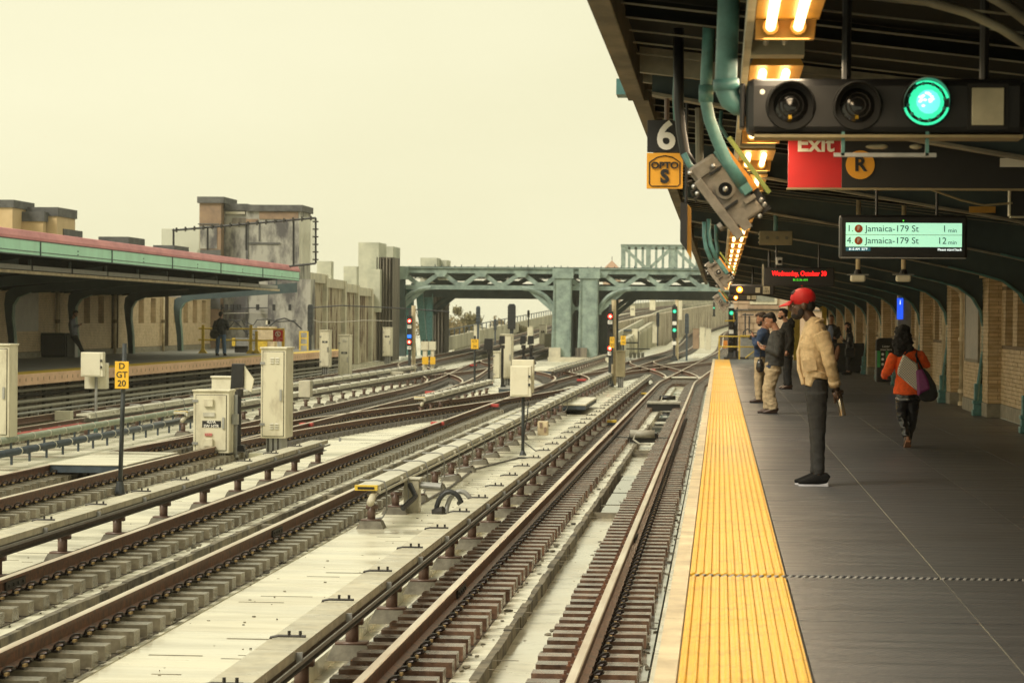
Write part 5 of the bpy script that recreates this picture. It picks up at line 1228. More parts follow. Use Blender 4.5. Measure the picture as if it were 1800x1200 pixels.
MB().box(a.x, b.x, 113.3, 113.33, b.z, a.z).build('board', M['red'], T); c = ((a.x + b.x) / 2, a.z - .17); rg = MB(); rg.tube([(c[0] + .11 * math.cos(R(q)), 113.28, c[1] + .11 * math.sin(R(q))) for q in range(0, 361, 24)], .016, 5); rg.build('ring', M['white'], T)
MB().box(c[0] - .02, c[0] + .02, 113.27, 113.29, c[1] - .07, c[1] + .06).build('figure', M['white'], T); rg = MB(); rg.bar((c[0] - .08, 113.27, c[1] + .08), (c[0] + .08, 113.27, c[1] - .08), .02); rg.build('slash', M['white'], T)
for q in range(2): text(('NO TRESPASSING', 'DANGER')[q], .05, (c[0], 113.28, b.z + .13 - .08 * q), M['white'], T, depth=.004)
T = thing('orange_gate', (-18.3, 126, 0), 'orange yellow ladder gate at the very end of the far platform', 'gate'); xa, xb, zb, zt = px_rect(526, 542, 582, 618, 127)
g = MB(); g.box(xa, xa + .07, 127, 127.1, 0, zt); g.box(xb - .07, xb, 127, 127.1, 0, zt); g.build('post', M['yelp'], T); g = MB()
for q in range(3): MB().box(xa + .07, xb - .07, 127, 127.1, zt * (q + 1) / 3 - .07, zt * (q + 1) / 3).build('bar', M['yelp'], T)
T = thing('black_bin_box', (-25, 96.5, 0), 'big black box standing against the far platform wall', 'storage box'); xa, xb, zb, zt = px_rect(61, 114, 585, 631, 98); MB().box(xa, xb, 98, 99.1, 0.02, zt).build('body', M['blkm'], T, bevel=.03); MB().box(xa + .05, xb - .05, 97.97, 98, .1, zt - .1).build('front_panel', M['blk'], T)
T = thing('grey_box', (-24.3, 99, 0), 'grey box the far man leans on, beside the black box', 'cabinet'); xa, xb, zb, zt = px_rect(117, 134, 589, 631, 98.6); MB().box(xa, xb, 98.4, 98.9, 0, zt).build('body', M['cabg'], T, bevel=.01); MB().box(xa + .03, xb - .03, 98.385, 98.4, .1, zt - .1).build('door', M['cabg'], T)

# ================================================================== near platform end: railing, gates, building
T = thing('yellow_railing', (0, 110, 0), 'yellow pipe railing across the end of the near platform', 'railing'); 
for px, yt in ((1264.5, 590), (1300, 590), (1339, 588)):
    a = at(px, yt, y=110); MB().cyl((a.x, 110, 0), (a.x, 110, a.z), .03, 8).build('post', M['yelp'], T)
for yt in (591, 609): a, b = at(1264, yt, y=110), at(1339, yt, y=110); MB().cyl((a.x, 110, a.z), (b.x, 110, a.z), .028, 8).build('rail', M['yelp'], T)
a, b = at(1310, 629, y=110), at(1338, 608, y=110); MB().cyl(a, b, .028, 8).build('brace', M['yelp'], T)
a, b = at(1290, 548, y=110.2), at(1290, 566, y=110.2); MB().cyl(a, b, .03, 6).build('handrail_end', M['yelp'], T); a, b = at(1274, 564, y=110.2), at(1293, 563, y=110.2); MB().cyl(a, b, .03, 6).build('handrail_end', M['yelp'], T)
T = thing('grey_cabinet', (1.4, 112, 0), 'blue grey steel cabinet behind the railing at the near platform end', 'cabinet'); xa, xb, zb, zt = px_rect(1302, 1331, 592, 628, 113); MB().box(xa, xb, 113, 113.6, -.1, zt).build('body', M['cabg'], T, bevel=.02); MB().box(xa + .2, xb - .02, 112.97, 113, .05, zt - .05).build('door', M['cabg'], T); MB().box(xa - .02, xb + .05, 112.95, 113.6, zt, zt + .07).build('lid', M['yelp'], T)
T = thing('yellow_gate_columns', (3.3, 109, 0), 'pair of tall yellow gate posts with ladder rungs at the near platform end', 'gate')
for px, w in ((1388, .16), (1401, .26), (1380, .07)):
    a = at(px, 535 if px > 1385 else 570, y=109.6); MB().box(a.x - w/2, a.x + w/2, 109.5, 109.7, 0, a.z).build('post', M['yelp'], T)
for q in range(6): a, b = at(1388, 545 + q * 13, y=109.6), at(1401, 545 + q * 13, y=109.6); MB().box(a.x, b.x, 109.55, 109.6, a.z - .04, a.z).build('rung', M['yelp'], T)
T = thing('yellow_stanchion', (4.0, 108.5, 0), 'tall yellow post with curled top behind the man in the suit', 'post'); a = at(1449, 540, y=108.8); MB().box(a.x - .1, a.x + .1, 108.7, 108.9, 0, a.z + .1).build('post', M['yelp'], T); MB().tube([(a.x - .1, 108.7, a.z), (a.x - .2, 108.7, a.z - .05), (a.x - .16, 108.7, a.z - .15), (a.x - .05, 108.7, a.z - .1)], .03, 6).build('curl', M['yelp'], T)
T = thing('end_building', (4, 140, -1), 'pinkish stone building with a pale window frame beyond the near platform end', 'building')
xa, xb, zb, zt = px_rect(1288, 1480, 480, 628, 140)
MB().box(xa, 9, 140, 150, -1.2, 4.2).build('wall', M['pinkb'], T); MB().box(xa - .05, 9, 139.9, 139.98, at(1400, 546, y=140).z, at(1400, 544, y=140).z).build('string_course', M['cap'], T)
a, b = at(1318, 522, y=139.8), at(1366, 535, y=139.8)
wfr = MB().box(a.x, b.x, 139.85, 139.98, b.z, a.z + .9).build('window', M['winf'], T); MB().box(a.x + .15, b.x - .15, 139.82, 139.845, b.z + .15, a.z + .8).build('pane', M['glass'], wfr); MB().box(a.x - .1, b.x + .1, 139.8, 139.98, b.z - .25, b.z - .05).build('sill', M['towerb'], wfr)
jn = MB(); random.seed(4)
for r_ in range(9):
    z = -.2 + r_ * .34; jn.box(xa, xa + 2.4, 139.975, 139.99, z, z + .025); x = xa + random.uniform(0, .5)
    while x < xa + 2.4: jn.box(x, x + .022, 139.975, 139.99, z, z + .34); x += random.uniform(.4, .8)
jn.build('stone_joint', M['towerb'], T, kind='stuff')
cb_ = MB()
for pts_ in ([(1296, 540), (1296, 612)], [(1310, 550), (1310, 600)], [(1317, 555), (1317, 585), (1330, 585)], [(1305, 553), (1325, 553)], [(1305, 600), (1307, 583), (1314, 578), (1322, 583), (1324, 600)]): cb_.tube([at(a_, b_, y=139.7) for a_, b_ in pts_], .04, 5)
cb_.build('wall_cable', M['pipeD'], T, kind='stuff')
# ------------------------------------------------ bin, black wall, kiosk
T = thing('litter_bin', (3.95, 69, 0), 'black litter bin with white lettering and green recycling label behind the orange coat', 'litter bin'); xa, xb, zb, zt = px_rect(1541, 1574, 594, 672, 69)
MB().box(xa, xb, 69, 69.5, .03, zt - .34).build('body', M['blk'], T, bevel=.03); MB().prism([(xa - .01, zt - .34), (xb + .01, zt - .34), (xb, zt - .06), (xb - .1, zt), (xa + .1, zt), (xa, zt - .06)], 68.98, 69.52).build('lid', M['blkm'], T, bevel=.015)
MB().box(xa + .05, xb - .05, 68.97, 68.979, zt - .16, zt - .09).build('slot', M['shadow'], T); text('Litter', .085, ((xa + xb) / 2, 68.965, zt - .22), M['white'], T); text('stops here', .07, ((xa + xb) / 2, 68.965, zt - .3), M['white'], T)
MB().box(xa + .02, xa + .1, 68.985, 68.999, .42, .98).build('green_label', G['sgrn'] if False else mat('label green', (.05, .4, .1), .5), T); MB().box(xa + .24, xa + .3, 68.985, 68.999, .62, .98).build('green_label', MATS['label green'], T)
for q in range(4): MB().cyl((xa + .16, 68.985, .5 + q * .13), (xa + .16, 68.999, .5 + q * .13), .035, 10).build('white_mark', M['white'], T)
T = thing('black_screen_wall', (3.9, 84, 0), 'low matt black screen wall behind the woman with the phone', 'screen'); xa, xb, zb, zt = px_rect(1455, 1521, 603, 655, 83); MB().box(xa - .3, xb, 83.2, 84.2, .02, zt).build('body', M['blkm'], T, bevel=.02); MB().box(xa - .3, xb, 83.17, 83.2, zt - .08, zt - .03).build('top_trim', M['blk'], T)
T = thing('help_kiosk', (4.2, 60, 0), 'slim grey help kiosk with a glowing blue display by the wall', 'kiosk'); xa, xb, zb, zt = px_rect(1578, 1602, 518, 600, 62); MB().box(xa, xb, 62, 62.25, .0, zt).build('body', M['cabg'], T, bevel=.02); p, q = at(1577, 524, y=61.98), at(1587.5, 561, y=61.98)
MB().box(p.x, q.x, 61.97, 61.999, q.z, p.z).build('blue_display', G['blue'], T); text('i', .16, ((p.x + q.x) / 2, 61.965, p.z - .1), G['stxt'], T)

# ================================================================== things hanging under the near canopy
random.seed(31)
def bxp(x0, x1, yt, yb, y, d=.1): a, b, c, e = px_rect(x0, x1, yt, yb, y); return MB().box(a, b, y, y + d, c, e)
LX0, LX1, LZ = .14, .42, 2.90
T = thing('strip_light', (.28, 11, LZ), 'warm lit twin tube strip light row running along under the canopy', 'strip light')
MB().box(LX0 - .035, LX0, 9, 108, LZ - .01, LZ + .07).build('rail', M['cover2'], T)
tubes = []
for k in range(28):
    y = 10.2 + 3.35 * k
    h = MB(); h.prism([(LX0 + .005, LZ), (LX1, LZ), (LX1 - .06, LZ + .13), (LX0 + .06, LZ + .13)], y, y + 1.3); h.build('reflector', M['boxlit'], T)
    MB().prism([(LX0 + .005, LZ - .085), (LX1 - .02, LZ - .085), (LX1, LZ + .1), (LX0 + .005, LZ + .1)], y + 1.31, y + 1.36).build('end_plate', M['boxlit'], T)
    for dx in (.07, .19): MB().cyl((LX0 + dx, y + .02, LZ - .035), (LX0 + dx, y + 1.28, LZ - .035), .022, 10).build('tube', G['tube'], T); MB().cyl((LX0 + dx, y + 1.26, LZ - .035), (LX0 + dx, y + 1.3, LZ - .035), .036, 10).build('socket', M['boxlit'], T)
    MB().box(LX0 + .005, LX1 - .03, y + 1.5, y + 2.6, LZ + .05, LZ + .13).build('unlit_housing', M['pedc'], T)
    for dx in (.07, .16): MB().cyl((LX0 + dx, y + 1.52, LZ + .025), (LX0 + dx, y + 2.5, LZ + .025), .014, 8).build('tube', M['tubeoff'], T)
    MB().box(LX0, LX1 - .02, y + 2.62, y + 2.8, LZ - .02, LZ + .1).build('bracket', M['plate'], T)
for k in range(4):
    ld = bpy.data.lights.new('tube_light', 'AREA'); ld.shape = 'RECTANGLE'; ld.size = .2; ld.size_y = 20; ld.energy = 105; ld.color = (1, .78, .5); lo = bpy.data.objects.new('tube_light', ld); col.objects.link(lo); lo.location = (.28, 20 + k * 24, LZ - .08); lo.parent = None
# big horizontal signal
Ys = 12.3
T = thing('overhead_signal', (.75, Ys, 2.6), 'big black horizontal signal with glowing green lens and blank square plate', 'signal', 'horizontal signals under the canopy')
a, b, c, d = px_rect(1312, 1806, 138, 236, Ys)
MB().box(a, b, Ys, Ys + .25, c, d).build('housing', M['blk'], T, bevel=.035)
MB().box(a + .04, b - .02, Ys - .03, Ys + .2, c - .018, c - .004).build('bottom_lip', M['beige'], T)
MB().box(a - .03, a - .002, Ys + .04, Ys + .2, c + .03, d - .02).build('end_cap', M['blk'], T, bevel=.01)
def lamp(cx_, cz_, lit, y, r=.105):
    rim = MB().tube([(cx_, y - .012, cz_), (cx_, y - .001, cz_)], [r * 1.08, r * 1.12], 28).build('lamp_rim', M['blkm'], T)
    ring = [(cx_ + r * math.cos(R(q)), cz_ + r * math.sin(R(q))) for q in range(-20, 201, 10)]
    hd = MB(); hd.strip([(p[0], y - .13 * max(.25, (p[1] - cz_) / r * .75 + .4), p[1]) for p in ring], [(p[0], y - .01, p[1]) for p in ring], .006, (0, 0, 1)); hd.build('hood', M['blkm'] if not lit else M['teal'], T, smooth=False)  # lit lamp's hood goes teal: its green light put into the colour
    L_ = MB().ell((cx_, y - .005, cz_), (r * .8, .03, r * .8), 24, 12).build('lens', G['green'] if lit else M['lens'], T, smooth=True)
    if lit:
        g_ = MB()
        g_.tube([(cx_ + r * .98 * math.cos(R(q)), y - .02, cz_ + r * .98 * math.sin(R(q))) for q in range(195, 346, 10)], .006, 5); g_.tube([(cx_ + r * .95 * math.cos(R(q)), y - .02, cz_ + r * .95 * math.sin(R(q))) for q in range(10, 130, 10)], .008, 5); g_.build('lit_rim', G['green'], L_)  # lamplight on the rim put in as emission; the rim is no lamp
        MB().ell((cx_ + .005, y - .012, cz_), (r * .62, .03, r * .62), 20, 10).build('lens_core', G['greenc'], L_, smooth=True); k_ = MB(); random.seed(8)
        for q in range(16): t_ = random.random() * 6.28; rr = random.random() ** .6 * r * .38; k_.ell((cx_ + rr * math.cos(t_), y - .041, cz_ + rr * math.sin(t_)), (.009, .004, .006), 6, 4)
        k_.build('hot_spot', glow('white hot', (.7, 1, .92), .9), L_, kind='stuff')
        nb = MB()
        for q in range(12): t_ = R(q * 30 + 10); nb.ell((cx_ + r * .82 * math.cos(t_), y - .02, cz_ + r * .82 * math.sin(t_)), (.009, .008, .009), 6, 4)
        nb.build('lens_lug', M['teal'], L_, kind='stuff')
    else:
        MB().box(cx_ - .012, cx_ + .004, y - .04, y - .034, cz_ - r * .62, cz_ - r * .45).build('glint', M['gold'], L_)
        for rr in (.55, .35): MB().tube([(cx_ + r * rr * math.cos(R(q)), y - .034, cz_ + r * rr * math.sin(R(q))) for q in range(0, 361, 24)], .003, 4).build('lens_ring', M['dsteel'], L_)
for px, lit in ((1390, 0), (1507, 0), (1628, 1)):
    p = at(px, 186 if not lit else 180, y=Ys); lamp(p.x, p.z, lit, Ys - .002)
p, q = at(1708, 155, y=Ys), at(1764, 221, y=Ys); MB().box(p.x - .02, q.x + .02, Ys - .012, Ys - .001, q.z - .02, p.z + .02).build('plate_frame', M['blkm'], T); MB().box(p.x, q.x, Ys - .02, Ys - .013, q.z, p.z).build('blank_plate', M['plate'], T, bevel=.004)
p = at(1340, 162, y=Ys); MB().cyl((p.x, Ys - .01, p.z), (p.x, Ys, p.z), .012, 10).build('bolt', M['white'], T)
for px in (1488, 1730): p = at(px, 100, y=Ys + .1); MB().cyl((p.x, Ys + .1, d - .01), (p.x, Ys + .1, 3.25), .022, 8).build('hanger_rod', M['blk'], T)
for px in (1482, 1630): p, q = at(px, 243, y=Ys), at(px, 274, y=Ys); MB().box(p.x - .008, p.x + .008, Ys, Ys + .03, q.z, p.z + .03).build('bar_hanger', M['teal'], T)
p, q = at(1466, 273, y=Ys), at(1646, 273, y=Ys); MB().box(p.x, q.x, Ys, Ys + .04, q.z - .008, q.z + .01).build('lower_bar', M['alu'], T)
for px, w in ((1540, .05), (1550, .03), (1610, .03)): p = at(px, 258, y=Ys + .1); MB().ell((p.x, Ys + .1, p.z), (w, .03, .012), 10, 6).build('cable_clip', M['plate'], T)
T = thing('teal_conduit', (.03, Ys, 3), 'thick teal conduit dropping from the canopy and bending into the big signal', 'conduit', 'teal conduits under the canopy')
P_ = lambda *l, y: [at(a_, b_, y=y) for a_, b_ in l]
c_ = P_((1281, -60), (1281, 0), (1279, 60), (1276, 140), (1277, 160), (1284, 176), (1296, 184), (1316, 187), y=Ys + .12); MB().tube(c_, .052, 16).build('pipe', M['teal'], T, smooth=True)
MB().tube([c_[3], c_[4]], .062, 16).build('coupling', M['teal'], T, smooth=True)
T = thing('teal_conduit', (-.05, 14.3, 3), 'curved teal conduit feeding the nearest tilted cast housing', 'conduit', 'teal conduits under the canopy')
c_ = P_((1247, 20), (1244, 90), (1241, 150), (1241, 180), (1247, 210), (1260, 245), (1278, 285), (1306, 325), y=14.4); MB().tube(c_, .034, 14).build('pipe', M['teal'], T, smooth=True); MB().tube([c_[2], c_[3]], .041, 14).build('coupling', M['teal'], T, smooth=True)
MB().tube(P_((1243, -20), (1246, 40), (1247, 110), y=14.6), .036, 10).build('dark_sleeve', M['blk'], T, smooth=True)
T = thing('teal_conduit', (-.3, 15.5, 3), 'thin teal and black conduit pair left of the number six sign post', 'conduit', 'teal conduits under the canopy')
MB().tube(P_((1188, 40), (1188, 130), (1186, 170), (1188, 212), y=16.6), .016, 8).build('pipe', M['teal'], T, smooth=True); MB().tube(P_((1193, 50), (1193, 180), (1197, 230), (1204, 270), (1222, 300), y=15.2), .03, 8).build('dark_sleeve', M['blk'], T, smooth=True)
MB().tube(P_((1202, 270), (1212, 290), (1228, 305), y=15.1), .018, 8).build('pipe', M['teal'], T, smooth=True)
T = thing('pale_standpipe', (-.1, 20, 2.5), 'mottled pale pipe hanging behind the tilted cast housing', 'pipe'); MB().tube(P_((1229, 190), (1230, 300), y=19), .03, 8).build('pipe', M['purl'], T); MB().tube(P_((1268, 195), (1266, 220), (1277, 240), (1290, 256), y=18.8), .014, 8).build('thin_branch', M['teal'], T, smooth=True)
# tilted housings
def housing(cx_, cy_, k, Y, label, full=True):
    """k scales photo offsets measured on the nearest one"""
    f = lambda px, py: at(cx_ + (px - 1275) * k, cy_ + (py - 335) * k, y=Y)
    S = Y * k / F * 1.0; T = thing('cast_housing', tuple(f(1275, 335)), label, 'signal housing', 'tilted cast housings under the canopy edge')
    q = [f(1254, 268), f(1208, 298), f(1290, 405), f(1344, 368)]; MB().prism([(p.x, p.z) for p in q], Y, Y + 60 * S, 'y').build('body', M['castg'], T, bevel=5 * S)
    a_, b_ = f(1226, 318), f(1302, 418); MB().bar((a_.x, Y - 8 * S, a_.z), (b_.x, Y - 8 * S, b_.z), 16 * S, 7 * S, ref=(0, 1, 0)).build('edge_bar', M['castg'], T, bevel=1.5 * S)
    c_ = f(1275, 333); o = MB().tube([(c_.x, Y - 8 * S, c_.z), (c_.x, Y, c_.z)], 17 * S, 20).build('ring_boss', M['castg'], T, smooth=False); MB().cyl((c_.x, Y - 9 * S, c_.z), (c_.x, Y - 8.1 * S, c_.z), 12 * S, 18).build('ring_recess', M['lens'], o); MB().ell((c_.x, Y - 9 * S, c_.z), (5 * S, 3 * S, 5 * S), 10, 6).build('centre_stud', M['alu'], o)
    for (u, v, w_, h_) in ((1236, 305, 9, 26), (1310, 395, 18, 18), (1258, 300, 4, 26), (1286, 360, 4, 26), (1318, 350, 8, 22)):
        p = f(u, v); mxr = Matrix.Rotation(R(-50), 3, 'Y'); MB().ob((p.x, Y - 3 * S, p.z), (w_ * S, 10 * S, h_ * S), Matrix.Rotation(R(55), 3, 'Y')).build('rib', M['castg'] if w_ > 5 else M['blk'], T)
    for (u, v) in ((1213, 304), (1220, 328), (1226, 340), (1338, 352), (1344, 360), (1254, 292), (1336, 380)):
        p = f(u, v); MB().ell((p.x, Y - 4 * S, p.z), (4.5 * S, 4 * S, 4.5 * S), 8, 6).build('bolt', M['alu'] if v % 2 == 0 else M['gold'], T)
    p = f(1270, 396); MB().cyl((p.x, Y + 5 * S, p.z), (p.x - 6 * S, Y + 5 * S, p.z - 5 * S), 8 * S, 10).build('plug', M['castg'], T)
    for u, v in ((1216, 318), (1224, 334), (1230, 346)): p = f(u, v); MB().tube([(p.x, Y - 3 * S, p.z), (p.x - 9 * S, Y - 8 * S, p.z - 3 * S), (p.x - 5 * S, Y - 5 * S, p.z - 10 * S)], 2.5 * S, 6).build('fitting', M['dsteel'], T)
    a_, b_ = f(1262, 262), f(1312, 336); MB().bar((a_.x, Y + 5 * S, a_.z), (b_.x, Y + 5 * S, b_.z), 20 * S, 15 * S, ref=(0, 1, 0)).build('teal_duct', M['teal'], T, bevel=2 * S)
    p = f(1310, 330); MB().ob((p.x, Y - 2 * S, p.z), (18 * S, 14 * S, 24 * S), Matrix.Rotation(R(-35), 3, 'Y')).build('teal_block', M['teal'], T, bevel=2 * S)
    a_, b_ = f(1258, 242), f(1328, 332); MB().bar((a_.x, Y + 12 * S, a_.z), (b_.x, Y + 12 * S, b_.z), 12 * S, 9 * S, ref=(0, 1, 0)).build('orange_strip', M['orange'], T)
    a_, b_ = f(1281, 240), f(1353, 338); MB().bar((a_.x, Y + 25 * S, a_.z), (b_.x, Y + 25 * S, b_.z), 8 * S, 9 * S, ref=(0, 1, 0)).build('green_strut', M['lime'], T)
    a_, b_ = f(1300, 300), f(1346, 372); MB().bar((a_.x, Y + 40 * S, a_.z), (b_.x, Y + 40 * S, b_.z), 24 * S, 30 * S, ref=(0, 1, 0)).build('dark_back', M['blk'], T)
    return T
housing(1275, 335, 1, 14.6, 'tilted cast grey housing with ring boss, orange strip and green strut, nearest')
housing(1263, 479, .38, 38, 'tilted cast grey housing farther along the canopy edge, second')
housing(1267, 530, .22, 66, 'small tilted cast housing above the green platform end lamp, third')
for k, (u, yy) in enumerate((((1238, 390), 30), ((1246, 385), 30), ((1259, 395), 32))):
    T = thing('teal_conduit', tuple(at(u[0], u[1], y=yy)), ['left', 'middle', 'right'][k] + ' teal conduit of the three dropping to the second tilted housing', 'conduit', 'teal conduits under the canopy')
    MB().tube(P_((u[0], u[1]), (u[0], u[1] + 25), (u[0] + 3, u[1] + 45), (u[0] + 14, u[1] + 72) if k < 2 else (u[0] + 1, u[1] + 60), y=yy), .025, 8).build('pipe', M['teal'], T, smooth=True)
T = thing('side_sign', tuple(at(1203, 400, y=17.5)), 'narrow dark sign box seen edge on with a copper coloured side', 'sign box')
p, q = at(1196, 356, y=17.6), at(1207, 440, y=17.6); MB().prism([(p.x, p.z), (q.x, p.z), (q.x, q.z), (p.x, q.z + .06)], 17.6, 18.1).build('case', M['blk'], T); p, q = at(1208, 358, y=17.9), at(1214, 455, y=17.9); MB().prism([(p.x, p.z), (q.x, p.z - .03), (q.x + .005, q.z), (p.x, q.z + .05)], 17.9, 18.0).build('copper_side', M['boxlit'], T)
p = at(1206, 340, y=17.7); MB().cyl((p.x, 17.7, p.z - .06), (p.x, 17.7, 3.2), .012, 6).build('hanger', M['blk'], T)
# number six and OPTO sign
T = thing('stop_marker_sign', (-.36, 17, 2.45), 'black number 6 plate above an amber OPTO S plate hanging at the canopy edge', 'sign')
p, q = at(1138, 211, y=17), at(1201, 268, y=17); MB().box(p.x, q.x, 17, 17.02, q.z, p.z).build('six_plate', M['ink'], T, bevel=.003); c6 = ((p.x + q.x) / 2, (p.z + q.z) / 2)
text('6', .255, (c6[0] + .005, 16.992, c6[1] - .005), M['white'], T, bold=.006, depth=.006)
p, q = at(1137, 269, y=17), at(1200, 332, y=17); MB().box(p.x, q.x, 17, 17.02, q.z, p.z).build('opto_plate', M['osign'], T, bevel=.003); cx_ = (p.x + q.x) / 2
w_ = (q.x - p.x) / 2 - .018; t_, b_ = p.z, q.z; ol = [(cx_ - w_, t_ - .06), (cx_ - w_ * .5, t_ - .028), (cx_, t_ - .018), (cx_ + w_ * .5, t_ - .028), (cx_ + w_, t_ - .06), (cx_ + w_, b_ + .03), (cx_ + w_ - .015, b_ + .016), (cx_ - w_ + .015, b_ + .016), (cx_ - w_, b_ + .03), (cx_ - w_, t_ - .06)]
MB().tube([(x_, 16.996, z_) for x_, z_ in ol], .0035, 4).build('border', M['ink'], T)
text('OPTO', .058, (cx_, 16.992, t_ - .082), M['ink'], T, bold=.0022, depth=.006, sx=1.12); text('S', .115, (cx_, 16.992, t_ - .155), M['ink'], T, bold=.006, depth=.006)
p = at(1172, 200, y=17.01); MB().cyl((p.x, 17.03, p.z - .1), (p.x + .0, 17.03, 3.25), .016, 8).build('hanger', M['pedi'], T)
# exit sign
T = thing('exit_sign', (1.5, 18, 2.5), 'long black overhead sign with red Exit panel, amber R disc and white arrow', 'sign')
p, q = at(1386, 246, y=18), at(1480, 330, y=18); zt_ = p.z + .12; MB().box(q.x, 3.4, 18, 18.06, q.z, zt_).build('black_panel', M['ink'], T); MB().box(p.x, q.x - .003, 18, 18.06, q.z, zt_).build('red_panel', M['red'], T)
MB().box(p.x - .01, 3.4, 17.99, 18.07, q.z - .014, q.z - .001).build('edge_trim', M['beige'], T)
text('Exit', .155, (at(1433, 258, y=18).x, 17.994, at(1433, 254, y=18).z), M['white'], T, bold=.004, depth=.004, sx=1.05); p = at(1512, 290, y=18); MB().cyl((p.x, 17.985, p.z), (p.x, 17.999, p.z), .098, 30).build('route_disc', M['osign'], T); text('R', .135, (p.x, 17.98, p.z), M['ink'], T, bold=.004)
p = at(1784, 268, y=18); ar = MB(); ar.prism([(p.x - .1, p.z - .1), (p.x + .1, p.z - .1), (p.x + .1, p.z + .1), (p.x + .04, p.z + .1), (p.x + .04, p.z + .005), (p.x - .03, p.z + .1), (p.x - .1, p.z + .055), (p.x + .005, p.z - .04), (p.x - .1, p.z - .04)], 17.985, 17.999); ar.build('arrow', M['white'], T)
for px in (1560, 1740): p = at(px, 300, y=18.03); MB().cyl((p.x, 18.03, zt_), (p.x, 18.03, 3.2), .02, 6).build('hanger', M['blk'], T)
# countdown display
Yd = 22; T = thing('arrival_display', (1.5, Yd, 2.1), 'glowing arrival display listing two Jamaica trains, hung in a black case', 'display')
a, b, c, d = px_rect(1476, 1701, 378, 455, Yd); MB().box(a, b, Yd, Yd + .14, c, d).build('case', M['blk'], T, bevel=.02); MB().box(a + .01, b - .01, Yd - .012, Yd - .001, c + .004, c + .012).build('case_lip', M['alu'], T)
a, b, c, d = px_rect(1487, 1691, 392, 434, Yd); MB().box(a, b, Yd - .006, Yd - .001, c, d).build('screen', G['screen'], T); m_ = (c + d) / 2; MB().box(a, b, Yd - .009, Yd - .007, m_ - .002, m_ + .002).build('row_line', M['panel'], T)
h = (d - c) / 2; navy = mat('navy type', (.02, .06, .09), .5)
for r_, (n_, t_) in enumerate((('1.', '1'), ('4.', '12'))):
    z = d - h * (r_ + .5); text(n_, h * .78, (a + .035, Yd - .009, z), navy, T, depth=.002); MB().cyl((a + .105, Yd - .014, z), (a + .105, Yd - .007, z), h * .34, 20).build('route_disc', mat('route orange', (.62, .13, .03), .5), T)
    text('F', h * .5, (a + .105, Yd - .017, z), M['white'], T, bold=.001, depth=.002); text('Jamaica-179 St', h * .76, (a + .16, Yd - .009, z), navy, T, depth=.002, align='LEFT'); text(t_, h * .78, (b - .125, Yd - .009, z), navy, T, depth=.002, align='RIGHT'); text('min', h * .5, (b - .115, Yd - .009, z - .012), navy, T, depth=.002, align='LEFT')
a2, b2, c2_, d2 = px_rect(1487, 1530, 435, 441, Yd); MB().box(a2, b2, Yd - .006, Yd - .001, c2_, d2).build('footer', G['sdark'], T); text('8:15 AM  53°F', .026, ((a2 + b2) / 2, Yd - .009, (c2_ + d2) / 2), G['stxt'], T, depth=.002); text('Please stand back', .028, (b - .1, Yd - .009, (c2_ + d2) / 2), G['stxt'], T, depth=.002)
p = at(1588, 388, y=Yd); MB().cyl((p.x, Yd - .01, p.z), (p.x, Yd, p.z), .006, 8).build('status_light', G['sgrn'], T)
for px in (1541, 1647): p = at(px, 350, y=Yd + .05); MB().cyl((p.x, Yd + .05, 2.45), (p.x, Yd + .05, 3.15), .014, 6).build('hanger', M['blk'], T)
# led board
Yl = 42; T = thing('led_board', (1.2, Yl, 2.2), 'dark led board with a red date line and small green line', 'display'); a, b, c, d = px_rect(1343, 1467, 470, 503, Yl); MB().box(a, b, Yl, Yl + .2, c, d).build('case', M['blk'], T, bevel=.015); MB().box(a - .03, a, Yl, Yl + .1, c, d + .05).build('end_bracket', M['purl'], T)
text('Wednesday, October 30', .105, ((a + b) / 2, Yl - .01, d - .10), G['sred'], T, depth=.004, bold=.002, sx=.82); text('8:15:36 AM', .05, ((a + b) / 2 + .02, Yl - .01, d - .20), G['sgrn'], T, depth=.004)
for px in (1365, 1440): p = at(px, 460, y=Yl); MB().cyl((p.x, Yl + .1, d), (p.x, Yl + .1, 3.0), .02, 6).build('hanger', M['blk'], T)
T = thing('speaker_box', (.7, 33, 2.6), 'brown ribbed box with three round studs hanging on a rod', 'speaker'); Yb = 33; a, b, c, d = px_rect(1335, 1393, 406, 430, Yb); MB().box(a, b, Yb, Yb + .18, c, d).build('box', M['beige'], T, bevel=.008)
for q in range(3): MB().cyl((a + .1 + q * .12, Yb - .012, (c + d) / 2), (a + .1 + q * .12, Yb, (c + d) / 2), .022, 10).build('stud', M['pedc'], T)
for q in range(3): MB().box(a - .015, a, Yb, Yb + .05, c + .02 + q * .05, c + .04 + q * .05).build('fin', M['plate'], T)
p = at(1364, 380, y=Yb); MB().cyl((p.x, Yb + .05, d), (p.x, Yb + .05, 3.1), .028, 8).build('rod', M['teal'], T)
for k, px in enumerate((1508, 1588)):
    Yb = 30; p = at(px, 486, y=Yb); T = thing('pendant_lamp', (p.x, Yb, p.z), 'unlit cream pendant lamp below the arrival display, the ' + ('left', 'right')[k] + ' one', 'lamp', 'cream pendant lamps')
    MB().box(p.x - .085, p.x + .085, Yb - .06, Yb + .06, p.z - .06, p.z + .015).build('shade', M['cabw'], T, bevel=.02); MB().box(p.x - .12, p.x + .12, Yb - .03, Yb + .03, p.z + .016, p.z + .028).build('wing', M['cabg'], T); MB().cyl((p.x, Yb, p.z + .028), (p.x, Yb, p.z + .08), .05, 12, .03).build('collar', M['blk'], T); MB().cyl((p.x, Yb, p.z + .08), (p.x, Yb, 3.0), .026, 8).build('stem', M['nose'], T, smooth=True)
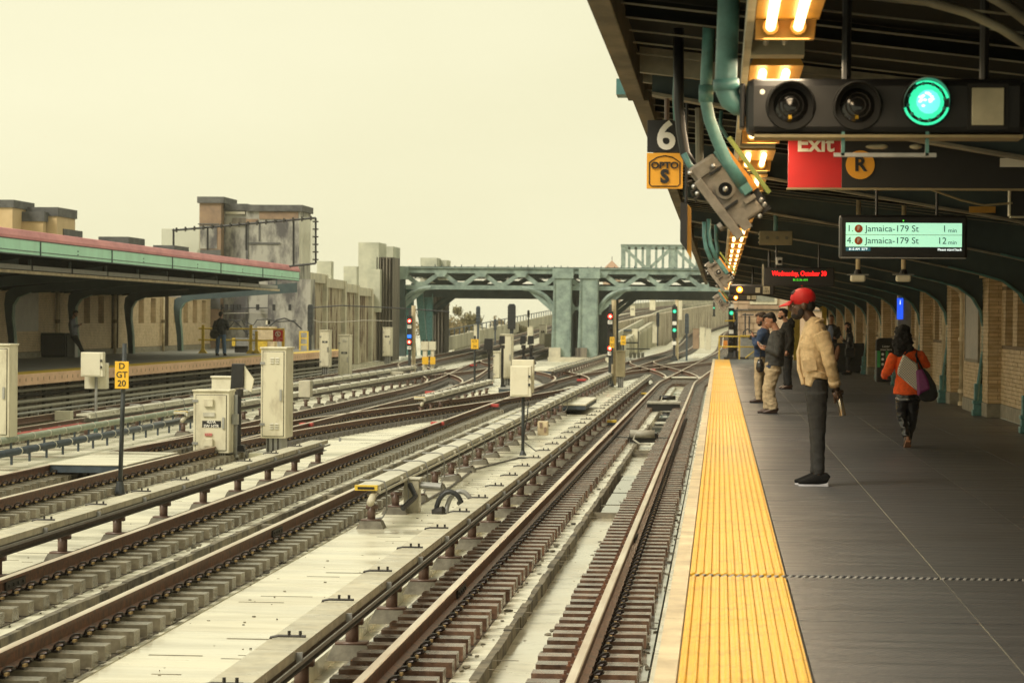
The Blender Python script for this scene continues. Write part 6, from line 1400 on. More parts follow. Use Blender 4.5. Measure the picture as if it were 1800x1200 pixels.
T = thing('small_camera', tuple(at(1366, 460, y=38)), 'small pale square camera box on the soffit', 'camera'); a, b, c, d = px_rect(1364, 1376, 452, 466, 38); MB().box(a, b, 38, 38.1, c, d).build('case', M['cabg'], T, bevel=.01); MB().box(a + .03, b - .02, 37.98, 38, c + .03, d - .04).build('lens', M['lens'], T)
T = thing('soffit_tag', tuple(at(1727, 368, y=24)), 'small amber plate on the soffit right of the arrival display', 'plate'); a, b, c, d = px_rect(1704, 1750, 363, 374, 24); MB().box(a, b, 24, 24.03, c, d).build('plate', M['boxlit'], T)
T = thing('soffit_conduit', tuple(at(1700, 20, y=11.6)), 'pale curved conduit pair crossing the soffit top right', 'conduit'); 
MB().tube(P_((1500, -20), (1620, 0), (1700, 22), (1760, 50), (1830, 95), y=11.7), .022, 8).build('pipe', M['purl'], T, smooth=True); MB().tube(P_((1720, -20), (1770, 10), (1830, 55), y=11.9), .026, 8).build('pipe', M['purl'], T, smooth=True)
T = thing('soffit_cable', tuple(at(1640, 350, y=21)), 'sagging tan cable under the exit sign', 'cable'); MB().tube(P_((1620, 328), (1650, 338), (1690, 352), (1730, 361), (1780, 357), y=20), .009, 6).build('cable', M['beige'], T)
T = thing('framed_panel', tuple(at(1790, 355, y=20)), 'dark framed hanging panel cut by the right photo edge under the exit sign', 'panel'); a, b, c, d = px_rect(1777, 1840, 330, 380, 20); MB().box(a, b, 20, 20.1, c, d).build('board', M['blk'], T); MB().box(a - .012, a, 19.99, 20.1, c, d).build('side_trim', M['plate'], T); MB().box(a, b, 19.99, 20.1, c - .012, c).build('bottom_trim', M['plate'], T)
def mini_signal(Y, x0, x1, yt, yb, lampx, lampy, r, plates, label):
    T = thing('overhead_signal', tuple(at((x0 + x1) / 2, yt, y=Y)), label, 'signal', 'horizontal signals under the canopy'); a, b, c, d = px_rect(x0, x1, yt, yb, Y); MB().box(a, b, Y, Y + .3, c, d).build('housing', M['blk'], T, bevel=.03)
    p = at(lampx, lampy, y=Y); s = Y / F; L_ = MB().cyl((p.x, Y - .03, p.z), (p.x, Y - .003, p.z), r * s, 16).build('lens', G['amber'], T); MB().cyl((p.x, Y - .045, p.z), (p.x, Y - .031, p.z), r * s * .5, 12).build('lamp_core', G['core'], L_)
    MB().cyl((p.x - r * s * 2.6, Y - .05, p.z), (p.x - r * s * 2.6, Y - .003, p.z), r * s, 14).build('dark_lens', M['blkm'], T); MB().cyl((b - .1, Y + .1, d - .02), (b - .1, Y + .1, 3.1), .03, 6).build('hanger', M['blk'], T)
    for u, v, w_, t_ in plates:
        p = at(u, v, y=Y); MB().box(p.x - w_ * s, p.x + w_ * s, Y - .03, Y - .003, p.z - w_ * s * 1.1, p.z + w_ * s * 1.1).build('plate', M['plate'], T)
        if t_: text(t_, w_ * s * .9, (p.x, Y - .034, p.z), M['ink'], T, depth=.004)
mini_signal(46, 1282, 1362, 500, 519, 1300, 509, 5.2, [(1332, 510, 4, ''), (1347, 510, 6, 'S2\nOPT')], 'second overhead signal with one amber lamp and two pale plates')
mini_signal(66, 1280, 1330, 517, 529, 1293.5, 523, 3.2, [(1316, 523, 3, ''), (1325, 522, 4, '')], 'third overhead signal, smaller, with an amber lamp')

# ================================================================== people
def fab(name, c, rough=.85, c2=None, scale=30, bump=.25, bs=220): return mat(name, c, rough, c2=c2 or tuple(v * .72 for v in c), scale=scale, bump=bump, bscale=bs, lo=.3, hi=.6)
FB = dict(card=fab('tan knit', (.62, .47, .27)), charcoal=fab('charcoal trouser', (.022, .022, .021)), khaki=fab('khaki cotton', (.42, .33, .2)), grey=fab('dark grey jacket', (.045, .047, .046)), blue=fab('navy sweater', (.02, .045, .11)),
 blackc=fab('black cloth', (.012, .012, .013)), orange=fab('orange coat wool', (.92, .115, .012)), leather=mat('black wet leather', (.015, .015, .018), .16, spec=.7), jean=fab('faded blue jeans', (.09, .16, .27)), shirt=fab('pale blue shirt', (.25, .29, .42)), hoodie=fab('grey blue hoodie', (.2, .22, .27)), jkt=fab('faded black jacket', (.045, .05, .06)),
 redc=mat('red cap cotton', (.55, .008, .01), .6, var=.06), hairb=mat('black hair', (.008, .006, .006), .75, scale=60, stretch=(1, 1, .1)), hairbr=mat('brown hair', (.035, .02, .014), .75, scale=50),
 dark=mat('deep brown skin', (.10, .055, .035), .36, var=.08, scale=12), light=mat('fair skin', (.50, .26, .17), .5, var=.06, scale=12), tan=mat('tan skin', (.36, .18, .11), .5, var=.06, scale=12), rubber=mat('white sole', (.55, .55, .58), .5), shoeb=mat('black sneaker knit', (.007, .007, .007), .9, spec=.2), shoel=mat('brown leather shoe', (.05, .022, .012), .35),
 steel=mat('brushed bottle steel', (.55, .48, .38), .25, metal=.9), check=None, purple=fab('purple nylon', (.22, .035, .16), .5), patch=fab('brown elbow suede', (.1, .045, .02)), tanl=mat('tan shoe leather', (.45, .2, .1), .4))
_dg = None
def remesh(mb, vox, disp=0., freq=9., smooth_it=3, keep=None):
    me = mb.mesh('tmp', [], Vector((0, 0, 0))); o = bpy.data.objects.new('tmp', me); col.objects.link(o)
    m = o.modifiers.new('r', 'REMESH'); m.mode = 'VOXEL'; m.voxel_size = vox; m.use_smooth_shade = True
    if smooth_it: q = o.modifiers.new('s', 'SMOOTH'); q.factor = .5; q.iterations = smooth_it
    dg = bpy.context.evaluated_depsgraph_get(); out = bpy.data.meshes.new_from_object(o.evaluated_get(dg)); bpy.data.objects.remove(o); bpy.data.meshes.remove(me)
    if disp:
        n = len(out.vertices); co = [0.] * (3 * n); no = [0.] * (3 * n); out.vertices.foreach_get('co', co); out.vertices.foreach_get('normal', no)
        for i in range(n):
            j = 3 * i; p = Vector((co[j] * freq, co[j+1] * freq, co[j+2] * freq * 1.6)); d = disp * (noise.noise(p) + .5 * noise.noise(p * 2.3 + Vector((3, 1, 7))))
            co[j] += no[j] * d; co[j+1] += no[j+1] * d; co[j+2] += no[j+2] * d
        out.vertices.foreach_set('co', co)
    return out
def child(name, me, m, parent, smooth=True):
    me.materials.clear()
    for q in (m if isinstance(m, (list, tuple)) else [m]): me.materials.append(q)
    if smooth: me.polygons.foreach_set('use_smooth', [True] * len(me.polygons))
    o = bpy.data.objects.new(name, me); col.objects.link(o); o.parent = parent; return o
def hand(mb, w, f, n, th, curl=.7, s=1.):
    w, f, n = Vector(w), Vector(f).normalized(), Vector(n); n = (n - f * n.dot(f)).normalized(); a = f.cross(n)
    mb.loft([(w - f * .02 * s, .024 * s, .02 * s), (w + f * .02 * s, .034 * s, .018 * s), (w + f * .06 * s, .042 * s, .016 * s), (w + f * .088 * s, .04 * s, .013 * s)], 8) if abs(f.x) < .5 else mb.ob(w + f * .045 * s, (.078 * s, .095 * s, .028 * s), Matrix((a, f, n)).transposed())
    if abs(f.x) < .5: mb.ob(w + f * .05 * s, (.076 * s, .08 * s, .026 * s), Matrix((a, f, n)).transposed())
    for i, L_ in enumerate((.072, .08, .076, .058)):
        p = w + f * .085 * s + a * (i - 1.5) * .0205 * s; pts = [p - f * .01 * s, p]; ang = 0
        for fr in (.45, .32, .23): ang += curl; p = p + (f * math.cos(ang) + n * math.sin(ang)) * L_ * fr * s; pts.append(p)
        mb.tube(pts, [.0098 * s, .0098 * s, .009 * s, .0082 * s, .0068 * s], 7)
    p = w + f * .025 * s + a * th * .034 * s; q = p + (f * .6 + a * th * .75 + n * .35).normalized() * .035 * s; mb.tube([p, q, q + (f * .85 + n * .5).normalized() * .03 * s], [.012 * s, .0105 * s, .008 * s], 7)
def headparts(mb, c, pitch, yaw, s, nose=1.):
    m = Matrix.Rotation(yaw, 3, 'Z') @ Matrix.Rotation(pitch, 3, 'X'); c = Vector(c); P = lambda x, y, z: c + m @ Vector((x * s, y * s, z * s)); E_ = lambda p, r: mb.ell(P(*p), tuple(q * s for q in r), 16, 12, m)
    E_((0, -.012, .03), (.076, .095, .088)); E_((0, .03, -.03), (.060, .066, .08)); E_((0, .05, -.085), (.034, .036, .03)); E_((0, .078, .022), (.05, .018, .014)); E_((0, .089, -.068), (.024, .011, .006)); E_((0, .089, -.079), (.022, .011, .006))
    mb.loft([(P(0, .088, .012), .007 * s, .008 * s), (P(0, .104 * nose, -.018), .011 * s, .012 * s), (P(0, .104, -.036), .016 * s, .011 * s), (P(0, .088, -.042), .012 * s, .008 * s)], 8)
    for q in (-1, 1): E_((q * .073, -.012, -.012), (.011, .022, .032)); E_((q * .035, .07, -.022), (.022, .02, .018))
    return P, m
def person(label, loc, rz, D):
    """D: joints in local metres; local +Y is forward, +X the right-hand side"""
    T = thing('person', loc, label, 'person', rz=rz); vx = D.get('vox', .012); s = D.get('hs', 1.); b = MB(); sk = FB[D['skin']]; hd = D['head']
    P, hm = headparts(b, hd, D.get('pitch', 0), D.get('yaw', 0), s)
    nk = Vector(D['neck']); b.loft([(tuple(nk - Vector((0, .02, .12))), .1, .07), (tuple(nk), .062, .06), (tuple(P(0, -.015, -.05)), .052, .056), (tuple(P(0, -.01, 0)), .05, .055)], 12)
    tor = D['torso']; b.loft([((0, q[1], q[0]), q[2] * .84, q[3] * .82) for q in tor], 14)
    for sd_ in (0, 1):
        a = D['arms'][sd_]; b.loft([(a[0], .05, .05), (a[1], .04, .04), (a[2], .027, .025)], 10)
        l = D['legs'][sd_]; b.loft([(l[0], .075, .085), (l[1], .048, .05), (l[2], .036, .038), ((l[2][0], l[2][1], l[2][2] - .05), .034, .04)], 10)
    me = remesh(b, vx, smooth_it=2)
    # hands keep separate fingers: joined into the same body mesh
    hb = MB()
    for sd_ in (0, 1):
        a = D['arms'][sd_]; h = D.get('hands', [None, None])[sd_]
        if h: hand(hb, a[2], h[0], h[1], h[2], h[3] if len(h) > 3 else .7, D.get('handscale', 1.))
    if hb.v:
        import bmesh
        bm = bmesh.new(); bm.from_mesh(me); m2 = hb.mesh('h', []); bm.from_mesh(m2); bm.to_mesh(me); bm.free(); bpy.data.meshes.remove(m2)
    B = child('body', me, sk, T)
    # clothes
    t = MB(); t.loft([((0, q[1], q[0]), q[2], q[3]) for q in tor], 18)
    for sd_ in (0, 1):
        a = D['arms'][sd_]; ar = D.get('armr', (.075, .062, .048)); e, w = Vector(a[1]), Vector(a[2]); cu = D.get('cuff', 1.); w = e + (w - e) * cu; sh = Vector(a[0])
        t.loft([(tuple(sh + Vector((-.05 if sh.x > 0 else .05, 0, .0))), ar[0] * .9, ar[0]), (tuple(sh), ar[0], ar[0]), (tuple(sh.lerp(e, .5)), ar[1] * 1.08, ar[1] * 1.08), (tuple(e), ar[1], ar[1]), (tuple(e.lerp(w, .5)), (ar[1] + ar[2]) / 2, (ar[1] + ar[2]) / 2), (tuple(w), ar[2], ar[2])], 14)
    child('jacket' if not D.get('topname') else D['topname'], remesh(t, vx, D.get('fold', .012), D.get('ffreq', 8)), FB[D['top']], T)
    lg = MB(); lr = D.get('legr', (.105, .075, .06)); hz = D['hip']; lg.loft([((0, hz[0], hz[1] + .13), D.get('hipw', .16) * .93, D.get('hipd', .12) * .93), ((0, hz[0], hz[1] + .02), D.get('hipw', .16), D.get('hipd', .12)), ((0, hz[0], hz[1] - .06), D.get('hipw', .16) * .95, D.get('hipd', .12))], 16)
    for l in D['legs']:
        h_, k_, a_ = Vector(l[0]), Vector(l[1]), Vector(l[2]); e_ = k_ + (a_ - k_) * D.get('hem', .93)
        lg.loft([(tuple(h_), lr[0], lr[0] * 1.12), (tuple(h_.lerp(k_, .5)), lr[0] * .86, lr[0] * .95), (tuple(k_), lr[1], lr[1] * 1.06), (tuple(k_.lerp(e_, .45)), (lr[1] + lr[2]) / 2, (lr[1] + lr[2]) / 2 * 1.08), (tuple(e_), lr[2], lr[2] * 1.1)], 14)
    child('trousers', remesh(lg, vx, D.get('pfold', .010), 9), FB[D['bottom']], T)
    for i, l in enumerate(D['legs']):
        a = Vector(l[2]); an = R(D.get('toe', (0, 0))[i]); lift = D.get('lift', (0, 0))[i]; m = Matrix.Rotation(an, 3, 'Z') @ Matrix.Rotation(lift, 3, 'X'); g = Vector((a.x, a.y, 0)) if not lift else Vector((a.x, a.y, a.z - .08)); ss = D.get('shs', 1.); Q = lambda x, y, z: tuple(g + m @ Vector((x * ss, y * ss, z * ss)))
        f = MB(); f.loft([(Q(0, -.078, .055), .03, .04), (Q(0, -.06, .065), .038, .06), (Q(0, .0, .066), .042, .062), (Q(0, .06, .052), .046, .046), (Q(0, .13, .036), .045, .03), (Q(0, .18, .028), .03, .018)], 12); f.loft([(Q(0, -.01, .04), .04, .045), (Q(0, -.015, .1), .042, .045)], 12)
        S_ = child('shoe', remesh(f, .007, smooth_it=1), FB[D['shoe']], T); so = MB(); pts = [(-.033, -.08), (.033, -.08), (.04, 0), (.047, .08), (.042, .15), (.02, .19), (-.02, .19), (-.042, .15), (-.047, .08), (-.04, 0)]
        vs = [Q(x * .88, y * .93, 0.001) for x, y in pts] + [Q(x * .9, y * .93, .03 if y < 0 else .016) for x, y in pts]; n = 10; so.add(vs, [tuple(range(n))[::-1], tuple(range(n, 2*n))] + [(q, (q+1) % n, (q+1) % n + n, q + n) for q in range(n)]); o = so.build('sole', FB[D.get('sole', 'rubber')], None); o.parent = S_
    # hair
    hr = MB(); st = D.get('hair', 'short'); hE = lambda p, r: hr.ell(P(*p), tuple(q * s for q in r), 14, 10, hm)
    if st != 'none':
        hE((0, -.028, .05), (.081, .09, .08)); hE((0, .02, .095), (.06, .07, .036)); hE((0, -.055, -.01), (.07, .055, .06))
        if st == 'long':
            hE((0, -.05, -.02), (.11, .075, .11)); hE((0, -.065, -.11), (.135, .075, .12)); hE((-.04, -.07, -.19), (.085, .06, .08)); hE((.06, -.07, -.17), (.075, .055, .09)); hE((.0, -.03, .06), (.098, .1, .085))
        if st == 'side': hE((0, -.06, -.08), (.075, .055, .11)); hE((.05, .02, -.1), (.03, .04, .12)); hE((-.05, .02, -.1), (.03, .04, .12)); hE((0, -.05, -.2), (.085, .06, .09))
        child('hair', remesh(hr, .008, .006 if st == 'short' else .022, 40 if st == 'short' else 16, 1), FB[D.get('hairc', 'hairb')], T)
    if D.get('beard'):
        bd = MB(); bd.ell(P(0, .05, -.086), (.044 * s, .052 * s, .034 * s), 12, 8, hm); bd.ell(P(-.05, .02, -.06), (.014 * s, .03 * s, .04 * s), 8, 6, hm); bd.ell(P(.05, .02, -.06), (.014 * s, .03 * s, .04 * s), 8, 6, hm); child('beard', remesh(bd, .007, .003, 50, 1), FB['hairb'], T)
    for q in (-1, 1):
        e = MB().ell(P(q * .032, .079, -.002), (.012 * s, .008 * s, .007 * s), 8, 6, hm).build('eye', M['white'], None, smooth=True); e.parent = T; i_ = MB().ell(P(q * .032, .0855, -.002), (.005 * s, .004 * s, .005 * s), 8, 6, hm).build('iris', M['ink'], None, smooth=True); i_.parent = e; bw = MB().ell(P(q * .033, .084, .018), (.018 * s, .006 * s, .004 * s), 8, 5, hm).build('eyebrow', FB['hairb'], None); bw.parent = T
    return T, P, hm
def tor(l): return l
# the man in the red cap
k = 180.7; X0, Z0 = 1434., 853.
def f1(px): return (X0 - px) / k
def z1(py): return (Z0 - py) / k
mloc = at(1434, 853, z=0)
T, P, hm = person('man in red cap and tan cardigan standing in profile with hands behind his back', (mloc.x, mloc.y, 0), R(90), dict(vox=.008, skin='dark', hs=1.16, shs=1.13, head=(0, f1(1407.5), z1(537)), pitch=R(-6), neck=(0, f1(1430), z1(572)),
 torso=[(z1(558), f1(1430), .07, .06), (z1(566), f1(1429), .095, .085), (z1(575), f1(1430), .16, .105), (z1(588), f1(1429), .195, .126), (z1(605), f1(1427), .195, .142), (z1(628), f1(1427.5), .185, .14), (z1(648), f1(1429), .175, .135), (z1(658), f1(1431), .172, .13), (z1(664), f1(1431), .17, .124)],
 arms=[((-.2, f1(1441), z1(588)), (-.23, f1(1456), z1(639)), (-.1, f1(1467), z1(686))), ((.2, f1(1441), z1(588)), (.23, f1(1455), z1(639)), (.04, f1(1468), z1(685)))],
 hands=[((.35, -.25, -.85), (.8, .25, 0), 1, .55), ((-.5, -.2, -.8), (-.8, .2, 0), -1, .6)], armr=(.078, .066, .05), cuff=.78, handscale=1.08,
 legs=[((-.095, f1(1434), z1(690)), (-.1, f1(1437), z1(762)), (-.1, f1(1439.5), z1(838))), ((.095, f1(1433), z1(690)), (.1, f1(1434.5), z1(762)), (.1, f1(1434), z1(837)))], hip=(f1(1434), z1(690)), hipw=.17, hipd=.112, legr=(.092, .064, .046), hem=.93,
 top='card', topname='cardigan', bottom='charcoal', shoe='shoeb', fold=.008, ffreq=9, pfold=.007, beard=True, hair='short'))
def put(mb, name, m, smooth=True, par=None, vox=None, disp=0):
    if vox: return child(name, remesh(mb, vox, disp, 12, 1), m, par or T)
    o = mb.build(name, m, None, smooth=smooth); o.parent = par or T; return o
cp = MB(); cp.ell(P(0, -.012, .055), (.094*1.1, .114*1.1, .092*1.1), 20, 12, hm); CP = put(cp, 'cap', FB['redc'], vox=.008)
br_ = MB(); L_, Q_ = [], []
for q in range(9):
    a = R(-70 + q * 17.5); L_.append(P(math.sin(a) * .085, .05 + math.cos(a) * .06, .042)); Q_.append(P(math.sin(a) * .08, .06 + math.cos(a) * .135, .012 - .006 * math.cos(a)))
br_.strip(L_, Q_, .008); put(br_, 'cap_brim', FB['redc'], par=CP); put(MB().ell(P(0, -.012, .158), (.01, .01, .006), 8, 6), 'cap_button', FB['redc'], par=CP)
sc_ = MB(); 
for sd_ in (-1, 1):
    pl_ = [(sd_ * .03, f1(1444), z1(563)), (sd_ * .085, f1(1434), z1(566)), (sd_ * .105, f1(1421), z1(577)), (sd_ * .08, f1(1408), z1(593)), (sd_ * .055, f1(1402), z1(620)), (sd_ * .05, f1(1403), z1(650)), (sd_ * .06, f1(1411), z1(676))]
    sc_.loft([(p, .03 if i else .02, .02) for i, p in enumerate(pl_)], 10)
put(sc_, 'shawl_collar', FB['card'], vox=.008, disp=.003)
hm_ = MB(); hm_.loft([((0, f1(1434), z1(652)), .182, .136), ((0, f1(1432), z1(664)), .182, .13)], 20); hm_.loft([((0, f1(1428), z1(656)), .17, .105), ((0, f1(1424), z1(668)), .16, .075), ((0, f1(1421), z1(679)), .15, .05)], 18); put(hm_, 'ribbed_hem', FB['card'], vox=.008, disp=.002)
put(MB().ob((-.192, f1(1420), z1(642)), (.014, .13, .11), Matrix.Rotation(R(-8), 3, 'X')), 'patch_pocket', FB['card'], smooth=False)
for sd_ in (-1, 1):
    e = Vector((sd_ * .23, f1(1456), z1(639))); w = Vector((-.1 if sd_ < 0 else .04, f1(1467), z1(686)))
    put(MB().loft([(tuple(e.lerp(w, .6)), .06, .06), (tuple(e.lerp(w, .8)), .058, .058)], 14), 'rolled_cuff', FB['card'])
put(MB().ell((-.235, f1(1467), z1(622)), (.035, .028, .085), 10, 8, Matrix.Rotation(R(10), 3, 'X')), 'elbow_patch', FB['patch'])
T0 = T; bt = at(1472, 684, y=mloc.y - .08); be = at(1482, 731, y=mloc.y - .08)
T = thing('steel_bottle', tuple(be), 'slim brushed steel bottle held behind his back by the man in the red cap', 'bottle'); d_ = (be - bt); u_ = d_.normalized()
MB().tube([bt + d_ * t for t in (0, .06, .1, .3, .42, .97, 1)], [.014, .015, .013, .018, .031, .031, .027], 16).build('flask', FB['steel'], T, smooth=True); MB().tube([bt - u_ * .03, bt + u_ * .005], .017, 12).build('cap', FB['blackc'], T, smooth=True)
gl = MB(); 
# helper for side-view people
def side(px0, py0, k):
    return (lambda px: (px0 - px) / k), (lambda py: (py0 - py) / k)
# man looking at phone
f, z = side(1351, 727, 101.5); ml = at(1351, 727, z=0)
T, P, hm = person('man in dark grey jacket and khakis looking down at a phone, facing left', (ml.x, ml.y, 0), R(90), dict(vox=.011, skin='light', hs=1.05, head=(0, f(1352.5), z(564)), pitch=R(-28), neck=(0, f(1364), z(582)),
 torso=[(z(581), f(1364), .08, .075), (z(587), f(1364), .17, .11), (z(597), f(1364), .215, .14), (z(612), f(1362), .21, .155), (z(630), f(1361), .2, .16), (z(643), f(1360), .2, .16)],
 arms=[((-.21, f(1367), z(595)), (-.27, f(1366), z(622)), (-.12, f(1346), z(614))), ((.21, f(1366), z(595)), (.25, f(1362), z(622)), (.06, f(1343), z(610)))], hands=[((.3, .9, .15), (.3, 0, .9), 1, .5), ((-.3, .9, .2), (-.3, 0, .9), -1, .5)], armr=(.085, .072, .05), handscale=1.1,
 legs=[((-.1, f(1358), z(650)), (-.11, f(1352), z(684)), (-.11, f(1359), z(719))), ((.1, f(1358), z(650)), (.1, f(1349), z(684)), (.1, f(1350), z(719)))], hip=(f(1358), z(650)), hipw=.18, hipd=.15, legr=(.115, .088, .075), hem=1.0, top='grey', bottom='khaki', shoe='shoel', sole='blackc', pfold=.014))
put(MB().loft([((0, f(1368), z(579)), .1, .06), ((0, f(1373), z(585)), .13, .06), ((0, f(1374), z(592)), .1, .04)], 14), 'hood', FB['grey'], vox=.012, disp=.006)
put(MB().loft([((0, f(1357), z(640)), .17, .13), ((0, f(1356), z(648)), .17, .13)], 14), 'shirt_hem', FB['blue'])
pp = at(1337, 604, y=ml.y - .05); T = thing('phone', tuple(pp), 'phone held by the man in the dark grey jacket', 'phone', 'phones in hand'); MB().ob(pp, (.10, .07, .012), Matrix.Rotation(R(38), 3, 'Y')).build('body', M['alu'], T)
# man in blue sweater with camera
f, z = side(1333, 708, 90); ml = at(1333, 708, z=0)
T, P, hm = person('man in navy sweater and khakis holding a camera, behind the phone man', (ml.x, ml.y, 0), R(80), dict(vox=.012, skin='tan', hs=1.05, head=(0, f(1337), z(561)), pitch=R(-18), neck=(0, f(1345), z(578)),
 torso=[(z(577), f(1344), .08, .08), (z(583), f(1342), .17, .12), (z(593), f(1340), .2, .14), (z(608), f(1338), .19, .145), (z(622), f(1337), .17, .135), (z(628), f(1337), .17, .13)],
 arms=[((-.2, f(1340), z(590)), (-.25, f(1330), z(610)), (-.14, f(1326), z(594))), ((.2, f(1340), z(590)), (.24, f(1330), z(608)), (.1, f(1325), z(594)))], hands=[((.5, .5, .5), (.6, 0, .5), 1, .5), ((-.5, .5, .5), (-.6, 0, .5), -1, .5)],
 legs=[((-.09, f(1336), z(636)), (-.1, f(1334), z(668)), (-.1, f(1335), z(702))), ((.09, f(1336), z(636)), (.1, f(1334), z(668)), (.1, f(1337), z(702)))], hip=(f(1336), z(636)), legr=(.1, .075, .06), hem=1., top='blue', topname='sweater', bottom='khaki', shoe='shoel', sole='blackc', hairc='hairbr', beard=True))
pp = at(1332, 594, y=ml.y - .1); T = thing('photo_camera', tuple(pp), 'black camera held by the man in the navy sweater', 'camera'); MB().box(pp.x - .07, pp.x + .09, pp.y - .05, pp.y + .05, pp.z - .05, pp.z + .06).build('camera_body', M['blk'], T, bevel=.01); MB().cyl((pp.x - .08, pp.y, pp.z), (pp.x - .16, pp.y, pp.z + .01), .04, 12).build('lens', M['blk'], T)
pp = at(1336, 643, y=ml.y - .22); T = thing('camera_pouch', tuple(pp), 'black pouch hanging on a strap from the man in the navy sweater', 'bag'); MB().loft([(pp + Vector((0, 0, .13)), .04, .03), (pp + Vector((0, 0, .05)), .07, .05), (pp - Vector((0, 0, .06)), .08, .06), (pp - Vector((0, 0, .12)), .05, .04)], 12).build('pouch', FB['leather'], T, smooth=True); MB().tube([pp + Vector((0, 0, .12)), pp + Vector((.02, .02, .4)), pp + Vector((.03, .1, .7))], .012, 6).build('strap', FB['blackc'], T)
# man in dark hood
f, z = side(1384, 684, 73.7); ml = at(1384, 684, z=0)
T, P, hm = person('man in black hooded jacket looking left, standing behind the phone man', (ml.x, ml.y, 0), R(95), dict(vox=.013, skin='light', hs=1.08, head=(0, f(1375), z(554)), pitch=R(2), neck=(0, f(1381), z(567)),
 torso=[(z(567), f(1382), .09, .09), (z(572), f(1383), .19, .13), (z(581), f(1383), .22, .16), (z(598), f(1383), .21, .17), (z(615), f(1383), .2, .16), (z(625), f(1383), .2, .15)],
 arms=[((-.22, f(1384), z(578)), (-.27, f(1387), z(600)), (-.24, f(1381), z(618))), ((.22, f(1384), z(578)), (.27, f(1387), z(600)), (.24, f(1381), z(618)))], hands=[((.1, .3, -.9), (.5, 0, 0), 1), ((-.1, .3, -.9), (-.5, 0, 0), -1)],
 legs=[((-.1, f(1384), z(628)), (-.1, f(1384), z(655)), (-.1, f(1386), z(679))), ((.1, f(1384), z(628)), (.1, f(1383), z(655)), (.1, f(1383), z(679)))], hip=(f(1384), z(628)), legr=(.11, .08, .065), top='blackc', bottom='blackc', shoe='shoel', sole='blackc', beard=True))
put(MB().loft([((0, f(1386), z(562)), .11, .07), ((0, f(1391), z(569)), .14, .08), ((0, f(1391), z(577)), .1, .06)], 14), 'hood', FB['blackc'], vox=.013, disp=.006)
# man in suit beyond the black screen
ml = at(1463, 656, z=0); ml = Vector((ml.x, 86.5, 0)); ml.x = at(1461, 600, y=86.5).x
T, P, hm = person('man in dark suit and pale blue shirt standing behind the black screen wall', (ml.x, ml.y, 0), R(165), dict(vox=.015, skin='tan', head=(0, .02, 1.70), neck=(0, 0, 1.52),
 torso=[(1.52, 0, .08, .08), (1.47, 0, .18, .1), (1.38, 0, .23, .13), (1.2, 0, .21, .135), (1.0, 0, .2, .13), (.88, 0, .2, .13)], arms=[((-.21, 0, 1.43), (-.29, -.02, 1.15), (-.2, .16, 1.05)), ((.21, 0, 1.43), (.3, -.02, 1.15), (.27, .05, .92))], hands=[((.3, .8, 0), (0, 0, 1), 1), ((0, .2, -.9), (-.5, 0, 0), -1)],
 legs=[((-.1, 0, .88), (-.1, .01, .5), (-.1, 0, .09)), ((.1, 0, .88), (.1, .01, .5), (.1, 0, .09))], hip=(0, .9), top='blackc', bottom='blackc', shoe='shoel', sole='blackc', hairc='hairbr'))
put(MB().loft([((0, .105, 1.47), .05, .04), ((0, .125, 1.3), .1, .035), ((0, .125, 1.1), .09, .035), ((0, .12, .95), .07, .03)], 12), 'shirt', FB['shirt'])
# woman with phone
f, z = side(1491, 660, 58.5); ml = at(1491, 659, z=0)
T, P, hm = person('long haired woman in black holding a phone up, in front of the black screen wall', (ml.x, ml.y, 0), R(95), dict(vox=.013, skin='light', hs=.98, head=(0, f(1489), z(575)), pitch=R(-12), neck=(0, f(1492), z(585)),
 torso=[(z(585), f(1492), .07, .065), (z(588.5), f(1493), .14, .09), (z(594), f(1493), .17, .11), (z(604), f(1493), .15, .115), (z(613), f(1493), .15, .11), (z(622), f(1493), .155, .12)],
 arms=[((-.17, f(1494), z(592)), (-.2, f(1491), z(606)), (-.1, f(1481), z(598))), ((.17, f(1494), z(592)), (.2, f(1491), z(606)), (.08, f(1481), z(597)))], armr=(.06, .052, .04), hands=[((.2, .7, .6), (.3, -.3, .8), 1), ((-.2, .7, .6), (-.3, -.3, .8), -1)],
 legs=[((-.08, f(1493), z(622)), (-.08, f(1491), z(640)), (-.06, f(1492), z(656))), ((.08, f(1493), z(622)), (.05, f(1490), z(640)), (.06, f(1490), z(656)))], hip=(f(1493), z(620)), hipw=.155, hipd=.115, legr=(.085, .058, .042), hem=.85, top='blackc', bottom='blackc', shoe='shoeb', sole='blackc', hair='side'))
pp = at(1479, 594, y=ml.y); T = thing('phone', tuple(pp), 'phone held up by the long haired woman in black', 'phone', 'phones in hand'); MB().ob(pp, (.012, .07, .14), Matrix.Rotation(R(-20), 3, 'Y')).build('body', M['alu'], T)
pp = at(1494, 618, y=ml.y - .24); T = thing('handbag', tuple(pp), 'shiny black handbag on the shoulder of the long haired woman', 'bag'); MB().box(pp.x - .15, pp.x + .15, pp.y - .06, pp.y + .06, pp.z - .16, pp.z + .1).build('bag', FB['leather'], T, bevel=.03); MB().tube([pp + Vector((-.1, 0, .1)), pp + Vector((-.05, .06, .42)), pp + Vector((.05, .06, .42)), pp + Vector((.1, 0, .1))], .01, 6).build('strap', FB['leather'], T)
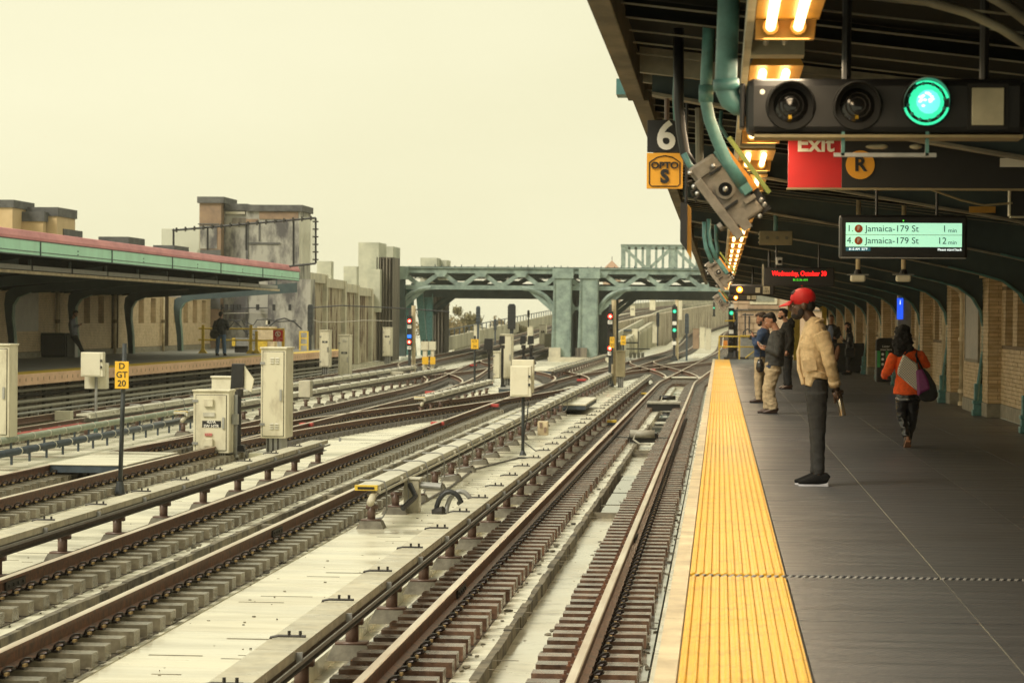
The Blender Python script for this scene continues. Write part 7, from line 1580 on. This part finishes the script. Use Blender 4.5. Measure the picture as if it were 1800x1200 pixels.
# woman in orange coat walking away
ml = at(1597, 786, z=0); k = 138.; gx = lambda px: (px - 1597) / k; z = lambda py: (787 - py) / k
T, P, hm = person('woman in orange coat and shiny black trousers walking away along the platform', (ml.x, ml.y, 0), R(3), dict(vox=.010, skin='tan', hs=1.0, head=(gx(1585), .04, z(592)), pitch=R(-6), neck=(gx(1589), 0, z(612)),
 torso=[(z(613), 0, .07, .07), (z(618), 0, .13, .09), (z(626), 0, .185, .115), (z(642), 0, .19, .125), (z(658), 0, .172, .12), (z(675), 0, .185, .135), (z(694), 0, .205, .15)],
 arms=[((gx(1570), 0, z(627)), (gx(1558), -.04, z(654)), (gx(1556), .16, z(662))), ((gx(1614), 0, z(626)), (gx(1625), -.06, z(641)), (gx(1612), .12, z(633)))], hands=[((0, .9, 0), (.5, 0, .3), 1), ((-.5, .6, .3), (0, 0, -1), -1)], armr=(.075, .064, .05),
 legs=[((gx(1585), 0, z(700)), (gx(1586), .05, z(735)), (gx(1594), -.06, z(772))), ((gx(1603), 0, z(700)), (gx(1606), .06, z(735)), (gx(1600), .22, z(776)))], lift=(R(-38), 0), hip=(0, z(697)), hipw=.155, hipd=.13, legr=(.092, .064, .045), hem=.9, top='orange', topname='coat', bottom='leather', shoe='shoel', sole='tanl', hair='long', fold=.012, pfold=.012))
FB['check'] = None
mc = bpy.data.materials.new('woven check'); mc.use_nodes = True; nt = mc.node_tree; pbs = nt.nodes['Principled BSDF']; ck = nt.nodes.new('ShaderNodeTexChecker'); ck.inputs['Scale'].default_value = 62; ck.inputs['Color1'].default_value = (.78, .73, .62, 1); ck.inputs['Color2'].default_value = (.22, .2, .18, 1); tc = nt.nodes.new('ShaderNodeTexCoord'); nt.links.new(tc.outputs['Object'], ck.inputs['Vector']); nt.links.new(ck.outputs[0], pbs.inputs['Base Color']); pbs.inputs['Roughness'].default_value = .7
yb = ml.y - .2
def flatbag(name, pts, y, th, m, parent):
    b = MB(); v = [at(a_, b_, y=y) for a_, b_ in pts]; b.prism([(p.x, p.z) for p in v], y - th, y + th, 'y'); return b.build(name, m, parent, bevel=.03)
T = thing('checked_tote', tuple(at(1600, 655, y=yb)), 'cream and grey checked tote across the back of the orange coat', 'bag'); flatbag('tote', [(1588, 622), (1613, 640), (1618, 684), (1612, 687), (1577, 658), (1579, 645)], yb, .045, mc, T); MB().tube([at(1589, 624, y=yb), at(1600, 614, y=yb + .08), at(1611, 616, y=yb + .15), at(1612, 640, y=yb)], .01, 6).build('strap', FB['blackc'], T)
T = thing('purple_bag', tuple(at(1630, 680, y=yb)), 'purple and black slouchy bag hanging at the right side of the orange coat', 'bag'); flatbag('black_part', [(1622, 645), (1632, 655), (1644, 675), (1649, 696), (1640, 705), (1622, 706), (1612, 694), (1614, 670)], yb + .02, .08, FB['blackc'], T); flatbag('purple_part', [(1610, 650), (1622, 648), (1632, 668), (1636, 684), (1622, 690), (1613, 697), (1612, 684)], yb - .05, .035, FB['purple'], T); MB().tube([at(1622, 650, y=yb), at(1610, 625, y=yb + .1), at(1606, 612, y=yb + .2)], .012, 6).build('strap', FB['blackc'], T)
# far platform people
ml = at(150, 631.5, z=0); ml = Vector((at(149, 600, y=98.3).x, 98.3, 0)); f = lambda px: (px - 149) / 46.5; z = lambda py: (631.5 - py) / 46.5
T, P, hm = person('man in grey hoodie leaning back on the grey box, looking at his phone, far platform', (ml.x, ml.y, 0), R(-90), dict(vox=.015, skin='tan', head=(0, f(131.5), z(553.5)), pitch=R(-28), neck=(0, f(128), z(562)),
 torso=[(z(562), f(127.5), .08, .08), (z(565), f(127), .18, .11), (z(571), f(126), .21, .14), (z(580), f(127), .19, .15), (z(589), f(129), .18, .14), (z(593), f(130), .18, .14)], arms=[((-.2, f(126), z(568)), (-.25, f(127), z(580)), (-.1, f(137), z(574))), ((.2, f(126), z(568)), (.25, f(128), z(580)), (.1, f(137), z(574)))], hands=[((.2, .9, .1), (0, 0, 1), 1), ((-.2, .9, .1), (0, 0, 1), -1)],
 legs=[((-.09, f(130), z(594)), (-.1, f(139), z(611)), (-.1, f(147), z(627))), ((.09, f(130), z(594)), (.1, f(141), z(610)), (.1, f(149), z(627)))], hip=(f(130), z(593)), top='hoodie', topname='hoodie', bottom='charcoal', shoe='shoeb', sole='blackc', beard=True))
pp = at(141, 570, y=ml.y - .05); T = thing('phone', tuple(pp), 'phone held by the man leaning on the far platform', 'phone', 'phones in hand'); MB().ob(pp, (.12, .06, .012), Matrix.Rotation(R(-25), 3, 'Y')).build('body', M['blk'], T)
ml = at(388, 625, z=0)
T, P, hm = person('man in faded black jacket and blue jeans seen from behind on the far platform', (ml.x, ml.y, 0), R(-12), dict(vox=.015, skin='tan', hs=1.05, head=(-.02, .03, 1.69), neck=(0, 0, 1.52),
 torso=[(1.53, 0, .09, .09), (1.47, 0, .2, .12), (1.36, 0, .25, .15), (1.15, 0, .23, .16), (1.0, 0, .22, .15), (.86, 0, .21, .14)], arms=[((-.22, 0, 1.42), (-.31, -.02, 1.15), (-.27, .08, .92)), ((.22, 0, 1.42), (.33, 0, 1.18), (.22, .2, 1.1))], hands=[((0, .2, -.9), (.5, 0, 0), 1), ((-.3, .8, .2), (0, 0, 1), -1)], armr=(.085, .075, .055),
 legs=[((-.11, 0, .88), (-.14, .01, .5), (-.17, 0, .09)), ((.11, 0, .88), (.14, .01, .5), (.17, 0, .09))], hip=(0, .88), legr=(.11, .085, .075), hem=1., top='jkt', bottom='jean', shoe='shoeb', sole='blackc'))
put(MB().ell(P(0, -.005, .06), (.085, .1, .075), 14, 10), 'beanie', FB['jkt'])
pp = at(377, 587, y=ml.y - .15); T = thing('shoulder_bag', tuple(pp), 'round black shoulder bag of the man in the faded black jacket', 'bag'); MB().ell(pp, (.2, .12, .2), 14, 10).build('bag', FB['blackc'], T, smooth=True); MB().tube([pp + Vector((0, 0, .15)), pp + Vector((.15, .0, .5)), pp + Vector((.3, .08, .85))], .02, 6).build('strap', FB['blackc'], T)

# ================================================================== haze
hb = MB().box(-505, 505, -45, 1405, -11.5, 16.2).build('haze', [], None); hz_ = bpy.data.materials.new('haze'); hz_.use_nodes = True; n_ = hz_.node_tree; n_.nodes.clear(); ou = n_.nodes.new('ShaderNodeOutputMaterial'); pv = n_.nodes.new('ShaderNodeVolumePrincipled')
pv.inputs['Color'].default_value = (.97, .95, .82, 1); pv.inputs['Density'].default_value = .00022; pv.inputs['Anisotropy'].default_value = .2; n_.links.new(pv.outputs[0], ou.inputs['Volume']); hb.data.materials.append(hz_); hb['kind'] = 'stuff'
